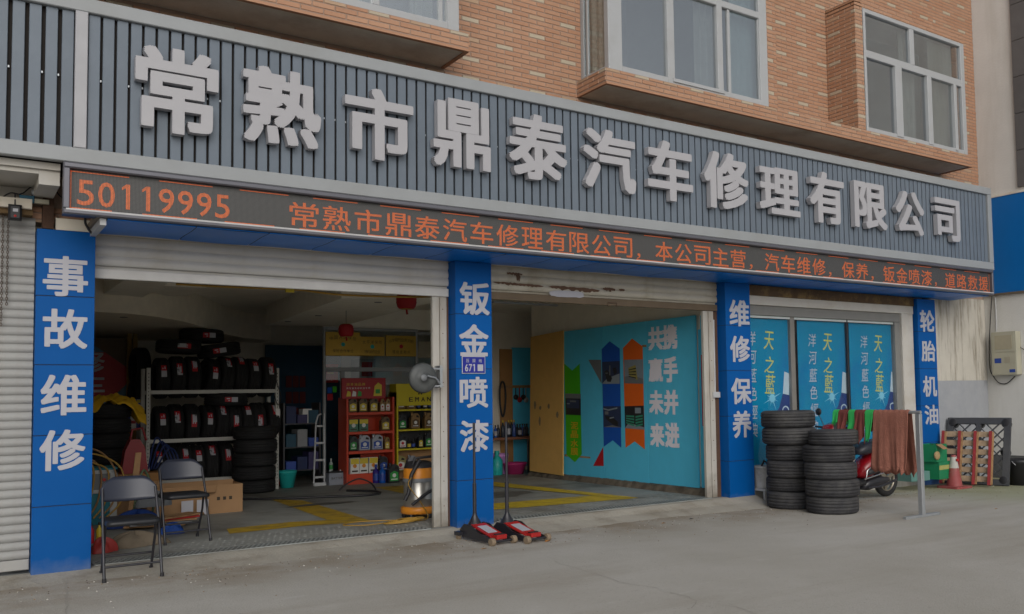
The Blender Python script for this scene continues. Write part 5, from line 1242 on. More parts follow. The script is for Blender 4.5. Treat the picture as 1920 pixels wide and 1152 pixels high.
# left board with the red print
A = at(257, 636, 'Y', 7.6); Bq = at(257, 870, 'Y', 7.6)
lbd = thing('display_board', 'tall board with red diamond print on pale blue in the left back corner', 'board', (1.8, 7.6, FZ))
MB().box(.65, 7.6, .05, A.x, 7.63, A.z).build('panel', M('board_brown', (.16, .115, .07), .7, var=.1), lbd)
g = MB(); q = lambda px, py, d=.004: tuple(at(px, py, 'Y', 7.6 - d))
g.poly([q(120, 661), q(197, 661), q(256, 702), q(203, 752), q(120, 752)], 0); g.build('red_print', m_redd, lbd)
g = MB(); g.poly([q(256, 704, .006), q(256, 870, .006), q(120, 870, .006), q(120, 754, .006), q(203, 754, .006)]); g.poly([q(140, 650, .006), q(180, 650, .006), q(196, 661, .006), q(140, 661, .006)]); g.build('pale_blue_print', M('print_paleblue', (.10, .19, .25), .5), lbd)
g = MB(); put(g, '修', q(141, 700, .008), (.40, 0, 0), (0, 0, .36), (0, -1, 0), 0, .02); put(g, '车', q(141, 745, .008), (.40, 0, 0), (0, 0, .36), (0, -1, 0), 0, .02); g.build('lettering', m_print, lbd)
lift = thing('hoist_stand', 'yellow upright frame rising above the board in the left corner', 'frame', (2.0, 7.4, FZ))
a1 = at(254, 603, 'Y', 7.5); a2 = at(254, 640, 'Y', 7.5)
for px in (254, 243): a = at(px, 610, 'Y', 7.5); MB().box(a.x - .03, 7.48, FZ, a.x + .03, 7.54, a.z).build('post', M('post_yellow', (.34, .20, .02), .5), lift)
MB().tube([at(150, 612, 'Y', 7.5), at(234, 602, 'Y', 7.5), at(258, 602, 'Y', 7.5)], .018, 8).build('rail', m_galv, lift)
# little boxes on a shelf between board and rack
MB().box(at(232, 806, 'Y', 6.6).x, 6.5, at(250, 808, 'Y', 6.6).z, at(276, 806, 'Y', 6.6).x, 6.8, at(250, 808, 'Y', 6.6).z + .02).build('wall_shelf', m_wood, label='small wooden shelf with stacked blue boxes left of the rack', cat='shelf')
zs_ = at(250, 808, 'Y', 6.6).z + .021
for i, (px, h, n) in enumerate(((238, .14, 2), (248, .14, 2), (260, .15, 3))):
    x = at(px, 800, 'Y', 6.6).x
    for k in range(n):
        t = thing('part_carton', f'blue and yellow carton, {ORD[k]} from the bottom in the {("left", "middle", "right")[i]} pile on the small shelf', 'carton', (x, 6.55, zs_ + k * (h + .001)), group='cartons on the small shelf')
        MB().bbox(-.04, 0, 0, .045, .12, h, .003).build('body', m_lb if (i != 1) else m_lw, t, local=True); MB().box(-.036, -.0015, h * .62, .041, -.0003, h - .008).build('print_band', m_lyl if i != 1 else m_redd, t, local=True)

# ================================================================ clutter by the first pillar
tc_ = thing('welding_cabinet', 'teal and white machine cabinet with hoses draped over it', 'machine', (1.32, 3.3, FZ))
m_tealc = M('cabinet_teal', (.01, .17, .22), .5, var=.06)
MB().bbox(1.0, 3.1, FZ, 1.60, 3.5, .64, .006).build('body', m_tealc, tc_); MB().bbox(.98, 3.08, .641, 1.62, 3.52, .665, .004).build('lid', m_tealc, tc_)
MB().box(1.0, 3.090, .42, 1.60, 3.0985, .60).build('control_panel', m_gr, tc_)
for q4 in ((1.0, .60, 1.6, .64), (1.0, .38, 1.6, .42), (1.55, FZ, 1.62, .60)): MB().bbox(q4[0], 3.082, q4[1], q4[2], 3.089, q4[3], .002).build('white_trim', m_white, tc_)
MB().lathe([(.02, 0), (.016, -.015)], (1.49, 3.09, .53), 10, 'Y').build('knob', m_red, tc_)
m_hy = M('hose_yellow', (.36, .21, .035), .5, var=.15); m_ho = M('hose_ochre', (.27, .15, .06), .6, var=.15)
rh = random.Random(21)
for i in range(5):
    x0 = 1.16 + .055 * i; y0 = 3.05 - .03 * i; top = .90 - .06 * (i % 3)
    cable([(x0 - .25, y0 + .1, .66 + .02 * i), (x0 - .1, y0, top), (x0 + .12, y0, top - .06), (x0 + .22 + .012 * i, y0 - .02, .62), (x0 + .18 + .02 * i, y0 - .03, .30), (x0 + .1, y0 - .05, .12)], .010, (m_hy, m_ho)[i % 2], f'{("yellow", "ochre")[i % 2]} hose, {ORD[i]} strand from the left draped over the teal cabinet', 'hose', 'hose', 'hoses draped over the teal cabinet')
cable([(1.75, 2.9, FZ + .02), (1.80, 2.95, .35), (1.88, 3.0, .62), (2.0, 3.05, .30), (1.95, 3.0, .05)], .014, M('hose_green', (.10, .14, .08), .6), 'dull green hose loop right of the teal cabinet', 'hose', 'hose')
MB().prism([(1.70, 2.95, FZ), (1.78, 2.95, FZ), (1.86, 3.05, .82), (1.80, 3.05, .82)], (0, .02, 0)).build('plank', m_wood, label='grey wooden plank leaning beside the hoses', cat='plank')
MB().tube([(.98, 1.6, FZ), (.985, 2.0, .55), (1.0, 2.3, .95)], .016, 8).build('long_stick', M('handle_red', (.5, .1, .07), .5), label='red and wooden handle leaning at the edge of the blue pillar', cat='stick')
# crumpled things on the floor under the front chair
def lump(name, label, cat, c, r, h, m, seed, sx=1.0, sy=1.0):
    rr = random.Random(seed); ph = [rr.uniform(0, 6) for _ in range(6)]; g = MB()
    def fn(u, v):
        a = 2 * PI * u; b = v * PI / 2; k = 1 + .16 * math.sin(3 * a + ph[0]) + .10 * math.sin(5 * a + ph[1] + 3 * v) + .06 * math.sin(11 * a + ph[2])
        return (c[0] + r * sx * k * math.cos(a) * math.cos(b), c[1] + r * sy * k * math.sin(a) * math.cos(b), c[2] + h * math.sin(b) * (1 + .2 * math.sin(4 * a + ph[3])) + .004)
    g.grid(fn, 30, 9); return g.build(name, m, label=label, cat=cat, origin=c)
lump('sack', 'brown paper sack lying on the floor under the front chair', 'sack', (1.50, 1.05, FZ), .22, .12, M('sack_brown', (.15, .12, .085), .9, var=.25, bump=.3), 3, 1.2, .6)
lump('red_bag', 'red plastic bag slumped beside the blue pillar base', 'bag', (1.20, .85, FZ), .13, .12, M('bag_red', (.30, .03, .025), .5), 4, .8, .7)
lump('blue_bag', 'dark blue crumpled bag on the floor behind the front chair', 'bag', (1.75, 2.6, FZ), .22, .16, M('bag_blue', (.01, .035, .16), .4), 5, 1.3, .7)
lump('blue_cloth', 'bright blue rag on the floor right of the green clamp', 'rag', (1.95, 1.7, FZ), .11, .10, M('rag_blue', (.01, .06, .30), .7), 6, 1, .6)
lump('grey_rag', 'grey rag piled on the folded cartons behind the front chair', 'rag', (1.92, 2.75, .22), .16, .16, M('rag_grey', (.12, .13, .14), .9), 7, 1.1, .6)
MB().tube([(1.62 + .07 * math.cos(a), 1.45 + .03 * math.sin(a), FZ + .03 + .02 * math.sin(2 * a)) for a in [i * .5 for i in range(10)]], .018, 7).build('green_clamp', M('clamp_green', (.03, .55, .03), .4), label='bright green plastic coil on the floor under the front chair', cat='coil')
for i in range(5):
    MB().obox((1.90 + .04 * i, 2.35 - .02 * i, FZ + .03 + .022 * i), .30, .12, .008, Matrix.Rotation(.2 * i - .3, 3, 'Z')).build('flat_carton', (m_card, m_gr, m_card, m_red, m_wood)[i], label=f'{("brown", "grey", "tan", "red", "wooden")[i]} flat sheet, {ORD[i]} from the floor in the pile behind the front chair', cat='sheet', group='flattened sheets behind the front chair')
bottle('paint_can', 'pale bottle on the floor beside the blue pillar', 1.06, 1.3, FZ, .26, .05, M('pale_plastic', (.35, .42, .4), .4), m_white, None, 'bottle')
for i in range(3): bottle('spray_can', f'small coloured spray can, {ORD[i]} from the left by the pillar foot', 1.12 + .07 * i, 1.55, FZ, .2, .028, (m_lb, m_redd, m_lyl)[i], m_blackp, 'spray cans by the pillar foot', 'spray can')
# cardboard box and the things behind it
bx = thing('cardboard_box', 'long open cardboard box on the floor behind the second chair', 'box', (2.5, 3.2, FZ))
bx0, bx1 = 1.95, at(455, 935, 'Y', 3.2).x
MB().box(bx0, 3.20, FZ, bx1, 3.206, .375).build('front_side', m_card, bx); MB().box(bx0, 3.66, FZ, bx1, 3.666, .40).build('back_side', m_card, bx)
MB().box(bx1 - .006, 3.2065, FZ, bx1, 3.6595, .375).build('end_side', m_card, bx); MB().box(bx0, 3.2065, FZ, bx0 + .006, 3.6595, .40).build('end_side', m_card, bx)
MB().box(bx0 + .007, 3.2065, FZ + .001, bx1 - .007, 3.6595, FZ + .006).build('base', m_card, bx)
MB().prism([(bx0, 3.201, .376), (bx1 - .3, 3.201, .376), (bx1 - .34, 3.12, .30), (bx0, 3.12, .30)], (0, -.004, 0)).build('flap', m_card, bx)
g = MB()
for k in range(3): g.box(bx1 - .30 + .07 * k, 3.1985, .19, bx1 - .265 + .07 * k, 3.1998, .23)
g.build('print', m_bk, bx)
for k in range(2):
    x = 2.30 + .17 * k; MB().prism([(x, 3.10, .22), (x + .13, 3.10, .22), (x + .13, 3.10, .08), (x + .10, 3.10, .03), (x + .07, 3.10, .08), (x + .04, 3.10, .03), (x, 3.10, .07)], (0, -.004, 0)).build('white_paper', m_print, label=f'torn white paper sheet, {("left", "right")[k]} one, below the rear chair seat', cat='paper', group='torn paper below the rear chair')
MB().box(1.55, 3.9, .42, 2.25, 4.3, .52).build('wooden_crate', M('crate_orange', (.28, .13, .03), .6), label='orange-brown wooden tray behind the cardboard box', cat='tray')
MB().box(1.6, 3.92, FZ, 2.2, 4.28, .419).build('stool_box', m_card, label='brown carton carrying the wooden tray', cat='carton')
jk = thing('jerrycan', 'dark red machine with handle standing on the wooden tray', 'machine', (1.95, 4.1, .52))
MB().prism([(-.16, -.1, 0), (.14, -.1, 0), (.10, -.1, .32), (.04, -.1, .42), (-.06, -.1, .42), (-.12, -.1, .28)], (0, .2, 0)).build('body', M('machine_red', (.22, .006, .01), .4), jk, local=True)
MB().tube([(-.05, 0, .42), (-.03, 0, .54), (.08, 0, .56), (.13, 0, .40)], .014, 8).build('handle', M('machine_red', (.22, .006, .01), .4), jk, local=True)
for i in range(4): cable([(2.12 + .03 * i, 4.2, .55), (2.2 + .05 * i, 4.15, .95 - .05 * i), (2.34 + .04 * i, 4.2, .7), (2.38 + .03 * i, 4.1, .45)], .011, M('cable_navy', (.008, .02, .09), .5), f'dark blue cable loop, {ORD[i]} from the left beside the red machine', 'cable', 'cable', 'dark blue cables beside the red machine')
# ================================================================ folding chairs
m_cb = M('chair_back', (.022, .026, .042), .38, var=.08, spec=.6); m_cs = M('chair_vinyl', (.014, .015, .018), .42, var=.1, bump=.1)
def chair(label, loc, rz):
    t = thing('folding_chair', label, 'folding chair', loc, rz, 'black folding chairs by the left doorway'); w = .205
    for s in (-1, 1):
        MB().tube([(s * w, -.20, .012), (s * w * .98, -.02, .46), (s * w * .95, .10, .70)], .0115, 8).build('front_leg', m_blackm, t, local=True)
        MB().tube([(s * (w - .022), .20, .012), (s * (w - .022), .02, .30), (s * (w - .022), -.02, .44)], .0105, 8).build('rear_leg', m_blackm, t, local=True)
        for yy, xx in ((-.20, w), (.20, w - .022)): MB().lathe([(.016, 0), (.015, .03)], (s * xx, yy, 0), 10).build('foot_cap', m_blackp, t, local=True)
    MB().tube([(-w, -.162, .11), (w, -.162, .11)], .009, 8).build('stretcher', m_blackm, t, local=True)
    MB().tube([(-w + .022, .155, .15), (w - .022, .155, .15)], .009, 8).build('stretcher', m_blackm, t, local=True)
    # seat: padded slab with rounded plan
    g = MB(); sw, sd = .195, .20; pl = []
    for cx, cy, a0 in ((sw - .05, -sd + .05 - .03, -PI / 2), (sw - .03, sd - .03, 0), (-sw + .03, sd - .03, PI / 2), (-sw + .05, -sd + .05 - .03, PI)):
        rr = .05 if cy < 0 else .03
        for k in range(6): a = a0 + PI / 2 * k / 5; pl.append((cx + rr * math.cos(a), cy + rr * math.sin(a)))
    n = len(pl); V = []
    for (sc, z) in ((.97, .425), (1.0, .433), (1.0, .452), (.955, .466), (.80, .474)): V += [(x * sc, y * sc, z - .01 * y) for x, y in pl]
    Fs = [tuple(range(n))[::-1], tuple(range(4 * n, 5 * n))]
    for k in range(4):
        for i in range(n): j = (i + 1) % n; Fs.append((k * n + i, k * n + j, (k + 1) * n + j, (k + 1) * n + i))
    g.add(V, Fs, 0, True); g.build('seat', m_cs, t, local=True)
    # backrest: curved sheet with rounded upper corners
    g = MB()
    def fb(u, v):
        x = (u - .5) * 2; top = .185 - .085 * max(0, abs(x) - .45) ** 2 / .30; z = .605 + top * v
        zz = .605 + (z - .605); xx = x * (w * .965 + .008)
        if abs(x) > .8 and v > .5: pass
        return (xx, .055 + (zz - .605) * .42 + .045 * (1 - x * x) + .012, zz - .012 * (1 - x * x) * (1 - v))
    g.grid(fb, 20, 6); g.build('backrest', m_cb, t, local=True, solid=.014)
    return t
chair('black folding chair standing on the concrete in front of the blue pillar', (1.25, -.36, -.008), -.02)
chair('black folding chair just inside the doorway before the cardboard box', (1.93, 1.10, FZ), .04)

# ================================================================ floor jacks
m_tan = M('jack_wheel', (.24, .18, .12), .6, var=.1)
def jack(label, x, y, z, rz, hh):
    t = thing('floor_jack', label, 'floor jack', (x, y, z), rz, 'red and black floor jacks by the pillar')
    for s in (-1, 1):
        MB().prism([(s * .115, .26, .035), (s * .115, .30, .10), (s * .115, .22, .165), (s * .115, .10, .16), (s * .115, -.02, .10), (s * .115, -.27, .055), (s * .115, -.31, .035), (s * .115, -.27, .018)], (s * -.012, 0, 0)).build('side_plate', m_blackm, t, local=True)
        MB().lathe([(.036, -.022), (.038, -.018), (.038, .018), (.036, .022)], (s * .125, -.29, .038), 18, 'X').build('wheel', m_tan, t, local=True)
        MB().lathe([(.026, -.015), (.026, .015)], (s * .13, .30, .028), 14, 'X').build('wheel', m_tan, t, local=True)
        MB().box(s * .10, .24, .05, s * .155, .34, .085).build('caster_arm', m_blackm, t, local=True)
    MB().tube([(-.14, -.29, .038), (.14, -.29, .038)], .010, 8).build('axle', m_blackm, t, local=True)
    MB().prism([(-.085, .14, .150), (.085, .14, .150), (.085, -.20, .066), (-.085, -.20, .066)], (0, 0, .012)).build('cover', m_red, t, local=True)
    MB().prism([(-.055, .06, .1448), (.055, .06, .1448), (.055, -.11, .103), (-.055, -.11, .103)], (0, 0, .0025)).build('cover_label', m_print, t, local=True) if False else MB().prism([(-.055, .07, .1475), (.055, .07, .1475), (.055, -.12, .1005), (-.055, -.12, .1005)], (0, 0, .002)).build('cover_label', m_print, t, local=True)
    MB().bbox(-.06, -.275, .05, .06, -.20, .092, .005).build('saddle', m_red, t, local=True)
    MB().box(-.05, -.24, .092, .05, -.205, .100).build('saddle_pad', m_blackp, t, local=True)
    MB().lathe([(.075, .15), (.05, .19), (.022, .245), (.022, .26)], (0, .20, 0), 14).build('handle_socket', m_blackm, t, local=True)
    MB().tube([(0, .20, .24), (0, .20, hh * .48)], .020, 10).build('handle', m_blackm, t, local=True)
    MB().tube([(0, .20, hh * .48), (0, .20, hh)], .0135, 10).build('handle', m_blackm, t, local=True)
    MB().tube([(-.112, .20, .13), (.112, .20, .13)], .018, 8).build('pivot', m_galv, t, local=True)
    return t
zh = at(886, 793, 'Y', -.42).z
jack('floor jack with red cover standing against the lettered pillar', 4.36, -.62, -.040, .10, zh + .04)
zh = at(942, 791, 'Y', -.48).z
jack('floor jack with torn cover label standing right of the other jack', 4.68, -.72, -.043, .13, zh + .04)

# ================================================================ vacuum, fan, lanterns, hose, bucket
vc = thing('vacuum_cleaner', 'steel drum vacuum cleaner with orange head beside the white door post', 'vacuum cleaner', (4.42, 1.10, FZ))
m_st = M('brushed_steel', (.42, .41, .38), .3, metal=.7, var=.08)
MB().lathe([(.19, .05), (.205, .06), (.205, .12), (.185, .13)], n=28).build('base_ring', m_orange, vc, local=True)
MB().lathe([(.165, .12), (.17, .13), (.17, .21), (.175, .215), (.17, .22), (.17, .41)], n=28).build('drum', m_st, vc, local=True)
MB().lathe([(.18, .405), (.185, .42), (.178, .45)], n=28).build('rim', m_gr, vc, local=True)
MB().lathe([(.175, .45), (.17, .56), (.165, .565)], n=28).build('head', m_orange, vc, local=True)
MB().lathe([(.168, .565), (.15, .62), (.10, .64), (0, .645)], n=28).build('cap', m_blackp, vc, local=True)
MB().tube([(-.12, -.10, .60), (-.10, -.12, .68), (.10, -.12, .69)], .016, 8).build('handle', m_blackp, vc, local=True)
MB().tube([(-.05, -.14, .66), (-.16, -.16, .5), (-.20, -.17, .30), (-.24, -.16, .22)], .022, 10).build('hose', m_blackp, vc, local=True)
MB().tube([(.10, -.20, .33), (-.05, -.22, .26), (-.18, -.22, .17)], .018, 10).build('hose', m_blackp, vc, local=True)
for k in range(5):
    a = 2 * PI * k / 5; MB().lathe([(.022, 0), (.03, .02), (.022, .05)], (.17 * math.cos(a), .17 * math.sin(a), 0), 10).build('caster', m_blackp, vc, local=True)
cable([(4.25, .92, .50), (4.20, .88, .42), (4.33, .88, .24), (4.42, .86, .05), (4.2, .75, FZ + .01), (3.95, .85, FZ + .008), (3.7, .82, FZ + .008), (3.5, 1.0, FZ + .008), (3.7, 1.15, FZ + .008), (4.05, 1.0, FZ + .008), (4.3, .8, FZ + .01)], .006, m_hy, 'yellow power cord lying around the vacuum cleaner', 'power_cord', 'cord')
cable([(4.0 + .18 * math.cos(k * 1.3) + .01 * k, .72 + .07 * math.sin(k * 1.3), FZ + .012 + .002 * k) for k in range(18)], .007, m_hy, 'tangled yellow cord at the foot of the white door post', 'power_cord', 'cord')
fn_ = thing('wall_fan', 'grey round dish fan bracketed to the white door post', 'fan', (4.12, .0, 1.6))
m_fan = M('fan_grey', (.065, .07, .07), .5, var=.25, scale=12, dirt=(.12, .12, .115), dscale=7, damt=.5)
fc = at(794, 709, 'Y', .0)
MB().lathe([(0, -.045), (.028, -.044), (.033, -.028), (.09, -.022), (.142, -.012), (.158, .02), (.152, .024), (.09, .01), (0, .005)], (fc.x, 0, fc.z), 30, 'Y').build('dish', m_fan, fn_)
MB().tube([(fc.x + .02, -.05, fc.z + .02), (fc.x + .12, -.03, fc.z + .0), (fc.x + .20, .03, fc.z - .06)], .010, 7).build('strut', m_galv, fn_)
MB().box(fc.x + .20, .03, fc.z - .10, fc.x + .23, .15, fc.z + .13).tube([(fc.x + .10, .05, fc.z + .10), (fc.x + .24, .04, fc.z + .09)], .012, 6).tube([(fc.x + .10, .05, fc.z - .09), (fc.x + .24, .04, fc.z - .08)], .012, 6).build('bracket', m_galv, fn_)
MB().lathe([(.035, -.012), (.03, -.02), (0, -.022)], (fc.x - .02, -.045, fc.z), 14, 'Y').build('hub', m_gr, fn_)
m_lan = M('lantern_red', (.30, .006, .010), .6, var=.1)
def lantern(label, c, r, top):
    t = thing('red_lantern', label, 'lantern', c, group='red paper lanterns'); prof = []
    for i in range(13):
        a = -PI / 2 + PI * i / 12; prof.append((r * (.55 + .45 * math.cos(a) ** .8 if math.cos(a) > 0 else .55) * (1 if i % 2 else .975), r * .82 * math.sin(a)))
    MB().lathe(prof, n=22).build('shade', m_lan, t, local=True)
    MB().lathe([(r * .56, -r * .86), (r * .56, -r * .78)], n=16).lathe([(r * .56, r * .78), (r * .56, r * .86)], n=16).build('rim', M('lantern_gold', (.35, .22, .03), .4), t, local=True)
    MB().tube([(0, 0, r * .86), (0, 0, top)], .004, 5).build('cord', m_blackm, t, local=True)
    MB().tube([(0, 0, -r * .86), (.01, 0, -r * 1.35)], .012, 6).build('tassel', m_lan, t, local=True)
c1 = at(649, 620, 'Y', 3.6); c2 = at(762, 564, 'Y', 1.7)
lantern('small red lantern hanging before the left brass plaque', tuple(c1), .105, CZ - c1.z); lantern('larger red lantern hanging near the white door post under the raised shutter', tuple(c2), .125, CZ - c2.z)
# sagging pipe/cable under the shutter and ceiling bits
cable([tuple(at(px, py, 'Y', .42)) for px, py in ((330, 533), (420, 538), (550, 543), (640, 553), (760, 557), (815, 556))], .012, m_hy, 'pale yellow cable sagging behind the raised shutter bottom')
MB().box(at(535, 545, 'Y', .40).x, .38, 2.455, at(551, 545, 'Y', .4).x, .41, 2.50).build('cable_tag', m_lyl, label='small yellow junction box on the cable behind the shutter', cat='junction box')
MB().bbox(at(420, 556, 'Y', 2.6).x, 2.5, CZ - .04, at(470, 556, 'Y', 2.6).x, 2.9, CZ - .005, .004).build('fan_board', m_wood, label='wooden board on the ceiling carrying a small dark vent fan', cat='board')
p = at(444, 563, 'Y', 2.6); MB().lathe([(.10, CZ - .16), (.12, CZ - .12), (.10, CZ - .05)], (p.x, 2.7, 0), 16).tube([(p.x - .13, 2.7, CZ - .045), (p.x - .15, 2.7, CZ - .16), (p.x + .15, 2.7, CZ - .16), (p.x + .13, 2.7, CZ - .045)], .008, 6).build('vent_fan', m_blackm, label='small dark vent fan hanging from the ceiling board', cat='fan')
p = at(357, 561, 'Y', 2.6); MB().lathe([(.05, CZ - .03), (.045, CZ - .045), (.02, CZ - .05)], (p.x, 2.6, 0), 16).build('smoke_detector', m_white, label='white round smoke detector on the ceiling left of the vent fan', cat='smoke detector')
for k, (px, py) in enumerate(((540, 603), (597, 592), (709, 567), (232, 595))):
    p = at(px, py, 'Z', 2.618 if k < 3 else 2.498); MB().lathe([(.05, p.z), (.045, p.z - .006), (.03, p.z - .004)], (p.x, p.y, 0), 14).build('downlight', m_gr, label=('unlit downlight at the far end of the dropped beam', 'unlit downlight in the middle of the dropped beam', 'unlit downlight nearest the doorway on the dropped beam', 'unlit downlight under the wavy bulkhead on the left')[k], cat='downlight')
p = at(455, 575, 'Y', 4)
tl = thing('tube_light', 'unlit white tube light fixed on the ceiling near the lantern', 'tube light', (6.0, 2.0, CZ - .06)); MB().box(5.35, 1.95, CZ - .05, 6.75, 2.02, CZ - .004).build('batten', m_white, tl); MB().tube([(5.38, 1.985, CZ - .07), (6.72, 1.985, CZ - .07)], .016, 8).build('tube', m_print, tl)
tl = thing('tube_light', 'unlit pale tube light under the ceiling of the middle bay', 'tube light', (6.0, 1.2, CZ - .06)); a = at(924, 566, 'Z', CZ - .07); b_ = at(1045, 573, 'Z', CZ - .07)
MB().tube([a, b_], .02, 8).build('tube', m_print, tl)
# black hose on the floor
hz_ = [(440, 936), (520, 935), (600, 932), (680, 929), (712, 925), (700, 921), (650, 920), (636, 918), (650, 908), (672, 899), (688, 908), (683, 921), (660, 928)]
cable([tuple(at(px, py, 'Z', FZ + .02)) for px, py in hz_[:7]] , .018, m_blackp, 'thick black air hose running across the workshop floor', 'air_hose', 'hose')
pl_ = at(636, 920, 'Z', FZ + .02)
cable([(pl_.x, pl_.y, FZ + .02), (pl_.x + .12, pl_.y + .0, .14), (pl_.x + .30, pl_.y, .20), (pl_.x + .44, pl_.y - .1, .14), (pl_.x + .46, pl_.y - .25, FZ + .02)], .013, m_blackp, 'black hose loop rising off the floor before the red rack', 'air_hose', 'hose')
bucket('bucket', 'turquoise plastic bucket on the floor right of the tyre stack', tuple(at(543, 916, 'Z', FZ) + Vector((0, .12, 0))), .095, .14, .27, m_teal, handle=False)
br = thing('broom', 'red broom with white handle leaning by the tyre rack', 'broom', tuple(at(528, 912, 'Z', FZ)))
MB().tube([(-.03, 0, .10), (-.16, .15, .60)], .012, 8).build('handle', m_white, br, local=True); MB().tube([(-.165, .155, .50), (-.20, .19, .76)], .013, 8).build('grip', m_red, br, local=True)
MB().prism([(-.10, -.02, .0), (.14, -.02, 0), (.02, -.02, .13), (-.05, -.02, .13)], (0, .05, 0)).build('head', m_red, br, local=True)
MB().box(-.18, -.05, .0, .16, .02, .035).build('bristles', M('bristle', (.10, .03, .02), .9), br, local=True)
# air hose hanging on the rack upright
cable([tuple(at(px, py, 'Y', RY_ - .04)) for px, py in ((513, 690), (520, 720), (527, 745), (521, 760), (514, 740))], .007, m_blackp, 'thin black hose looped over the right upright of the rack', 'air_hose', 'hose')
MB().bbox(at(517, 767, 'Y', RY_ - .06).x, RY_ - .06, at(517, 788, 'Y', RY_).z, at(523, 767, 'Y', RY_).x, RY_ - .03, at(517, 767, 'Y', RY_).z, .003).build('tag', m_lw, label='small pale tag hanging on the right upright of the rack', cat='tag')
# red leaflets on the dark back wall
k = 0
for py in (705, 735, 765):
    for px in (536, 549, 562):
        A = at(px, py, 'Y', 8.86); MB().box(A.x, 8.86, A.z - .22, A.x + .11, 8.866, A.z).build('leaflet', M('leaflet_red', (.16, .02, .02), .6), label=f'dark red leaflet, {("left", "middle", "right")[k % 3]} of the {("top", "middle", "bottom")[k // 3]} row on the blue back wall', cat='leaflet', group='leaflets on the back wall'); k += 1
tr = thing('covered_machine', 'dark teal covered machine at the back between rack and shelf', 'machine', tuple(at(560, 890, 'Z', FZ)))
g = MB(); g.grid(lambda u, v: ((.45 * (1 - .75 * v)) * math.cos(2 * PI * u) * (1 + .08 * math.sin(10 * PI * u)), (.3 * (1 - .7 * v)) * math.sin(2 * PI * u), 1.0 * v), 32, 8); g.build('cover', M('cover_teal', (.005, .045, .05), .7), tr, local=True)
MB().lathe([(.12, 1.0), (.05, 1.06), (0, 1.07)], n=14).build('top', M('cover_teal', (.005, .045, .05), .7), tr, local=True)
MB().box(at(566, 770, 'Y', 6.35).x, 6.3, 1.02, at(583, 770, 'Y', 6.35).x, 6.5, 1.25).build('filter_box', m_lw, label='white printed filter box on the dark shelf end', cat='box')

# ================================================================ white bucket behind the third pillar
p = at(1428, 940, 'Y', .0); wbk = thing('plastic_stool', 'white plastic bucket upturned on a white stool behind the tyre stacks', 'stool', (8.86, -.02, gz(8.8)))
m_wp = M('stool_white', (.42, .42, .41), .5, dirt=(.2, .19, .17), dscale=9, damt=.5)
MB().lathe([(.135, .20), (.15, .46), (.158, .465), (.158, .485), (.14, .485)], n=26).build('bucket', m_wp, wbk, local=True)
g = MB(); g.bbox(-.15, -.15, .165, .15, .15, .198, .008)
for a in (-1, 1):
    for b_ in (-1, 1): g.prism([(a * .15, b_ * .15, 0), (a * .11, b_ * .15, 0), (a * .10, b_ * .14, .165), (a * .145, b_ * .14, .165)], (0, -b_ * .03, 0))
g.build('stool', m_wp, wbk, local=True)
MB().tube([(-.10, -.02, .44), (-.05, -.05, .56), (.03, -.04, .50), (.10, .02, .55)], .014, 8).build('black_strap', m_blackp, wbk, local=True)

# ================================================================ scooter
sc = thing('scooter', 'red scooter parked behind the tyre stacks and hanging towels', 'scooter', (10.0, -.62, gz(10.3)))
m_sr = M('scooter_red', (.26, .006, .012), .25, var=.04, coat=.6); m_chr = M('chrome', (.6, .6, .6), .15, metal=1)
def wheel(x, r, w, nm):
    MB().lathe([(r * .70, -w * .35), (r * .85, -w / 2), (r * .97, -w * .3), (r, 0), (r * .97, w * .3), (r * .85, w / 2), (r * .70, w * .35)], (x, 0, r), 30, 'Y', closed=True).build('tyre', m_rubn, sc, local=True)
    g = MB(); g.lathe([(r * .72, -w * .3), (r * .64, -w * .28), (r * .62, 0), (r * .64, w * .28), (r * .72, w * .3)], (x, 0, r), 28, 'Y', closed=True); g.lathe([(r * .16, -w * .5), (r * .16, w * .5)], (x, 0, r), 14, 'Y')
    for k in range(3):
        a = 2 * PI * k / 3 + .4; d = Vector((math.cos(a), 0, math.sin(a))); e = Vector((-math.sin(a), 0, math.cos(a))); c = Vector((x, -.02, r))
        g.prism([c + d * r * .12 + e * .035, c + d * r * .12 - e * .035, c + d * r * .66 - e * .02, c + d * r * .66 + e * .02], (0, .04, 0))
    g.build('rim', M('rim_bronze', (.28, .25, .2), .3, metal=.7), sc, local=True)
wheel(.62, .245, .09, 'rear'); wheel(-.62, .245, .09, 'front')
def shell(pts, hw, m, nm, bev=.35):
    """side profile swelled outwards across the width"""
    n = len(pts); cx = sum(p[0] for p in pts) / n; cz = sum(p[1] for p in pts) / n; V = []
    for (y, s) in ((-hw, .72), (-hw * .8, .92), (-hw * .35, 1.0), (hw * .35, 1.0), (hw * .8, .92), (hw, .72)):
        V += [(cx + (x - cx) * s, y, cz + (z - cz) * s) for x, z in pts]
    Fs = [tuple(range(n)), tuple(range(6 * n - 1, 5 * n - 1, -1))]
    for k in range(5):
        for i in range(n): j = (i + 1) % n; Fs.append((k * n + j, k * n + i, (k + 1) * n + i, (k + 1) * n + j))
    g = MB(); g.add(V, Fs, 0, True); return g.build(nm, m, sc, local=True)
shell([(-.08, .34), (.10, .52), (.35, .66), (.72, .72), (.92, .66), (.86, .56), (.55, .46), (.30, .34), (.05, .28)], .15, m_sr, 'side_body')
shell([(-.10, .62), (.05, .74), (.40, .80), (.80, .84), (.86, .80), (.80, .72), (.40, .68), (.10, .60)], .13, M('seat_black', (.02, .022, .03), .4), 'seat')
shell([(-.52, .30), (-.40, .34), (-.10, .26), (.10, .28), (.10, .20), (-.30, .18), (-.50, .22)], .13, m_blackp, 'footboard')
shell([(-.62, .50), (-.50, .95), (-.40, 1.0), (-.38, .90), (-.46, .50), (-.40, .32), (-.50, .30)], .16, m_sr, 'leg_shield')
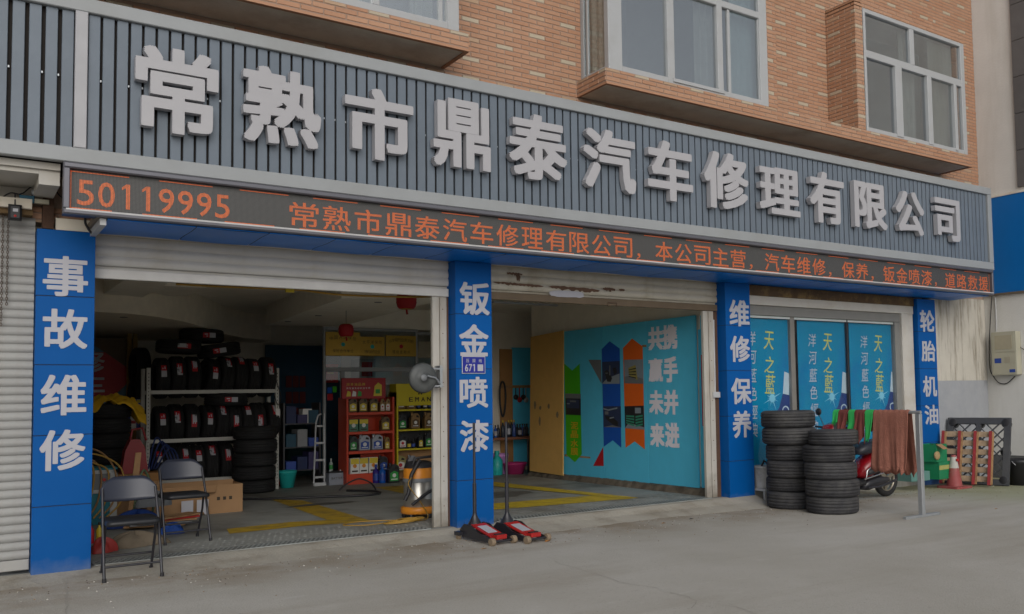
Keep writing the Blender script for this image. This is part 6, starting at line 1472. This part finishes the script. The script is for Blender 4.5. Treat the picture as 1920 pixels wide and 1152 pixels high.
shell([(-.85, .44), (-.70, .52), (-.50, .48), (-.40, .36), (-.60, .44), (-.82, .38)], .07, m_sr, 'front_fender')
shell([(.38, .40), (.58, .49), (.82, .42), (.90, .30), (.84, .30), (.76, .38), (.58, .43), (.42, .36)], .06, m_sr, 'rear_fender')
shell([(.02, .15), (.14, .27), (.40, .30), (.62, .27), (.64, .22), (.40, .17), (.16, .12)], .10, m_blackm, 'engine')
MB().tube([(.05, -.15, .17), (.25, -.17, .17), (.50, -.17, .21), (.64, -.16, .24)], [.012, .015, .018, .016], 10).build('exhaust', m_blackm, sc, local=True)
MB().tube([(-.02, -.18, .30), (-.01, -.19, .40), (.06, -.19, .44), (.30, -.19, .47), (.36, -.19, .44), (.40, -.18, .36)], .010, 8).tube([(-.05, -.17, .29), (.42, -.175, .36)], .012, 8).build('chrome_rail', m_chr, sc, local=True)
shell([(.02, .32), (.06, .42), (.26, .44), (.31, .41), (.30, .36)], .178, m_blackp, 'side_case')
MB().tube([(-.62, 0, .225), (-.52, 0, .7), (-.44, 0, 1.0)], .022, 8).build('fork', m_blackm, sc, local=True)
MB().tube([(-.40, -.34, 1.0), (-.44, -.15, .99), (-.46, 0, 1.0), (-.44, .15, .99), (-.40, .34, 1.0)], .014, 8).build('handlebar', m_blackp, sc, local=True)
shell([(-.60, .88), (-.56, 1.02), (-.42, 1.06), (-.38, .96), (-.46, .88)], .11, m_sr, 'head_cowl')
for s in (-1, 1):
    MB().tube([(-.44, s * .16, 1.02), (-.46, s * .22, 1.16)], .006, 6).build('mirror_stem', m_blackm, sc, local=True)
    MB().lathe([(0, -.012), (.045, -.008), (.05, .006), (.048, .008), (0, .009)], (-.46, s * .23, 1.20), 16, 'X').build('mirror', m_blackp, sc, local=True)
MB().tube([(.70, -.10, .78), (.90, -.10, .84), (.92, .0, .85), (.90, .10, .84), (.70, .10, .78)], .012, 8).build('grab_rail', m_chr, sc, local=True)
MB().box(.88, -.05, .44, .905, .05, .52).build('tail_light', M('light_red', (.4, .01, .01), .2), sc, local=True)

# ================================================================ drying rack with towels
DX = 9.10; dy0, dy1 = -2.28, -1.13; dz = at(1700, 770, 'X', DX).z - .02; gd = gz(DX)
dr = thing('drying_rack', 'galvanised towel stand with a T-shaped foot in front of the scooter', 'drying rack', (DX, dy0, gd))
for y in (dy0, dy1 + .06):
    MB().bbox(DX - .028, y - .028, gd + .03, DX + .028, y + .028, dz - .02, .003).build('post', m_galv, dr)
    MB().bbox(DX - .32, y - .02, gd + .002, DX + .32, y + .025, gd + .032, .003).build('foot', m_galv, dr)
MB().tube([(DX, dy0 - .03, dz), (DX, dy1 + .09, dz)], .020, 10).build('rail', m_galv, dr)
m_tb = M('towel_brown', (.32, .13, .092), .95, var=.12, scale=20, bump=.9, bscale=70, dirt=(.22, .08, .055), dscale=7, damt=.5)
m_tr = M('towel_maroon', (.18, .05, .042), .95, var=.15, scale=20, bump=.6, bscale=120)
m_tg = M('towel_green', (.035, .42, .10), .9, var=.12, scale=20, bump=.5, bscale=120)
def towel(label, ya, yb, drop_l, drop_r, m, seed, amp=.03, nf=6, jag=.03):
    """cloth over the bar: hangs down both sides with folds; drop_l on the -X (street) side"""
    rr = random.Random(seed); ph = [rr.uniform(0, 6) for _ in range(4)]
    jl = [rr.uniform(-jag, jag) for _ in range(12)]
    def fn(u, v):
        y = ya + (yb - ya) * u
        s = (v - .5) * 2
        k = abs(s); j = jl[int(u * 10.99)] * (1 - (u * 10.99) % 1) + jl[min(int(u * 10.99) + 1, 11)] * ((u * 10.99) % 1)
        dl = (drop_l if s < 0 else drop_r) + j * k
        fold = amp * math.sin(nf * 2 * PI * u + ph[0] + 1.5 * math.sin(3 * u + ph[1])) * min(1, k * 1.6)
        fold += amp * .4 * math.sin(nf * 4.7 * PI * u + ph[2]) * k
        rr_ = .026
        if k < .12: a = s / .12 * PI / 2; return (DX + rr_ * math.sin(a), y, dz + rr_ * math.cos(a) + .003 * math.sin(40 * u + ph[3]))
        t = (k - .12) / .88
        x = DX + math.copysign(rr_ + .006 + (.035 if s < 0 else .10) * t + (fold + amp) * (.3 + .7 * t) * .9, s)
        return (x, y + .02 * t * math.sin(5 * u + ph[1]) * (1 + k), dz - t * dl)
    g = MB(); g.grid(fn, 64 if yb - ya > .4 else 22, 30); return g.build('towel', m, label=label, cat='towel', group='towels hung on the stand', solid=.006, origin=(DX, (ya + yb) / 2, dz))
yt = lambda px: at(px, 775, 'X', DX).y
towel('large rust-brown towel with deep folds at the near end of the stand', yt(1706), yt(1641), .70, .74, m_tb, 9, .014, 2.7, .045)
towel('bright green towel hung next to the large brown towel', yt(1640) , yt(1625), .34, .22, m_tg, 4, .010, .8)
towel('maroon towel between the two right-hand green towels', yt(1624), yt(1606), .34, .20, m_tr, 5, .02, 2, .06)
towel('bright green towel between the two maroon towels', yt(1605), yt(1594), .25, .16, m_tg, 6, .008, .8)
towel('maroon towel second from the far end of the stand', yt(1593), yt(1576), .26, .2, m_tr, 7, .018, 2, .05)
towel('small bright green towel at the far end of the stand', yt(1575), yt(1565), .15, .15, m_tg, 8, .01, 1)

# ================================================================ pallets, green boxes, cone, bucket
m_pw = M('pallet_wood', (.34, .25, .165), .8, var=.2, scale=14, bump=.25, dirt=(.17, .12, .08), dscale=9, damt=.7)
def frame_on(a, b_, h, lean):
    """local axes of a panel whose foot runs a->b and which leans back; u along the foot, v up the panel, w out of it towards the street"""
    a = Vector(a); u = (Vector(b_) - a); L = u.length; u.normalize(); nrm = Vector((u.y, -u.x, 0)).normalized()
    v = (Vector((0, 0, 1)) * math.cos(lean) - nrm * math.sin(lean)).normalized(); w = u.cross(v).normalized()
    if w.dot(nrm) < 0: w = -w
    return a, u, v, w, L
def bar(a, u, v, w, p0, p1, width, thick, off):
    """bar on the panel between local points p0,p1 (u,v), with width in the panel and thickness along w"""
    A = a + u * p0[0] + v * p0[1] + w * off; B = a + u * p1[0] + v * p1[1] + w * off; d = (B - A).normalized(); e = w.cross(d).normalized() * width / 2
    g = MB(); g.prism([A - e, A + e, B + e, B - e], w * thick); return g
PA = at(1756, 905, 'G'); PB = at(1882, 911, 'G'); PB = PA + (PB - PA).normalized() * 1.25
PA = Vector((12.86, -.40, gz(12.9))); PB = Vector((13.62, -1.02, gz(13.6)))
PA = Vector((12.93, .0, gz(12.9))); PB = Vector(at(1886, 913, 'G')) + Vector((.10, .0, 0)); PB.z = gz(13)
a, u, v, w, L = frame_on(PA, PB, 1, .26)
H = 1.06
pg = thing('plastic_pallet', 'dark grey plastic pallet leaning against the side wall behind the wooden one', 'pallet', tuple(PA))
m_pp = M('pallet_grey', (.055, .058, .066), .6, var=.1, dirt=(.11, .11, .11), damt=.4)
for (p0, p1, wd) in (((0, .045), (L, .045), .09), ((0, H - .05), (L, H - .05), .10), ((.045, .09), (.045, H - .10), .09), ((L - .05, .09), (L - .05, H - .10), .10), ((L / 2, .09), (L / 2, H - .10), .07)):
    bar(a, u, v, w, p0, p1, wd, .05, 0).build('edge_bar', m_pp, pg)
# diagonal lattice
dn = 9
for (ua, ub) in ((.09, L / 2 - .035), (L / 2 + .035, L - .10)):
    for s in (1, -1):
        for k in range(-4, 7):
            c0 = k * .15; seg = []
            # clip the 45 degree line u' = c0 + s*v' to the field
            v0, v1 = .09, H - .10; Wd = ub - ua
            def cl(vv): return c0 + (vv - v0) if s > 0 else Wd - (c0 + (vv - v0))
            lo = max(v0, v0 - c0); hi = min(v1, v0 + Wd - c0)
            if hi - lo > .06: bar(a, u, v, w, (ua + cl(lo), lo), (ua + cl(hi), hi), .018, .02, .012 + (.0012 if s > 0 else 0)).build('lattice_rib', m_pp, pg)
for uu in (.08, L / 2, L - .08):
    for vv in (.08, H / 2, H - .08):
        c = a + u * uu + v * vv; g = MB(); R3 = Matrix((u, v, w)).transposed(); g.lathe([(.075, 0), (.065, -.09), (.0, -.09)], n=16); 
        g.v = [tuple(c + R3 @ Vector(q) ) for q in g.v]; g.build('foot_cup', m_blackp, pg)
        if vv != H / 2 and uu != L / 2:
            g = MB(); g.lathe([(.06, .052), (.05, .056), (0, .056)], n=16); g.v = [tuple(c + R3 @ Vector(q)) for q in g.v]; g.build('corner_cup', m_blackp, pg)
PW0 = Vector((12.62, -.12, gz(12.6) + .01)); PW1 = Vector(at(1862, 914, 'G')) + Vector((0, 0, .01))
a, u, v, w, L = frame_on(PW0, PW1, 1, .30); Hw = .84
pw = thing('wooden_pallet', 'wooden slatted pallet with red-painted bearers leaning on the plastic pallet', 'pallet', tuple(PW0))
a = a + w * .03
for k in range(6): z = .10 + k * (Hw - .14) / 5; bar(a, u, v, w, (.02, z), (L - .02, z), .085, .018, 0).build('slat', m_pw, pw)
m_rb = M('bearer_red', (.27, .025, .03), .6, var=.12, dirt=(.25, .03, .03), damt=.4)
for k, uu in enumerate((.03, L * .36, L * .66, L - .04)):
    bar(a, u, v, w, (uu, 0), (uu, Hw), .045, .05, .020).build('bearer', m_rb, pw); bar(a, u, v, w, (uu + .034, .01), (uu + .034, Hw - .01), .020, .046, .020).build('bearer_side', m_wood, pw)
# lying plastic pallets
def flat_pallet(label, c, rz, wx_, wy):
    t = thing('plastic_pallet', label, 'pallet', c, rz, 'dark plastic pallets lying on the ground')
    for k in range(9): x = -wx_ / 2 + .02 + k * (wx_ - .04) / 8; MB().bbox(x - .012, -wy / 2, .10, x + .012, wy / 2, .135, .002).build('deck_rib', m_pp, t, local=True)
    for y in (-wy / 2 + .015, 0, wy / 2 - .015): MB().bbox(-wx_ / 2, y - .018, .085, wx_ / 2, y + .018, .14, .002).build('edge_bar', m_pp, t, local=True)
    for x in (-wx_ / 2 + .08, 0, wx_ / 2 - .08):
        for y in (-wy / 2 + .08, wy / 2 - .08): MB().lathe([(.055, 0), (.07, .085)], (x, y, 0), 14).build('foot', m_pp, t, local=True)
c = at(1672, 912, 'G'); flat_pallet('dark plastic pallet lying on the ground behind the scooter\'s rear wheel', (c.x + .15, c.y + .45, c.z), .1, 1.1, .8)
c = at(1735, 903, 'G'); flat_pallet('dark plastic pallet on the ground carrying the green cartons', (c.x - .1, c.y + .35, c.z), .1, .9, .7)
m_gc = M('carton_green', (.01, .19, .08), .5, var=.08); cz_ = gz(12) + .141
gA = at(1738, 893, 'Z', cz_)
def carton(label, x, y, z, sx, sy, sz, rz, m=m_gc, band=True):
    t = thing('green_carton', label, 'carton', (x, y, z), rz, 'green drink cartons')
    MB().bbox(-sx / 2, -sy / 2, 0, sx / 2, sy / 2, sz, .004).build('body', m, t, local=True)
    if band: MB().box(-sx / 2 - .0012, -sy / 2 - .0015, sz * .55, sx / 2 - .02, -sy / 2 - .0004, sz * .80).build('print_band', M('band_yellow', (.36, .36, .12), .5), t, local=True)
    return t
gx, gy = at(1743, 880, 'Y', -.35).x, -.35
carton('closed green carton with yellow band on the flat pallet', gx + .16, gy, cz_, .34, .3, .26, .1)
carton('pale green carton lying under the brown towels', gx - .35, gy + .05, cz_, .40, .3, .14, -.1, M('carton_pale', (.09, .20, .18), .5), False)
oc = thing('green_carton', 'open green carton with bottle necks standing on the closed one', 'carton', (gx + .10, gy, cz_ + .262), .1, 'green drink cartons')
for q4 in ((-.16, -.14, .16, -.135), (-.16, .135, .16, .14), (-.16, -.1345, -.155, .1345), (.155, -.1345, .16, .1345)): MB().box(q4[0], q4[1], 0, q4[2], q4[3], .26).build('side', m_gc, oc, local=True)
MB().prism([(-.16, -.145, .26), (.0, -.145, .26), (-.03, -.26, .20), (-.15, -.26, .19)], (0, .0, .004)).build('flap', m_card, oc, local=True)
for k in range(4): MB().lathe([(.03, .01), (.03, .16), (.012, .21), (.012, .27), (.0, .27)], (-.11 + .065 * k, -.05 + .03 * (k % 2), 0), 12).build('bottle', M('bottle_green', (.01, .06, .02), .15), oc, local=True)
MB().lathe([(0, -.005), (.05, 0), (.065, .01), (.06, .03)], (0, 0, 0), 18, 'Y').build('straw_hat', M('straw', (.36, .26, .13), .8), label='round tan lid hanging at the left of the open green carton', cat='lid').location = (gx - .02, gy - .17, cz_ + .36)
# traffic cone
cn = thing('traffic_cone', 'faded red and white traffic cone in front of the wooden pallet', 'traffic cone', tuple(at(1790, 915, 'G')))
m_cn = M('cone_red', (.30, .065, .065), .6, var=.15, dirt=(.22, .14, .12), dscale=6, damt=.7); m_cw = M('cone_white', (.42, .41, .38), .6, dirt=(.26, .24, .2), damt=.5)
r0, r1, hc = .14, .042, .56; rc_ = lambda z: r0 + (r1 - r0) * z / hc
g = MB(); pl = []
for cx, cy, a0 in ((.17, -.17, -PI / 2), (.17, .17, 0), (-.17, .17, PI / 2), (-.17, -.17, PI)):
    for k in range(4): aa = a0 + PI / 2 * k / 3; pl.append((cx + .05 * math.cos(aa), cy + .05 * math.sin(aa), .002))
g.prism(pl, (0, 0, .035)); g.build('base', m_cn, cn, local=True)
MB().lathe([(rc_(.03), .037), (rc_(.34), .34)], n=26).build('lower_cone', m_cn, cn, local=True)
MB().lathe([(rc_(.34) + .003, .34), (rc_(.53) + .003, .53)], n=26).build('sleeve', m_cw, cn, local=True)
MB().lathe([(rc_(.53), .53), (rc_(.56), .56), (.03, .565), (.028, .52)], n=26).build('tip', m_cn, cn, local=True)
MB().box(-.03, -.085, .46, .02, -.068, .50).build('red_mark', m_red, cn, local=True); cn.scale = (.88, .88, .88)
c = at(1932, 911, 'G'); bucket('bucket', 'black bucket standing at the foot of the neighbouring wall', (c.x, c.y + .17, c.z), .15, .20, .40, m_blackp)

# ================================================================ top-left corner under the sign
YT = .02
def P_(px, py, y=YT): return tuple(at(px, py, 'Y', y))
MB().box(-1.6, .0, 2.935, .56, .10, 3.05).build('shutter_lintel', M('lintel_wood', (.16, .10, .045), .8, var=.25, bump=.3), label='brown timber lintel above the closed left shutter', cat='lintel')
gd_ = thing('siren_box', 'small black alarm box with red light hanging over the closed shutter', 'alarm box', P_(28, 390, -.1))
A = at(16, 382, 'Y', -.1); B = at(41, 413, 'Y', -.1)
MB().bbox(A.x, -.1, B.z, B.x, -.04, A.z, .015).build('body', m_blackp, gd_); MB().lathe([(.010, -.102), (.0, -.106)], ((A.x + B.x) / 2, 0, B.z + .03), 10, 'Y').build('red_light', m_red, gd_)
MB().box(A.x + .03, -.103, A.z - .06, A.x + .065, -.1005, A.z - .035).build('badge', m_print, gd_)
MB().tube([((A.x + B.x) / 2, -.06, A.z), ((A.x + B.x) / 2, -.03, A.z + .10)], .006, 6).build('hanger', m_blackm, gd_)
cable([P_(58, 372), P_(70, 350), P_(84, 335), P_(88, 315)], .007, m_blackp, 'black cable climbing from the alarm box to the sign', group='wires in the top left corner')
cable([P_(2, 372), P_(20, 362), P_(40, 364), P_(60, 350), P_(90, 338)], .006, m_blackp, 'thin black cable sagging under the pale soffit at top left', group='wires in the top left corner')
cable([P_(92, 336), P_(98, 348), P_(110, 365), P_(118, 372)], .005, m_blackp, 'thin black wire running behind the LED display end', group='wires in the top left corner')
A = at(36, 366, 'Y', -.02); B = at(92, 384, 'Y', -.02)
jb = thing('wiring_board', 'blue and white wiring box with brackets above the closed shutter', 'junction box', tuple(A))
MB().bbox(A.x, -.04, B.z, A.x + (B.x - A.x) * .5, .0, A.z, .004).build('blue_half', M('box_dullblue', (.02, .11, .18), .5), jb); MB().bbox(A.x + (B.x - A.x) * .5 + .002, -.04, B.z, B.x, .0, A.z - .02, .004).build('white_half', m_cream, jb)
MB().lathe([(.03, -.045), (.02, -.07), (0, -.072)], (B.x - .1, 0, A.z + .03), 12, 'Y').build('knob', m_galv, jb)
MB().box(at(80, 400, 'Y', .0).x, .0, 2.837, at(101, 400, 'Y', .0).x, .09, 3.12).build('rusty_post', M('post_brown', (.07, .035, .02), .8, var=.3, bump=.3), label='rusty brown post stub rising above the first blue pillar', cat='post')
MB().box(at(103, 400, 'Y', .11).x, .02, 2.837, 1.02, .11, 2.935).build('render_block', m_beige, label='pale rendered block above the first blue pillar', cat='block')
cable([P_(160, 404, -.1), P_(160, 418, -.1), P_(166, 430, -.1), P_(172, 438, -.1)], .010, m_blackp, 'black cable bend under the left end of the LED display')
ch_ = thing('pull_chain', 'hanging steel pull chain in front of the closed left shutter', 'chain', P_(8, 395, .0))
g = MB(); A = at(6, 400, 'Y', .05); 
for j, x in enumerate((A.x, A.x + .035)):
    for k in range(44 if j == 0 else 36):
        z = A.z - k * .021; zz = [(x + (.007 * math.cos(a) if k % 2 else 0), .05 + (0 if k % 2 else .007 * math.cos(a)), z + .013 * math.sin(a)) for a in [2 * PI * i / 8 for i in range(8)]]
        g.tube(zz, .0028, 4, closed=True)
g.build('chain_links', M('chain_steel', (.12, .09, .07), .5, metal=.5), ch_, kind='stuff')
cd_ = thing('conduit', 'white conduit with a small switch box on the right shutter guide', 'conduit', (8.0, .14, 1.4))
p0 = at(1338, 600, 'Y', .15); p1 = at(1341, 736, 'Y', .15)
MB().tube([p0, (p1.x, .15, p1.z)], .010, 8).build('pipe', m_white, cd_); MB().bbox(p1.x - .05, .125, p1.z - .07, p1.x + .07, .149, p1.z + .005, .004).build('switch_box', m_white, cd_)
# small litter on the concrete
for k, (px, py, m, lb) in enumerate(((907, 1030, m_wood, 'dry leaf on the concrete before the left floor jack'), (1026, 1016, m_orange, 'small orange leaf on the concrete right of the floor jacks'), (1244, 982, m_wood, 'dry leaf on the concrete before the middle doorway'), (1868, 955, m_wood, 'dry leaf on the concrete before the leaning pallets'), (1296, 974, m_blackp, 'small dark stone on the concrete before the middle doorway'))):
    c = at(px, py, 'G'); MB().add([(c.x - .03, c.y, c.z + .004), (c.x, c.y - .018, c.z + .012), (c.x + .035, c.y + .004, c.z + .005), (c.x, c.y + .02, c.z + .009)], [(0, 1, 2, 3)]).build('dry_leaf' if k < 4 else 'stone', m, label=lb, cat='leaf' if k < 4 else 'stone', solid=.002, origin=tuple(c))
